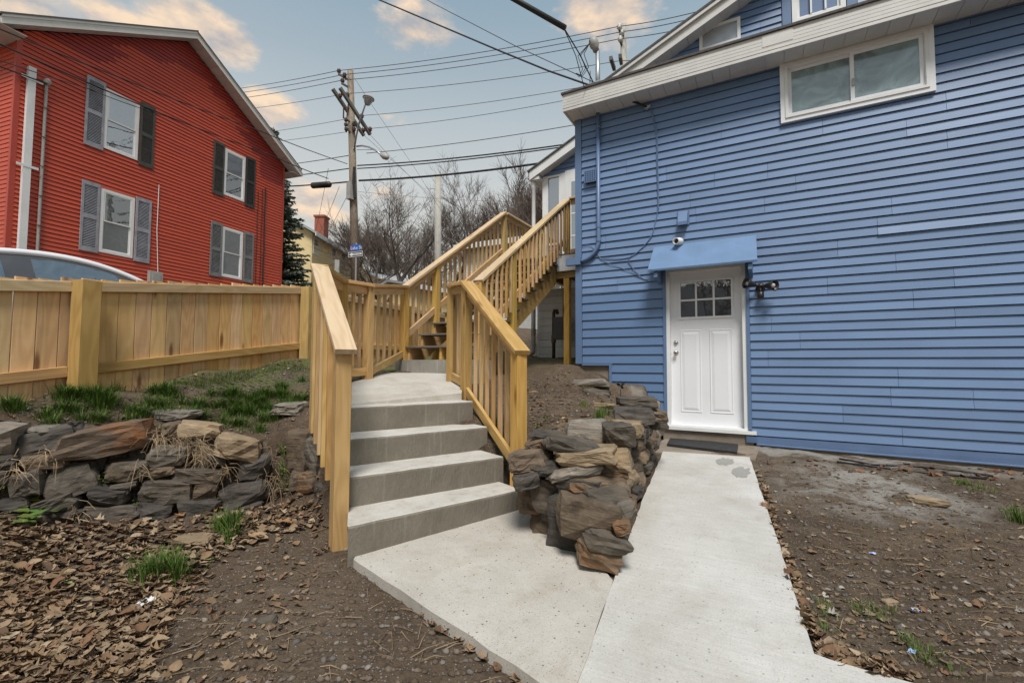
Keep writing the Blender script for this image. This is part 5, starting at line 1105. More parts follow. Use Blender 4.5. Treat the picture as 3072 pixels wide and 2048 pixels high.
# ------------------------------------------------------------------ yellow house and others far off
def far_house(name, lab, px0, px1, d0, d1, zb_, ze, zr, mat, depth, gable_right=True, rmat_=None, wins=(), chim=None, cat='house'):
    """wall seen from px0 (axis distance d0) to px1 (d1), eave at ze, ridge at zr behind it"""
    P0 = at_d(px0, 1000, d0); P1 = at_d(px1, 1000, d1); P0.z = P1.z = 0; u = (P1-P0); Ln = u.length; u.normalize(); n_ = Vector((u.y, -u.x, 0))
    if n_.dot(P0) > 0: n_ = -n_
    M = Matrix((u, -n_, Vector((0, 0, 1)))).transposed().to_4x4(); M.translation = P0
    h = empty(name, P0+u*Ln/2+Vector((0, 0, zb_)), lab, cat)
    z = zb_; k = 0
    me_ = mesh('far_siding', [(0, -.02, 0), (Ln, -.02, 0), (Ln, .05, 0), (0, .05, 0), (0, -.002, .127), (Ln, -.002, .127), (Ln, .05, .127), (0, .05, .127)], [(0,3,2,1),(0,1,5,4),(4,5,6,7),(0,4,7,3),(1,2,6,5)])
    while z < ze-.13: link('siding_board', me_, mat, h, M @ Matrix.Translation((0, 0, z))); z += .127
    MB().prism([(0.02, zb_), (depth, zb_), (depth, ze), (depth/2, zr), (.02, ze)], .01, Ln-.01).build('wall', mat, h, M @ Matrix(((0, 0, 1, 0), (1, 0, 0, .045), (0, 1, 0, 0), (0, 0, 0, 1))))
    sl_ = (zr-ze)/(depth/2); o_ = .45
    MB().prism([(-o_, ze-o_*sl_+.03), (depth/2, zr+.03), (depth+o_, ze-o_*sl_+.03), (depth+o_, ze-o_*sl_+.2), (depth/2, zr+.2), (-o_, ze-o_*sl_+.2)], -.4, Ln+.4).build('roof', rmat_ or SHINGG, h, M @ Matrix(((0, 0, 1, 0), (1, 0, 0, 0), (0, 1, 0, 0), (0, 0, 0, 1))))
    MB().box((-.42, -o_-.04, ze-o_*sl_-.1), (Ln+.42, -o_+.02, ze-o_*sl_+.18)).build('fascia', WHITE, h, M)
    for (x0, y0_, x1, y1_) in wins:
        a = at_pl(x0, y0_, P0, n_); b2 = at_pl(x1, y1_, P0, n_); window(h, M, (a-P0).dot(u), (b2-P0).dot(u), b2.z, a.z, .12, WHITE, (GL_DARK, GL_DARK), 'hung', .05)
    if chim:
        c_ = at_pl(*chim, P0+(-n_)*depth*.3, n_); uu = (c_-P0).dot(u); roof_ = [o_2 for o_2 in COL.objects if o_2.name.startswith('roof') and o_2.parent == h][0]
        MB().box((uu-.42, depth*.3-.4, ze+.3), (uu+.42, depth*.3+.4, c_.z-.15)).box((uu-.5, depth*.3-.48, c_.z-.15), (uu+.5, depth*.3+.48, c_.z)).build('chimney', BRICK, roof_, M)
    return h, M
def z6(x, y): return (840+x/4.127, 500+y/4.127)
yw = [(*z6(408, 855), *z6(478, 1108)), (*z6(633, 975), *z6(693, 1215)), (*z6(755, 1042), *z6(810, 1270)), (*z6(862, 1105), *z6(912, 1315))]
d0, d1 = 31, 40
zeY = at_d(*z6(365, 790), d0).z
far_house('yellow_house', 'two storey yellow clapboard house with brick chimney behind the spruce', z6(365, 0)[0], z6(1000, 0)[0], d0, d1, 2.6, zeY, zeY+2.6, YELLOW, 9, wins=yw, chim=z6(518, 618))
# its gable end faces left, behind the spruce
p0 = at_d(1395, 900, 24)
far_house('white_house', 'white clapboard house glimpsed through the stair balusters', 1392, 1560, 25, 23.5, 2.5, at_d(1400, 738, 25).z, at_d(1450, 712, 26).z, WHITEB, 5, wins=[(1455, 750, 1475, 795)])
far_house('small_yellow_house', 'small yellow house at the foot of the wooded hill', 1130, 1215, 44, 46, 2.5, at_d(1170, 835, 45).z, at_d(1170, 800, 45).z, YELLOW, 8)
far_house('low_yellow_house', 'low yellow house with pale roof seen between the railings', 1255, 1350, 30, 32, 2.0, at_d(1300, 868, 31).z, at_d(1300, 840, 31).z, YELLOW, 6)
# ------------------------------------------------------------------ utility poles, lamps, wires
PD1 = 19.0
pb = at_d(1066, 830, PD1); pt = at_d(1051, 213, PD1)
up1 = empty('utility_pole', (pb.x, pb.y, 2.7), 'tall weathered wooden utility pole with slanted double crossarms behind the fence', 'utility pole')
pbase = pt+(pb-pt)*((2.5-pt.z)/(pb.z-pt.z))
board_like = MB(); mb = MB(); mb.tube([Vector((0, 0, 0)), Vector(((pt-pbase).length, 0, 0))], [.185, .125], 14)
X_ = (pt-pbase).normalized(); Zs_ = X_.cross(Vector((0, 1, 0))).normalized(); Y_ = Zs_.cross(X_); Mpole = Matrix((X_, Y_, Zs_)).transposed().to_4x4(); Mpole.translation = pbase
link('pole', mesh('pole', mb.v, mb.f, True), POLE, up1, Mpole)
def z2(x, y): return (680+x/2.0903, 150+y/2.0903)
def zt(x, y): return (980+x/4.127, 180+y/4.127)
for a, b2, dd in ((zt(75, 360), zt(462, 938), .5), (zt(165, 345), zt(540, 925), -.3)):
    board('crossarm', at_d(*a, PD1+dd-.7), at_d(*b2, PD1+dd+.7), .115, .125, ARM, up1)
for a, b2 in ((zt(143, 170), zt(278, 255)), (zt(183, 288), zt(290, 350))): board('bracket_arm', at_d(*a, PD1-.3), at_d(*b2, PD1), .06, .07, ARM, up1)
for a, b2 in ((zt(210, 570), zt(208, 725)), (zt(268, 550), zt(250, 720)), (zt(235, 730), zt(300, 770)), (zt(245, 850), zt(310, 910))): MB().tube([at_d(*a, PD1-.2), at_d(*b2, PD1-.1)], .03, 6).build('brace', RUSTY, up1)
INS = [zt(152, 133), zt(222, 183), zt(196, 252), zt(168, 437), zt(253, 423), zt(436, 690), zt(456, 860), zt(538, 852), zt(240, 735), zt(240, 795), zt(243, 850), zt(340, 790), zt(340, 850)]
for q in INS:
    p = at_d(*q, PD1-.15); MB().lathe([(.02, -.16), (.05, -.09), (.085, -.06), (.05, -.03), (.09, 0), (.05, .03), (.06, .06), (.02, .09)], p, (0, 0, 1), 10).build('insulator', PORC, up1, smooth=True)
p = at_d(*z2(778, 885), PD1-.2); MB().box((p.x-.12, p.y-.12, p.z-.35), (p.x+.10, p.y+.08, p.z+.35)).build('control_box', GREYP, up1)
MB().tube([at_d(*z2(800, 735), PD1-.2), at_d(*z2(795, 830), PD1-.22), at_d(*z2(805, 930), PD1-.22)], .055, 8).build('cable_riser', CABLE, up1)
# street lights on the pole
s1 = empty('street_lamp', at_d(*z2(795, 632), PD1), 'street lamp with upward arm and round white head high on the pole', 'street lamp')
MB().tube([at_d(*zt(340, 1110), PD1-.1), at_d(*zt(370, 930), PD1-.3), at_d(*zt(400, 790), PD1-.6), at_d(*zt(475, 560), PD1-1.2)], .035, 8).build('arm', STEEL, s1, smooth=True)
p = at_d(*zt(513, 500), PD1-1.2)
MB().lathe([(.05, -.20), (.10, -.17), (.18, .02), (.22, .06)], p, (.15, .1, 1), 16).build('lens', GL_FROST, s1, smooth=True)
MB().lathe([(.225, .055), (.22, .105), (.15, .165), (.05, .185)], p, (.15, .1, 1), 16).build('hood', GREYP, s1, smooth=True)
s2 = empty('street_lamp', at_d(*zt(372, 1070), PD1), 'street lamp on a curved arm halfway down the pole, cobra style', 'street lamp')
MB().tube([at_d(*zt(372, 1070), PD1), at_d(*zt(440, 1062), PD1-.4), at_d(*zt(520, 1078), PD1-.9), at_d(*zt(600, 1115), PD1-1.4), at_d(*zt(670, 1170), PD1-1.8)], .035, 8).tube([at_d(*zt(374, 1112), PD1), at_d(*zt(585, 1110), PD1-1.3)], .012, 6).build('arm', STEEL, s2, smooth=True)
a, b2 = at_d(*zt(665, 1165), PD1-1.8), at_d(*zt(775, 1222), PD1-2.3); ax_ = (b2-a)
MB().lathe([(.04, 0), (.08, .12), (.12, .35), (.10, .55), (.03, .62)], a, ax_, 14).build('head', GREYP, s2, smooth=True)
MB().lathe([(.10, .0), (.08, .06), (.02, .09)], a+ax_*.62, (0, 0, -1), 12).build('lens', GL_FROST, s2, smooth=True)
# pale pole and the pole behind the gable
p0, p1 = at_d(1316, 780, 25), at_d(1314, 523, 25); p0.z = 2.5
o = empty('utility_pole', p0, 'plain pale grey utility pole standing before the bare trees', 'utility pole')
mb = MB().tube([(0, 0, 0), ((p1-p0).length, 0, 0)], [.20, .165], 12); X_ = (p1-p0).normalized(); Zs_ = X_.cross(Vector((0, 1, 0))).normalized(); Y_ = Zs_.cross(X_); M_ = Matrix((X_, Y_, Zs_)).transposed().to_4x4(); M_.translation = p0
link('pole', mesh('pole', mb.v, mb.f, True), POLEG, o, M_)
PD3 = 15.5
p1 = at_d(1870, 75, PD3); p0 = Vector((p1.x, p1.y, 2.4))
o = empty('utility_pole', p0, 'utility pole with white insulators partly hidden behind the gable rake', 'utility pole')
mb = MB().tube([(0, 0, 0), (p1.z-2.4, 0, 0)], [.16, .095], 12); M_ = Matrix(((0, 0, 1, p0.x), (0, 1, 0, p0.y), (1, 0, 0, p0.z), (0, 0, 0, 1))); link('pole', mesh('pole', mb.v, mb.f, True), POLEG, o, M_)
for (x_, y_) in ((1858, 80), (1866, 96), (1861, 117)):
    MB().lathe([(.03, -.14), (.06, -.08), (.09, -.05), (.05, -.02), (.09, .02), (.04, .05), (.05, .08)], at_d(x_, y_, PD3-.15), (0, 0, 1), 10).build('insulator', paint('white_porcelain', (.55, .54, .5), .3, .1), o, smooth=True)
for a, b2 in (((1858, 88), (1864, 118)), ((1861, 124), (1868, 146))): board('bracket_arm', at_d(*a, PD3-.2), at_d(*b2, PD3), .06, .06, ARM, o)
for a, b2 in (((1832, 174), (1843, 208)), ((1860, 168), (1864, 190))): board('crossarm', at_d(*a, PD3-.8), at_d(*b2, PD3-.2), .10, .12, ARM, o)
# wires: ends fixed on poles / walls, or running on out of sight; sag follows a parabola
def wire(ends, lab, r=.012, mat=None, grp='overhead wires', sag=0.0, cat='wire'):
    P = [at_d(x, y, d_) for x, y, d_ in ends]; Q = []
    for i in range(len(P)-1):
        for k in range(12):
            t_ = k/12; q = P[i].lerp(P[i+1], t_); q.z -= sag*4*t_*(1-t_); Q.append(q)
    Q.append(P[-1]); return tag(MB().tube(Q, r, 5).build('overhead_wire', mat or CABLEG, None, smooth=True), lab, cat, grp)
L0 = 30
for i, (l_, pm, mid, p3, en) in enumerate((((560, 281), (1017, 212), (1353, 170), (1856, 80), (2330, -40)), ((560, 294), (1032, 224), (1330, 187), (1864, 96), (2330, -25)), ((560, 311), (1027, 241), (1330, 195), (1860, 117), (2330, 5)))):
    wire([(*l_, L0), (*pm, PD1-.15), (*p3, PD3-.15), (*en, 12.6)], ('top', 'middle', 'lowest')[i]+' of the three power wires strung over the pole tops', .013, sag=.16)
wire([(600, 338, L0), (1041, 281, PD1-.3), (1858, 183, PD3-.3), (2300, 120, 13)], 'single wire crossing the sky just below the three power wires', .011, sag=.14)
wire([(1087, 347, PD1), (1835, 245, PD3)], 'wire from the crossarm tip rising to the white eave, upper one', .010, sag=.14)
wire([(1108, 386, PD1), (1800, 280, PD3)], 'wire from the lower crossarm tip towards the white eave', .010, sag=.14)
wire([(1099, 460, PD1), (1850, 352, PD3)], 'dark wire from the pole passing behind the upper corner of the blue house', .014, sag=.12)
wire([(1072, 497, PD1), (1800, 418, PD3)], 'upper strand of the thick bundled cable above the trees', .026, CABLE, sag=.12)
wire([(1072, 506, PD1), (1800, 424, PD3)], 'lower strand of the thick bundled cable above the trees', .022, CABLE, sag=.12)
wire([(1077, 542, PD1), (1800, 462, PD3)], 'thickest black cable strung low across the bare trees', .040, CABLE, sag=.15)
wire([(1075, 575, PD1), (1720, 610, PD3)], 'faint wire drooping across the bare trees below the cables', .006, sag=.1)
wire([(640, 415, L0), (1036, 358, PD1)], 'thin wire reaching the pole at the crossarm brace from the left', .010, sag=.1)
wire([(640, 440, L0), (1039, 396, PD1)], 'thin wire reaching the pole just below the crossarm from the left', .010, sag=.1)
wire([(650, 515, L0), (1051, 466, PD1)], 'wire reaching the pole at lamp arm height from the left', .016, CABLE, sag=.1)
wire([(650, 545, L0), (1053, 505, PD1)], 'black cable reaching the pole below the lamp arm from the left', .022, CABLE, sag=.1)
wire([(640, 568, L0), (850, 560, 22), (1053, 545, PD1)], 'black cable with a fat splice closure left of the pole', .032, CABLE, sag=.02)
a, b2 = at_d(936, 557, PD1+1.2), at_d(993, 553, PD1+.7)
tag(MB().lathe([(.04, 0), (.13, .05), (.13, (b2-a).length-.1), (.05, (b2-a).length)], a, b2-a, 12).build('splice_closure', BLACK, None, smooth=True), 'fat black splice closure on the cable left of the pole', 'cable splice')
# drops passing in front of the red house
wire([(-260, -25, 7.5), (337, 224, 11), (763, 387, 15), (1042, 492, PD1)], 'upper service cable sloping across the red gable to the pole', .015, CABLE, sag=.03)
wire([(-260, 15, 7.5), (466, 334, 12), (819, 468, 16), (985, 536, PD1)], 'lower service cable sloping across the red gable to the splice', .017, CABLE, sag=.03)
wire([(-200, 110, 8), (260, 265, 10.5), (500, 350, 12.3)], 'thin third cable sloping across the upper shutters of the red house', .009, CABLE, sag=.03)
a = rp(136, 255); pm_ = Mr @ Vector((a[0], -.1, a[1]))
tag(MB().tube([pm_, pm_+Vector((.5, -.9, -.25)), pm_+Vector((.9, -2.4, -.1)), pm_+Vector((1.6, -4.5, .5))], .016, 6).build('overhead_wire', CABLE), 'short black service drop reaching the conduit on the red house', 'wire', 'overhead wires')
# guys and drops fanning from the pole
for q in (('guy wire leaving the pole top and', (1063, 234, PD1), (1122, 325, PD1+1), (1252, 516, PD1+4), (1420, 790, PD1+8)), ('guy wire leaving the lower crossarm and', (1094, 408, PD1), (1261, 557, PD1+4), (1500, 760, PD1+8)), ('short faint guy wire just above the curved lamp', (1099, 392, PD1), (1170, 470, PD1+2), (1290, 590, PD1+5))):
    wire(q[1:], q[0]+' slanting down right from the utility pole', .007, grp='guy wires')
for q, lb in ((((985, 205+300, PD1), (945, 700, 28)), 'leftmost'), (((1018, 560, PD1), (952, 710, 30)), 'steeper'), (((1043, 585, PD1), (956, 740, 31)), 'rightmost')): wire(q, lb+' house wire dropping from the pole to the yellow house', .009, sag=.12, grp='house drops')
# service drops to the blue house
br = at_y(1940, 321, WY-.06)
def wire3(P, lab, r, mat=None):
    Q = []
    for i in range(len(P)-1):
        for k in range(8):
            q = P[i].lerp(P[i+1], k/8); Q.append(q)
    Q.append(P[-1]); return tag(MB().tube(Q, r, 6).build('overhead_wire', mat or CABLE, None, smooth=True), lab, 'wire', 'overhead wires')
wire3([at_d(700, -190, 12.5), at_d(1137, 0, 9.9), at_d(1300, 69, 9.0), at_d(1501, 154, 7.9), at_d(1648, 214, 7.25), at_d(1791, 264, 6.75), br], 'thick black service cable running down to the bracket on the blue wall', .014)
wire3([at_d(760, -300, 12.5), at_d(1300, 11, 9.0), at_d(1545, 138, 7.8), at_d(1787, 250, 6.8), br+Vector((0, 0, .01))], 'thin black wire meeting the thick cable at the blue wall bracket', .006)
tag(MB().lathe([(.02, 0), (.035, .02), (.012, .05)], br+Vector((0, .05, 0)), (0, -1, .2), 10).box((br.x-.03, WY-.06, br.z-.02), (br.x+.05, WY-.005, br.z+.02)).build('cable_bracket', STEEL), 'small metal cable bracket under the eave of the blue house', 'bracket')
sA, sB = at_d(1440, -60, 6.6), at_d(1695, 84, 6.15); mc = Vector((cx_-.06, WY-.07, mtop-.50))
tag(MB().tube([sA+(sA-sB)*1.5, sA, sB], .036, 12).build('cable_guard', BLACK, None, smooth=True), 'thick black guard sleeve on the service drop at the top of the picture', 'cable guard')
wire3([sB-(sB-sA)*.02, sB.lerp(mc, .5)+Vector((0, 0, .03)), mc], 'black service drop joining the sleeve to the mast clamp', .009)
wire3([sB-(sB-sA)*.02, sB.lerp(mc, .35)+Vector((0, 0, -.10)), sB.lerp(mc, .65)+Vector((0, 0, -.34)), sB.lerp(mc, .85)+Vector((0, 0, -.22)), mc+Vector((-.05, 0, .2))], 'slack loop of wire hanging below the mast clamp', .006)
# ------------------------------------------------------------------ street sign
def text_obj(txt, size, M, mat, parent, name='lettering'):
    c = bpy.data.curves.new(name, 'FONT'); c.body = txt; c.size = size; c.align_x = 'CENTER'; c.align_y = 'CENTER'; c.extrude = .002
    o = bpy.data.objects.new('tmp', c); COL.objects.link(o); dg = bpy.context.evaluated_depsgraph_get(); me_ = bpy.data.meshes.new_from_object(o.evaluated_get(dg)); bpy.data.objects.remove(o)
    me_.materials.clear(); return link(name, me_, mat, parent, M)
SGB = paint('sign_blue', (.025, .13, .46), .4, .05, 3, 0, 1, 0); SGK = paint('sign_black', (.02, .02, .022), .4, .1, 3, 0, 1, 0); SGW = paint('sign_white', (.72, .72, .72), .45, .03, 3, 0, 1, 0); SGR = paint('sign_red', (.5, .02, .03), .5, .05, 3, 0, 1, 0)
SD_ = 17.0
def z5(x, y): return (900+x/2.45, 560+y/2.45)
c1_ = at_d(*z5(413, 497), SD_); sb = at_d(*z5(410, 690), SD_)
ss = empty('street_sign', (c1_.x, c1_.y, 2.6), 'blue street name sign above a black and white arrow sign on a post', 'street sign')
MB().tube([(c1_.x, c1_.y, 2.0), (c1_.x, c1_.y, at_d(*z5(413, 412), SD_).z)], .03, 8).build('post', STEEL, ss)
vd = (Vector((c1_.x, c1_.y, 0))).normalized(); rt = Vector((vd.y, -vd.x, 0))
# plates turned about 40 degrees so that their right ends come nearer
def plate(cpx, wm, hm, tilt, ang, mat, name, dn):
    c = at_d(*cpx, SD_); u = (rt*math.cos(ang)-vd*math.sin(ang)).normalized(); n_ = Vector((u.y, -u.x, 0))
    if n_.dot(vd) > 0: n_ = -n_
    Mx = Matrix((u, Vector((0, 0, 1)), n_)).transposed().to_4x4(); Mx.translation = c+n_*dn
    return MB().box((-wm/2, -hm/2, -.004), (wm/2, hm/2, 0)).build(name, mat, ss, Mx), Mx
hN = (z5(0, 487)[1]-z5(0, 430)[1])*SD_/F; wN = (z5(452, 0)[0]-z5(380, 0)[0])*SD_/F
p_, M1 = plate(z5(414, 450), wN*1.35, hN*.80, 0, .72, SGB, 'name_plate', .04); text_obj('Lake St', hN*.62, M1 @ Matrix.Translation((wN*.08, -.01, .003)), SGW, p_)
MB().lathe([(hN*.15, 0), (hN*.13, .003)], (-wN*.53, 0, 0), (0, 0, 1), 14).build('emblem', SGR, p_, M1)
wO = (z5(465, 0)[0]-z5(358, 0)[0])*SD_/F; hO = (z5(0, 525)[1]-z5(0, 470)[1])*SD_/F
p_, M2 = plate(z5(412, 497), wO*1.32, hO*.86, 0, .72, SGK, 'arrow_plate', .035)
w2, h2 = wO*1.32/2, hO*.86/2
ring(MB(), -w2+.02, w2-.02, -h2+.02, h2-.02, .018, 0, .003).build('border', SGW, p_, M2 @ Matrix(((1, 0, 0, 0), (0, 0, 1, 0), (0, 1, 0, 0), (0, 0, 0, 1))))
MB().prism([(-w2*.86, 0), (-w2*.42, h2*.62), (-w2*.42, h2*.34), (w2*.80, h2*.34), (w2*.80, -h2*.34), (-w2*.42, -h2*.34), (-w2*.42, -h2*.62)], .0005, .004).build('arrow', SGW, p_, M2)
text_obj('ONE WAY', h2*.62, M2 @ Matrix.Translation((w2*.18, 0, .005)), SGK, p_)
o = empty('sign_back', at_d(*z5(285, 690), 16), 'grey back of a small sign on a thin post left of the street sign', 'sign')
c = at_d(*z5(285, 588), 16); MB().tube([(c.x, c.y, 2.0), (c.x, c.y, c.z)], .025, 8).build('post', STEEL, o); board('plate', c-rt*.06+Vector((0, 0, -.24)), c-rt*.06+Vector((0, 0, .24)), .15, .01, GREYP, o, vd)
# ------------------------------------------------------------------ trees
BARK = paint('bark', (.095, .080, .068), .95, .35, 12, .5, 40, .15); BARKR = paint('reddish_twigs', (.105, .078, .063), .95, .3, 8, .0, 40, .15)
def bare_tree(seed, H, spread, levels=5, nb=(3, 5), r0=.16, droop=0.0, up=.35, upright=1.0):
    r_ = random.Random(seed); T = MB(); Cn = MB()
    def grow(p, d_, L_, r, lv):
        n_ = 4 if lv < 2 else 3; pts = [p]; rs_ = [r]; q = p.copy(); d2 = d_.copy()
        for i in range(n_):
            d2 = (d2+Vector((r_.gauss(0, .13), r_.gauss(0, .13), r_.gauss(0, .08)+up*.10-droop*lv*.05))).normalized(); q = q+d2*(L_/n_); pts.append(q); rs_.append(r*(1-.6*(i+1)/n_))
        (T if lv < 2 else Cn).tube(pts, rs_, 6 if lv == 0 else (4 if lv < 3 else 3), False)
        if lv >= levels: return
        k = r_.randint(*nb)+(1 if lv >= levels-2 else 0)
        for i in range(k):
            t_ = r_.uniform(.35, 1.0) if lv else r_.uniform(.25, 1.0); j = min(int(t_*n_), n_-1); b_ = pts[j].lerp(pts[j+1], t_*n_-j)
            az = r_.uniform(0, 2*math.pi); sp = r_.uniform(.45, .95)*spread; s_ = Vector((math.cos(az), math.sin(az), r_.uniform(-.1, .5)))
            nd_ = (d2*upright+s_*sp).normalized(); grow(b_, nd_, L_*r_.uniform(.5, .78), max(rs_[j]*.60, .009), lv+1)
        grow(pts[-1], d2, L_*.7, max(rs_[-1], .007), lv+1)
    grow(Vector((0, 0, 0)), Vector((r_.gauss(0, .05), r_.gauss(0, .05), 1)).normalized(), H*.34, r0, 0)
    zmax = max(v.z for v in Cn.v); k = H/zmax
    for v in T.v+Cn.v: v *= k
    return mesh('trunk', T.v, T.f), mesh('crown', Cn.v, Cn.f)
TT = [bare_tree(3, 12, 1.15, 5, (2, 4), .26, up=.25, upright=.9), bare_tree(8, 12, 1.0, 5, (2, 4), .22, up=.3, upright=1.1), bare_tree(15, 12, 1.3, 5, (2, 4), .30, up=.2, upright=.8), bare_tree(22, 10, 1.0, 5, (3, 5), .20, up=.3, upright=1.2)]
print('TREE TRIS', [len(c.polygons)*2 for _, c in TT])
def tree(px, d_, ytop, k, lab, rz, ybase=None, mat=None, grp='bare trees on the hillside', wide=1.0):
    top = at_d(px, ytop, d_); base = Vector((top.x, top.y, hill_z(top.x, top.y)-.2)); h = max(top.z-base.z, 2); me_t, me_c = TT[k]
    hh = max(v.co.z for v in me_c.vertices); s_ = h/hh
    o = empty('bare_tree', base, lab, 'tree', grp, rz); Mt = Matrix.Translation(base) @ Matrix.Rotation(rz, 4, 'Z') @ Matrix.Diagonal((s_*wide, s_*wide, s_, 1))
    link('trunk', me_t, BARK, o, Mt); link('crown', me_c, BARKR, o, Mt)
# wooded hill
HC = at_d(1500, 700, 85)
def hill_z(x, y):
    d2 = math.hypot(x-HC.x, y-HC.y); r_ = 62; k = max(0, 1-(d2/r_)**2); return 2.8+max(0, (math.hypot(x, y)-30))*.02+11*k*k
hv = []; hf = []; n_ = 44
for j in range(n_+1):
    for i in range(n_+1):
        x = HC.x-75+150*i/n_; y = HC.y-75+150*j/n_; hv.append((x, y, max(hill_z(x, y)-.05+.25*n3d(x*.2, y*.2), -1) if math.hypot(x-HC.x, y-HC.y) < 61 else -6.0))
for j in range(n_):
    for i in range(n_): a = j*(n_+1)+i; hf.append((a, a+1, a+n_+2, a+n_+1))
HILL = paint('leaf_strewn_hill', (.095, .070, .050), .95, .35, .8, .0, 40, 0)
tag(link('hill', mesh('hill', hv, hf, True), HILL), kind='structure')
TR = [(1120, 34, 560, 0, 'slender bare tree rising just right of the utility pole', .3), (1175, 33, 520, 2, 'broad bare tree between the utility pole and the pale pole', 1.1), (1240, 36, 505, 1, 'bare tree with upright limbs left of the pale pole', 2.2), (1390, 37, 478, 3, 'dense tall bare tree right of the pale pole', .7), (1430, 42, 492, 1, 'bare tree behind the dense one over the stair rail', 4.0),
    (1340, 46, 530, 0, 'thin bare tree directly behind the pale pole', 5.0), (1540, 44, 545, 2, 'bare tree over the deck railing', 3.2), (1610, 47, 555, 3, 'bare tree beside the white porch column', 1.9), (1290, 50, 560, 2, 'farther bare tree left of the pale pole', 2.7), (1480, 50, 560, 0, 'farther bare tree behind the stair top', .2), (1205, 47, 590, 3, 'small farther bare tree behind the street sign', 3.9), (1090, 46, 640, 1, 'small bare tree behind the pole foot', 5.5)]
for q in TR: tree(q[0], q[1], q[2], q[3], q[4], q[5], wide=1.05)
tree(1700, 24, 245, 3, 'tall bare tree showing between the eave and the porch roof', 2.5, grp=None, wide=1.0)
# the rest of the wood reads as one brown haze of stems
WV = MB(); r_ = random.Random(4)
fw_v = []; fw_f = []
for i in range(190):
    px = r_.uniform(1020, 1900); d_ = r_.uniform(58, 98); b_ = at_d(px, 900, d_); z0 = hill_z(b_.x, b_.y)-.3; h = r_.uniform(6, 11)
    me_c = TT[r_.randrange(4)][1]; 
    WV.tube([(b_.x, b_.y, z0), (b_.x+r_.gauss(0, .2), b_.y, z0+h*.6), (b_.x+r_.gauss(0, .4), b_.y, z0+h)], [.12, .07, .02], 3, False)
    for k in range(26):
        t_ = r_.uniform(.25, 1); p = Vector((b_.x, b_.y, z0+h*t_)); az = r_.uniform(0, 6.28); l_ = h*r_.uniform(.12, .3)*(1.25-t_*.7); q = p+Vector((math.cos(az)*l_*.7, math.sin(az)*l_*.7, l_*.8)); mid_ = p.lerp(q, .5)+Vector((0, 0, -.1))
        WV.tube([p, mid_, q], [.035, .025, .012], 3, False)
        for k2 in range(2): a2 = r_.uniform(0, 6.28); WV.tube([mid_, mid_+Vector((math.cos(a2)*l_*.4, math.sin(a2)*l_*.4, l_*.45))], [.018, .01], 3, False)
tag(WV.build('far_wood', BARKR), 'brown mass of leafless stems covering the far hillside', 'wood', kind='stuff')
# ------------------------------------------------------------------ spruce and evergreen bush
NEED = paint('spruce_needles', (.105, .125, .095), .9, .35, 1.2, 0, 1, .15); NEEDL = paint('evergreen_bush', (.030, .055, .016), .85, .4, 1.0, 0, 1, .2)
def spruce(H, R, seed):
    r_ = random.Random(seed); T = MB().tube([(0, 0, 0), (0, 0, H)], [.22, .02], 7); Cn = MB()
    z = .5
    while z < H-.1:
        t_ = z/H; L_ = R*(1-t_)**.85*r_.uniform(.8, 1.1)+.12; k = 11 if t_ < .8 else 6
        for i in range(k):
            az = r_.uniform(0, 6.28); d_ = Vector((math.cos(az), math.sin(az), 0)); sd = Vector((-d_.y, d_.x, 0)); ll = L_*r_.uniform(.75, 1.1)
            pts = [Vector((0, 0, z)), d_*ll*.5+Vector((0, 0, z-.10*ll)), d_*ll+Vector((0, 0, z-.08*ll+.06))]; T.tube(pts, [.03, .018, .006], 3, False)
            m_ = max(5, int(ll*12))
            for q in range(m_):
                s_ = (q+.5)/m_; c = pts[0].lerp(pts[1], s_*2) if s_ < .5 else pts[1].lerp(pts[2], s_*2-1); wd = .42*ll*(1-s_)*.55+.10
                for sg in (-1, 1):
                    for rep in range(2):
                        tip = c+sd*sg*wd*r_.uniform(.5, 1)+d_*r_.uniform(.05, .25)+Vector((0, 0, r_.uniform(-.16, .03))); a = (tip-c).cross(Vector((r_.gauss(0, 1), r_.gauss(0, 1), 1))).normalized()*r_.uniform(.035, .075)
                        m2 = c.lerp(tip, .5); Cn.add([c, m2+a, tip, m2-a], [(0, 1, 2, 3)])
        z += .22*(1-.3*t_)
    return mesh('trunk', T.v, T.f), mesh('crown', Cn.v, Cn.f)
st_, sc_ = spruce(12.0, 3.0, 3); p = at_d(845, 900, 26); p.z = 2.6; top = at_d(820, 382, 26); k = (top.z-p.z)/12.0; p.x, p.y = top.x, top.y
o = empty('spruce_tree', p, 'tall grey green spruce behind the right corner of the red house', 'tree'); Mt = Matrix.Translation(p) @ Matrix.Diagonal((k*.95, k*.95, k, 1)); link('trunk', st_, BARK, o, Mt); link('crown', sc_, NEED, o, Mt)
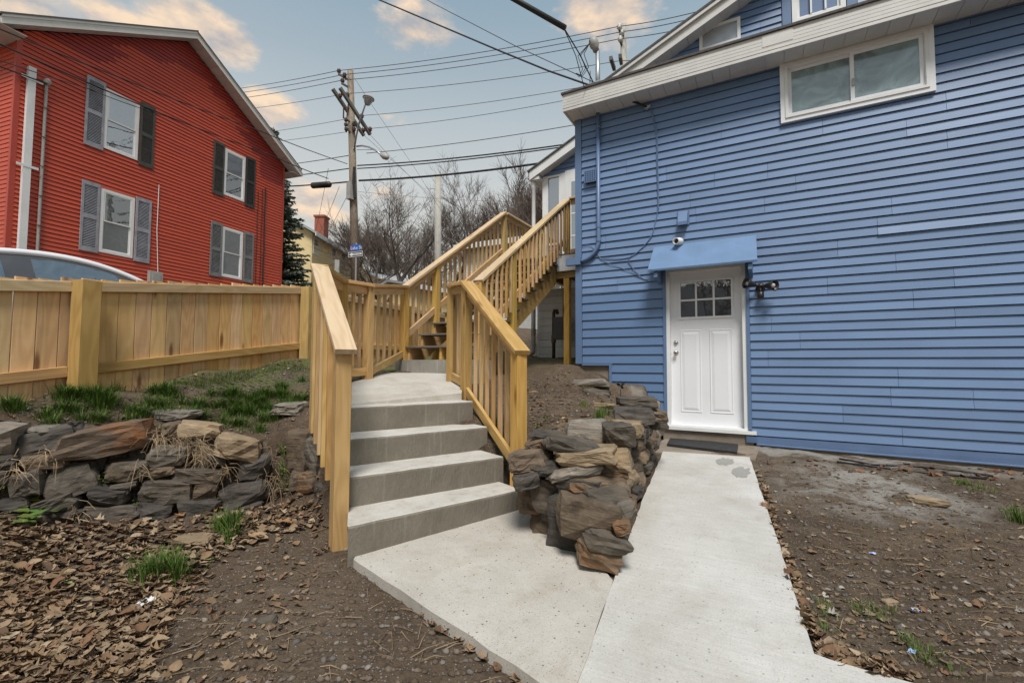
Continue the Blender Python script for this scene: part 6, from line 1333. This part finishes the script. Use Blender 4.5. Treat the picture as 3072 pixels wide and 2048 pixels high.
def bush(P, rx, ry, rz_, n, mat, lab, seed, cat='bush', leaf=.10, grp=None):
    r_ = random.Random(seed); Cn = MB(); Tn = MB()
    for i in range(7): a = r_.uniform(0, 6.28); Tn.tube([(0, 0, 0), (math.cos(a)*rx*.4, math.sin(a)*ry*.4, rz_*1.0)], [.05, .015], 4, False)
    for i in range(n):
        u = r_.uniform(-1, 1); az = r_.uniform(0, 6.28); s_ = math.sqrt(1-u*u); rr_ = (.55+.45*r_.random())*(1+.25*n3d(2*math.cos(az)*s_, 2*math.sin(az)*s_, 2*u+seed)); c = Vector((rx*s_*math.cos(az)*rr_, ry*s_*math.sin(az)*rr_, rz_+rz_*u*rr_))
        a = Vector((r_.gauss(0, 1), r_.gauss(0, 1), r_.gauss(0, 1))).normalized(); b_ = a.orthogonal().normalized(); l_ = leaf*r_.uniform(.6, 1.4); Cn.add([c-a*l_, c+b_*l_*.4, c+a*l_, c-b_*l_*.4], [(0, 1, 2, 3)])
    o = empty('evergreen_bush', P, lab, cat, grp); link('stems', mesh('stems', Tn.v, Tn.f), BARK, o, Matrix.Translation(P)); link('crown', mesh('crown', Cn.v, Cn.f), mat, o, Matrix.Translation(P))
p = at_d(905, 850, 24); p.z = 2.4; bush(p, 1.3, 1.3, 1.45, 3500, NEEDL, 'dark green evergreen bush under the spruce', 1)
p = at_d(1098, 850, 26); p.z = 2.4; bush(p, .8, .8, .8, 1200, NEEDL, 'small green bush right of the street sign post', 2)
# ------------------------------------------------------------------ leaves, litter, grass
def color_mat(name, rough=.85, trans=0.0):
    mt, t, b = newmat(name); g = G(t); a = g.n('ShaderNodeAttribute', attribute_name='tint')
    v = g.geo(); c = g.mix(g.m('MULTIPLY', g.ramp(g.noise(v, 90, 3, .6), (.4, 0.), (.7, 1.)), .35), a.outputs['Color'], (.08, .05, .03))
    t.links.new(c if not trans else a.outputs['Color'], b.inputs['Base Color']); b.inputs['Roughness'].default_value = rough; b.inputs['Specular IOR Level'].default_value = .2; return mt
LEAFM = color_mat('dry_leaves'); GRASSM = color_mat('grass_blades', .6, 1.0); PEBM = color_mat('pebbles', .9)
def np_mesh(name, V, Fq, tint):
    """quads or tris array + one colour per face"""
    me = bpy.data.meshes.new(name); k = Fq.shape[1]; me.vertices.add(len(V)); me.vertices.foreach_set('co', V.astype(np.float32).ravel()); me.loops.add(Fq.size); me.loops.foreach_set('vertex_index', Fq.astype(np.int32).ravel())
    me.polygons.add(len(Fq)); me.polygons.foreach_set('loop_start', np.arange(0, Fq.size, k, dtype=np.int32)); me.update(calc_edges=True)
    at = me.color_attributes.new('tint', 'FLOAT_COLOR', 'CORNER'); col = np.concatenate([np.repeat(tint, k, axis=0), np.ones((Fq.size, 1))], 1); at.data.foreach_set('color', col.astype(np.float32).ravel()); return me
def leaf_template(rs, kind):
    """curled leaf: strip of 6 x 4 quads with pointed or lobed outline, unit length"""
    nx_, ny_ = 7, 5; u = np.linspace(0, 1, nx_); wd = np.sin(np.pi*u**.8)**.8*.34+.015
    if kind == 1: wd = wd*(1+.55*np.cos(u*np.pi*6.0+.4))
    v = np.linspace(-1, 1, ny_); U, Vv = np.meshgrid(u, v, indexing='ij'); X = U-.5; Y = Vv*wd[:, None]; c1, c2, c3 = rs.uniform(-.8, 1.2), rs.uniform(-.6, 1.6), rs.uniform(-.5, .5)
    Z = .16*c1*X*X*4*.6+c2*Y*Y*1.3+c3*X*Y+.025*rs.normal(size=X.shape)*(np.abs(Vv) > .4); P = np.stack([X, Y, Z], -1).reshape(-1, 3); P[:, 2] -= P[:, 2].min()*.6
    idx = np.arange(nx_*ny_).reshape(nx_, ny_); Fq = np.stack([idx[:-1, :-1], idx[1:, :-1], idx[1:, 1:], idx[:-1, 1:]], -1).reshape(-1, 4); return P, Fq
LT = [leaf_template(np.random.default_rng(i), i % 3 == 0) for i in range(16)]
def px_region(poly, n, rs):
    """random ground points whose image falls in a photo polygon (2352 px space)"""
    poly = np.array(poly, float)*D; x0, y0 = poly.min(0); x1, y1 = poly.max(0); out = []
    while len(out) < n:
        px = rs.uniform(x0, x1, 4000); py = rs.uniform(y0, y1, 4000); m_ = sdist([tuple(p) for p in poly], px, py) < 0; out += list(zip(px[m_], py[m_]))
    return out[:n]
def hits(pts):
    """vectorised pixel -> ground"""
    P = np.array(pts); vx = np.array(CF)[None]+np.outer((P[:, 0]-1536)/F, np.array(CR))+np.outer((1024-P[:, 1])/F, np.array(CU))
    t_ = np.full(len(P), np.nan); act = np.arange(len(P)); cur = 1.2
    while len(act) and cur < 16:
        v_ = vx[act]; h_ = CAM.z+v_[:, 2]*cur < ground_z(v_[:, 0]*cur, v_[:, 1]*cur, False); t_[act[h_]] = cur; act = act[~h_]; cur += .06
    ok = ~np.isnan(t_); vx = vx[ok]; t_ = t_[ok]-.03; X = vx[:, 0]*t_; Y = vx[:, 1]*t_; return np.stack([X, Y, ground_z(X, Y)], 1)
def scatter_leaves(name, pts, size, cols, rs, lab, lift=.004, pile=.0, tiltmax=.5, keep=None):
    V = []; Fa = []; C = []; nv = 0
    for p in pts:
        P, Fq = LT[rs.integers(len(LT))]; s = size[0]*(size[1]/size[0])**rs.random(); az = rs.uniform(0, 6.28); tx, ty = rs.normal(0, tiltmax*.5, 2)
        R = np.array(Matrix.Rotation(az, 3, 'Z') @ Matrix.Rotation(tx, 3, 'X') @ Matrix.Rotation(ty, 3, 'Y')); Q = (P*s)@R.T; Q[:, 2] -= Q[:, 2].min(); Q = Q+p+np.array([0, 0, lift+rs.uniform(0, pile)])
        V.append(Q); Fa.append(Fq+nv); nv += len(P); c = np.array(cols[rs.integers(len(cols))])*rs.uniform(.7, 1.2); C.append(np.repeat(c[None], len(Fq), 0))
    return tag(link(name, np_mesh(name, np.concatenate(V), np.concatenate(Fa), np.concatenate(C)), LEAFM), lab, 'leaves', kind='stuff')
DRY = [(.36, .275, .18), (.31, .225, .14), (.27, .19, .115), (.21, .135, .08), (.25, .17, .105), (.15, .095, .055), (.29, .205, .13), (.19, .105, .06), (.235, .155, .085), (.11, .07, .045)]
rs = np.random.default_rng(3)
rA = hits(px_region([(0, 1190), (180, 1205), (420, 1195), (640, 1165), (740, 1160), (740, 1215), (600, 1245), (480, 1300), (420, 1400), (380, 1480), (300, 1568), (0, 1568)], 3900, rs))
rB = hits(px_region([(420, 1200), (750, 1190), (760, 1300), (620, 1568), (280, 1568)], 330, rs))
rC = hits(px_region([(640, 1040), (720, 1060), (745, 1180), (660, 1200), (600, 1180)], 170, rs))
scatter_leaves('leaf_litter', np.concatenate([rA, rC]), (.016, .076), DRY, rs, 'thick brown litter of curled dry leaves below the left stone wall', pile=.018, tiltmax=.42)
scatter_leaves('thin_leaf_litter', rB, (.018, .06), DRY, rs, 'sparse dry leaves and bits on the dirt left of the entry slab')
rD = hits(px_region([(826, 1300), (838, 1300), (1250, 1568), (1195, 1568), (1000, 1440)], 190, rs)); rE = hits(px_region([(1728, 1080), (1745, 1080), (1800, 1240), (1860, 1420), (1905, 1490), (2110, 1560), (2060, 1568), (1880, 1505), (1835, 1400), (1780, 1240)], 330, rs))
scatter_leaves('edge_leaf_litter', np.concatenate([rD, rE]), (.03, .08), DRY, rs, 'dry leaves caught along the edges of the concrete walkway and slab', pile=.01)
rF = hits(px_region([(1735, 1060), (2352, 1100), (2352, 1568), (1900, 1500)], 520, rs)); rG = hits(px_region([(1210, 880), (1330, 850), (1400, 900), (1520, 940), (1330, 1000), (1220, 1010)], 520, rs)); rH = hits(px_region([(0, 900), (300, 870), (700, 830), (720, 930), (640, 1000), (0, 1000)], 520, rs))
scatter_leaves('soil_debris', np.concatenate([rF, rG, rH]), (.012, .05), DRY+[(.3, .26, .2), (.36, .33, .29)], rs, 'small bark chips and leaf scraps strewn over the bare soil')
rI = hits([(x, y) for x, y in px_region([(1405, 1300), (1420, 1300), (1425, 1325), (1408, 1328)], 16, rs)]); rJ = hits(px_region([(1760, 1055), (2352, 1082), (2352, 1105), (1760, 1075)], 90, rs))
scatter_leaves('wall_foot_leaves', np.concatenate([rI, rJ]), (.03, .07), [(.22, .09, .045), (.17, .10, .05)], rs, 'reddish leaves lodged at the foot of the walls')
# pebbles and clods
def scatter_pebbles(name, pts, size, cols, rs, lab):
    import itertools
    b0 = np.array([(0,0,1),(.94,0,.33),(.29,.9,.33),(-.76,.55,.33),(-.76,-.55,.33),(.29,-.9,.33),(.76,.55,-.33),(-.29,.9,-.33),(-.94,0,-.33),(-.29,-.9,-.33),(.76,-.55,-.33),(0,0,-1)], float)
    ft = np.array([(0,1,2),(0,2,3),(0,3,4),(0,4,5),(0,5,1),(1,6,2),(2,7,3),(3,8,4),(4,9,5),(5,10,1),(2,6,7),(3,7,8),(4,8,9),(5,9,10),(1,10,6),(7,6,11),(8,7,11),(9,8,11),(10,9,11),(6,10,11)])
    V = []; Fa = []; C = []
    for i, p in enumerate(pts):
        s = size[0]*(size[1]/size[0])**(rs.random()**2.2); q = b0*rs.uniform(.7, 1.2, (12, 1))*s*np.array([1, rs.uniform(.6, 1), rs.uniform(.35, .7)]); a = rs.uniform(0, 6.28); ca_, sa_ = math.cos(a), math.sin(a); q = np.stack([q[:, 0]*ca_-q[:, 1]*sa_, q[:, 0]*sa_+q[:, 1]*ca_, q[:, 2]], 1)
        V.append(q+p+np.array([0, 0, s*.12])); Fa.append(ft+12*i); C.append(np.repeat((np.array(cols[rs.integers(len(cols))])*rs.uniform(.75, 1.2))[None], 20, 0))
    return tag(link(name, np_mesh(name, np.concatenate(V), np.concatenate(Fa), np.concatenate(C)), PEBM), lab, 'pebbles', kind='stuff')
PC_ = [(.12, .09, .065), (.10, .075, .052), (.14, .105, .075), (.085, .062, .043), (.16, .125, .095), (.13, .10, .07), (.12, .11, .10), (.22, .19, .16)]
pl_ = [hits(px_region([(280, 1568), (480, 1300), (760, 1210), (825, 1300), (1220, 1568)], 2600, rs)), hits(px_region([(1735, 1060), (2352, 1100), (2352, 1568), (2110, 1568), (1880, 1500)], 4200, rs)), hits(px_region([(1210, 880), (1330, 850), (1400, 900), (1520, 940), (1330, 1000), (1220, 1010)], 1300, rs)), hits(px_region([(0, 900), (300, 870), (700, 830), (720, 930), (640, 1000), (0, 1000)], 1200, rs))]
scatter_pebbles('pebbles', np.concatenate(pl_), (.003, .022), PC_, rs, 'scattered pebbles, clods and grit over the bare soil')
gp = hits(px_region([(380, 890), (540, 850), (700, 840), (710, 890), (560, 905)], 1500, rs)); scatter_pebbles('gravel_patch', gp, (.006, .016), [(.10, .10, .11), (.16, .16, .165), (.07, .07, .075), (.2, .19, .17)], rs, 'dark gravel patch on the ledge below the board fence')
# twigs
tm = MB(); tw = hits(px_region([(0, 1200), (750, 1190), (820, 1300), (1240, 1568), (0, 1568)], 190, rs)); tw2 = hits(px_region([(1735, 1060), (2352, 1100), (2352, 1568), (1900, 1500)], 140, rs)); tw3 = hits(px_region([(0, 985), (640, 985), (700, 1150), (0, 1180)], 150, rs))
for p in list(tw)+list(tw2)+list(tw3):
    a = rs.uniform(0, 6.28); l_ = rs.uniform(.03, .16); d_ = Vector((math.cos(a), math.sin(a), rs.uniform(-.08, .12))); q = Vector(p)+Vector((0, 0, .008)); tm.tube([q, q+d_*l_*.5+Vector((0, 0, rs.uniform(-.005, .012))), q+d_*l_], [.0022, .0018, .001], 3, False)
tag(tm.build('twigs', paint('dry_twigs', (.24, .17, .10), .9, .3, 6, 0, 1, 0)), 'thin dry twigs and straw lying on the soil and leaves', 'twigs', kind='stuff')
# grass
def blades(pts, n_per, hgt, spread, rs, cols, droop=.95, wid=.003):
    V = []; Fa = []; C = []; nv = 0; k = 4; tt = np.linspace(0, 1, k+1)
    for p in pts:
        n = int(n_per*rs.uniform(.7, 1.3))
        for j in range(n):
            a = rs.uniform(0, 6.28); rr_ = abs(rs.normal(0, spread)); b_ = np.array([p[0]+rr_*math.cos(a), p[1]+rr_*math.sin(a), 0]); a2 = a+rs.normal(0, .7); h = hgt*rs.uniform(.55, 1.25); dr = droop*rs.uniform(.2, 1.3)
            out_ = np.array([math.cos(a2), math.sin(a2)]); sd_v = np.array([-out_[1], out_[0], 0])
            z = h*(tt-.35*dr*tt**2.2); r = h*.8*dr*tt**1.7; w_ = wid*(1-tt*.85)
            Pm = np.stack([b_[0]+out_[0]*r, b_[1]+out_[1]*r, p[2]+z-.01], 1); V.append(Pm+sd_v*w_[:, None]); V.append(Pm-sd_v*w_[:, None])
            i0 = nv+np.arange(k); Fa.append(np.stack([i0, i0+1, i0+k+2, i0+k+1], 1)); nv += 2*(k+1); c = np.array(cols[rs.integers(len(cols))])*rs.uniform(.7, 1.25); C.append(np.repeat(c[None], k, 0))
    return np.concatenate(V), np.concatenate(Fa), np.concatenate(C)
GC_ = [(.050, .108, .012), (.075, .145, .018), (.036, .080, .010), (.11, .175, .03), (.060, .120, .014), (.16, .19, .07)]; GY = [(.10, .15, .03), (.15, .19, .05), (.07, .12, .025), (.18, .17, .07)]
def gpx(lst): return hits([(x*D, y*D) for x, y in lst])
reg = [[(20, 925), (60, 920), (150, 905), (240, 905), (270, 960), (180, 985), (60, 965), (10, 945)], [(130, 905), (250, 868), (370, 868), (400, 890), (300, 905), (200, 925)], [(270, 960), (330, 900), (400, 895), (420, 930), (400, 965), (300, 975)], [(400, 935), (520, 900), (590, 905), (600, 950), (560, 985), (480, 980), (420, 960)], [(560, 930), (640, 885), (705, 875), (706, 920), (690, 935), (640, 960), (600, 985)]]
tp = np.concatenate([hits(px_region(q, n_, rs)) for q, n_ in zip(reg, (26, 20, 18, 30, 26))]); V, Fq, C = blades(tp, 105, .115, .040, rs, GC_)
tag(link('ledge_grass', np_mesh('ledge_grass', V, Fq, C), GRASSM), 'dark green tufted grass along the ledge above the left stone wall', 'grass', kind='stuff')
sp_ = np.concatenate([hits(px_region([(385, 880), (560, 845), (690, 830), (705, 850), (600, 862), (470, 885)], 260, rs)), hits(px_region([(300, 985), (560, 965), (600, 990), (330, 990)], 30, rs))]); V, Fq, C = blades(sp_, 16, .045, .05, rs, GY+GC_[3:], .5, .0025)
sp2 = np.concatenate([hits(px_region(q, n_, rs)) for q, n_ in (([(1960, 1395), (2060, 1380), (2050, 1420), (1990, 1440)], 9), ([(2160, 1098), (2290, 1115), (2280, 1135), (2170, 1110)], 16), ([(1880, 1380), (1910, 1390), (1900, 1470), (1880, 1460)], 8), ([(2040, 1490), (2100, 1470), (2200, 1540), (2120, 1545)], 10), ([(2300, 1160), (2350, 1165), (2350, 1200), (2310, 1190)], 6), ([(1225, 975), (1265, 955), (1255, 1000), (1225, 1000)], 7), ([(1300, 880), (1400, 895), (1390, 905), (1290, 890)], 8), ([(1830, 1390), (1850, 1400), (1850, 1440), (1835, 1440)], 4))])
V2, F2, C2 = blades(sp2, 22, .05, .03, rs, GY+GC_[3:], .7, .0025)
sp3 = hits(px_region([(1220, 740), (1290, 740), (1300, 790), (1225, 800)], 60, rs)); V3, F3, C3 = blades(sp3, 14, .06, .08, rs, GY, .5, .004)
tag(link('sparse_grass', np_mesh('sparse_grass', np.concatenate([V, V2, V3]), np.concatenate([Fq, F2+len(V), F3+len(V)+len(V2)]), np.concatenate([C, C2, C3])), GRASSM), 'short thin yellowish grass sprouting on the bare soil', 'grass', kind='stuff')
def tuft(pxs, n_, h, spr, lab, cols=GC_, grp='single grass tufts', droop=.6, sd=1):
    P = gpx(pxs); V, Fq, C = blades(P, n_, h, spr, np.random.default_rng(sd), cols, droop); c = P.mean(0); V = V-c
    tag(link('grass_tuft', np_mesh('grass_tuft', V, Fq, C), GRASSM, None, Matrix.Translation(Vector(c))), lab, 'grass tuft', grp)
tuft([(350, 1310), (385, 1300), (370, 1322), (405, 1312), (335, 1322)], 90, .15, .05, 'dark green grass tuft standing in the leaf litter nearest the camera', sd=1)
tuft([(520, 1225), (540, 1215), (528, 1238), (505, 1222)], 90, .15, .04, 'dark green grass tuft at the foot of the left stone wall', sd=2)
tuft([(597, 992)], 130, .12, .04, 'small grass tuft above the tan boulder of the left wall', sd=3)
tuft([(660, 1080), (668, 1110), (655, 1040)], 60, .12, .035, 'grass trailing down the soil between the left wall and railing', sd=4)
tuft([(1375, 960), (1390, 955), (1382, 968)], 60, .13, .03, 'upright grass tuft with yellow tips behind the right stone wall', GC_+GY[:2], sd=5, droop=.25)
tuft([(1340, 935)], 60, .08, .03, 'bright green grass sprig on the slope below the house corner', GY, sd=6, droop=.3)
tuft([(1190, 1148), (1196, 1158)], 30, .09, .015, 'little grass tuft wedged beside the lowest concrete step', sd=7)
tuft([(1138, 985), (1142, 1000)], 50, .15, .02, 'dark grass tuft growing behind the lower right railing', sd=8)
tuft([(2335, 1195), (2350, 1200)], 50, .13, .025, 'green grass tuft at the right edge of the bare soil', sd=9)
# broad-leaved weed and single notable leaves
def big_leaf(P, s, az, tilt, col, name, lab, kind=0, cat='leaf', grp=None, parent=None):
    rsx = np.random.default_rng(int(abs(P[0])*1e4) % 9999); Pv, Fq = leaf_template(rsx, kind); R = np.array(Matrix.Rotation(az, 3, 'Z') @ Matrix.Rotation(tilt, 3, 'Y')); Q = (Pv*s)@R.T; Q[:, 2] -= Q[:, 2].min()
    o = link(name, np_mesh(name, Q, Fq, np.repeat(np.array(col)[None], len(Fq), 0)), LEAFM, parent, Matrix.Translation(Vector(P)+Vector((0, 0, .012))))
    if parent is None: tag(o, lab, cat, grp)
    return o
for (x, y, s, az, col, lab, kd) in ((60, 1163, .15, .5, (.30, .15, .06), 'large orange brown leaf at the foot of the left wall by the frame edge', 1), (655, 1210, .13, 2.2, (.36, .20, .09), 'curled orange oak leaf on the dirt near the left post', 1), (500, 1178, .12, 1.2, (.34, .16, .07), 'orange oak leaf leaning on the left stone wall', 1), (592, 1250, .14, .4, (.36, .24, .14), 'large pale curled leaf on the bare dirt', 0), (480, 1283, .07, 2.0, (.27, .30, .11), 'pale green leaf lying on the bare dirt', 0), (165, 1348, .08, .2, (.26, .29, .13), 'dull green leaf lying on the brown litter', 0), (145, 1390, .11, .9, (.32, .17, .08), 'orange leaf on the litter below the green leaf', 0), (412, 1195, .08, .3, (.32, .15, .06), 'small orange leaf beside the oak leaf at the wall', 1)):
    P = gpx([(x, y)])[0]; big_leaf(P, s, az, .12, col, 'fallen_leaf', lab, kd, grp='single fallen leaves')
wd_ = empty('broad_leaved_weed', Vector(gpx([(110, 1190)])[0]), 'broad leaved green weed at the foot of the left wall', 'weed')
for (x, y) in px_region([(20, 1190), (70, 1165), (150, 1170), (200, 1175), (150, 1200), (60, 1220)], 30, rs):
    P = hits([(x, y)])[0]; big_leaf(P+np.array([0, 0, rs.uniform(0, .05)]), rs.uniform(.06, .11), rs.uniform(0, 6.28), rs.uniform(-.5, .2), (.09*rs.uniform(.8, 1.3), .15*rs.uniform(.8, 1.2), .03), 'leaf', None, 0, parent=wd_)
# litter: crumpled foil, wrapper, scraps
def scrap(px, py, s, col, lab, nm, cat):
    r2 = np.random.default_rng(int(px)); P = hits([(px*D, py*D)])[0]; g_ = np.linspace(-.5, .5, 7); X, Y = np.meshgrid(g_, g_); Z = r2.normal(0, .07, X.shape); Q = np.stack([X.ravel()*s, Y.ravel()*s*.7, (Z.ravel()-Z.min())*s+.004], 1); idx = np.arange(49).reshape(7, 7); Fq = np.stack([idx[:-1, :-1], idx[:-1, 1:], idx[1:, 1:], idx[1:, :-1]], -1).reshape(-1, 4)
    C = np.array([col[r2.integers(len(col))] for _ in range(len(Fq))]); tag(link(nm, np_mesh(nm, Q, Fq, C), color_mat('scrap_'+nm, .4, 1.0), None, Matrix.Translation(Vector(P)) @ Matrix.Rotation(r2.uniform(0, 3), 4, 'Z')), lab, cat)
scrap(331, 1377, .085, [(.55, .56, .58), (.7, .7, .7), (.4, .4, .42)], 'crumpled white foil scrap on the edge of the leaf litter', 'foil_scrap', 'litter')
scrap(152, 1300, .07, [(.4, .03, .05), (.6, .6, .62), (.35, .38, .45)], 'red and silver wrapper half hidden in the leaf litter', 'wrapper_scrap', 'litter')
scrap(902, 1262, .05, [(.55, .62, .7), (.65, .66, .67)], 'tiny pale blue paper scrap on the slab by the lowest step', 'paper_scrap', 'litter')
for i, (x, y, lab) in enumerate(((2004, 1272, 'tiny pale blue plastic shred near the middle of the right soil'), (2105, 1415, 'tiny blue plastic shred on the lower right soil'), (2095, 1510, 'tiny blue plastic shred near the lower edge of the right soil'))): scrap(x, y, .035, [(.30, .42, .7), (.4, .5, .75)], lab, 'plastic_shred', 'litter')
# metal garden stake in front of the blue siding
P = Vector(gpx([(1425, 918)])[0]); fk = empty('garden_stake', P, 'dark metal flower stake before the blue siding left of the door', 'garden stake'); tp_ = at_d(1862, 1158, (P-CAM).dot(CF))
MB().tube([P+Vector((0, 0, -.05)), tp_+Vector((0, 0, -.03))], .004, 5).build('stem', BLACK, fk)
r_ = random.Random(2); mb = MB()
for i in range(9):
    a = i*.7; d_ = Vector((math.cos(a), math.sin(a)*.6, r_.uniform(-.4, .9))).normalized(); sd2 = d_.orthogonal().normalized()*.018; mb.add([tp_, tp_+d_*.035+sd2, tp_+d_*.075, tp_+d_*.035-sd2, tp_+Vector((0, 0, .004)), tp_+d_*.035+sd2+Vector((0, 0, .004)), tp_+d_*.075+Vector((0, 0, .004)), tp_+d_*.035-sd2+Vector((0, 0, .004))], [(3,2,1,0),(4,5,6,7),(0,1,5,4),(1,2,6,5),(2,3,7,6),(3,0,4,7)])
mb.build('flower', BLACK, fk)
# black hoses along the house foot
for i, (q, lab) in enumerate((([(2518, 1384), (2620, 1394), (2760, 1404), (2880, 1418), (2980, 1432)], 'upper black hose lying along the foot of the blue wall'), ([(2510, 1390), (2640, 1405), (2780, 1420), (2960, 1440)], 'lower black hose lying along the foot of the blue wall'))):
    P = hits(q); tag(MB().tube([Vector(p)+Vector((0, 0, .012)) for p in P], .010, 6).build('garden_hose', BLACK, None, smooth=True), lab, 'hose')

# dead roots and straw hanging over the left stone wall, moss in its joints
rm = MB(); r_ = random.Random(12); LP0, LP1 = Vector((-4.06, 1.2, .2)), Vector((-3.45, 2.29, .2)); ltg = (LP1-LP0).normalized(); lnr = (Vector((ltg.y, -ltg.x, 0))+Vector((0, 0, .16))).normalized()
for (cx, cy, sx_, sy_, n_) in ((1440, 360, 150, 60, 90), (1580, 430, 70, 70, 80), (390, 470, 60, 60, 26), (150, 560, 60, 80, 30), (1100, 560, 40, 90, 20), (1230, 330, 60, 60, 30), (1760, 560, 60, 60, 24), (640, 900, 50, 60, 24), (2140, 620, 60, 150, 40)):
    for i in range(n_):
        p = at_pl((cx+r_.gauss(0, sx_*.6))/2.613, 1180+(cy+r_.gauss(0, sy_*.6))/2.613, LP0, lnr)+Vector((lnr.x, lnr.y, 0))*r_.uniform(.02, .10); l_ = r_.uniform(.03, .14); a = r_.uniform(-1, 1)
        d_ = (ltg*a+Vector((0, 0, -r_.uniform(.1, 1.1)))+Vector((lnr.x, lnr.y, 0))*r_.uniform(-.2, .5)).normalized(); rm.tube([p, p+d_*l_*.5+Vector((0, 0, .012)), p+d_*l_+Vector((0, 0, -.02))], [.0022, .0018, .0008], 3, False)
tag(rm.build('dry_roots', paint('dead_straw', (.34, .25, .15), .9, .35, 5, 0, 1, 0)), 'dead straw and roots hanging over the top of the left stone wall', 'roots', kind='stuff')
mv = []; 
for (cx, cy, sx_, sy_, n_) in ((820, 660, 70, 40, 60), (1180, 760, 30, 60, 40), (1470, 740, 70, 30, 40), (1540, 470, 40, 30, 30), (60, 520, 40, 20, 20), (30, 730, 40, 40, 30), (1710, 830, 15, 30, 20), (1090, 860, 30, 20, 20), (2240, 690, 60, 110, 90), (1990, 900, 60, 30, 30)):
    for i in range(n_):
        p = at_pl((cx+r_.gauss(0, sx_*.6))/2.613, 1180+(cy+r_.gauss(0, sy_*.6))/2.613, LP0, lnr)+Vector((lnr.x, lnr.y, 0))*r_.uniform(-.03, .05); mv.append(np.array(p))
lw_l = scatter_leaves('wall_moss', np.array(mv), (.008, .022), [(.10, .12, .02), (.07, .10, .015), (.15, .15, .03), (.05, .09, .02)], np.random.default_rng(5), 'tiny green moss and sprouts in the joints of the left stone wall', tiltmax=1.2)

# what stands behind the photographer and shows in the door lights: two bare trees and a grey house
for (x, y, h, k, rz, lab) in ((-2.6, -7.5, 9, 2, .4, 'bare tree behind the viewpoint, mirrored at the left of the door lights'), (.4, -9.5, 10, 0, 1.9, 'bare tree behind the viewpoint, mirrored at the right of the door lights')):
    base = Vector((x, y, gz(x, y)-.1)); me_t, me_c = TT[k]; s_ = h/max(v.co.z for v in me_c.vertices)
    o = empty('bare_tree', base, lab, 'tree', None, rz); Mt = Matrix.Translation(base) @ Matrix.Rotation(rz, 4, 'Z') @ Matrix.Scale(s_, 4); link('trunk', me_t, BARK, o, Mt); link('crown', me_c, BARKR, o, Mt)
hb = empty('grey_house', (-2, -17, -.1), 'low dark grey house behind the viewpoint, mirrored in the lower door lights', 'house')
MB().box((-8, -20, -.3), (4, -14, 3.4)).build('wall', paint('grey_house_wall', (.20, .20, .20)), hb)
MB().prism([(-20.5, 3.3), (-13.5, 3.3), (-17, 6.2)], -8.4, 4.4).build('roof', SHING, hb, Matrix(((0, 0, 1, 0), (1, 0, 0, 0), (0, 1, 0, 0), (0, 0, 0, 1))))
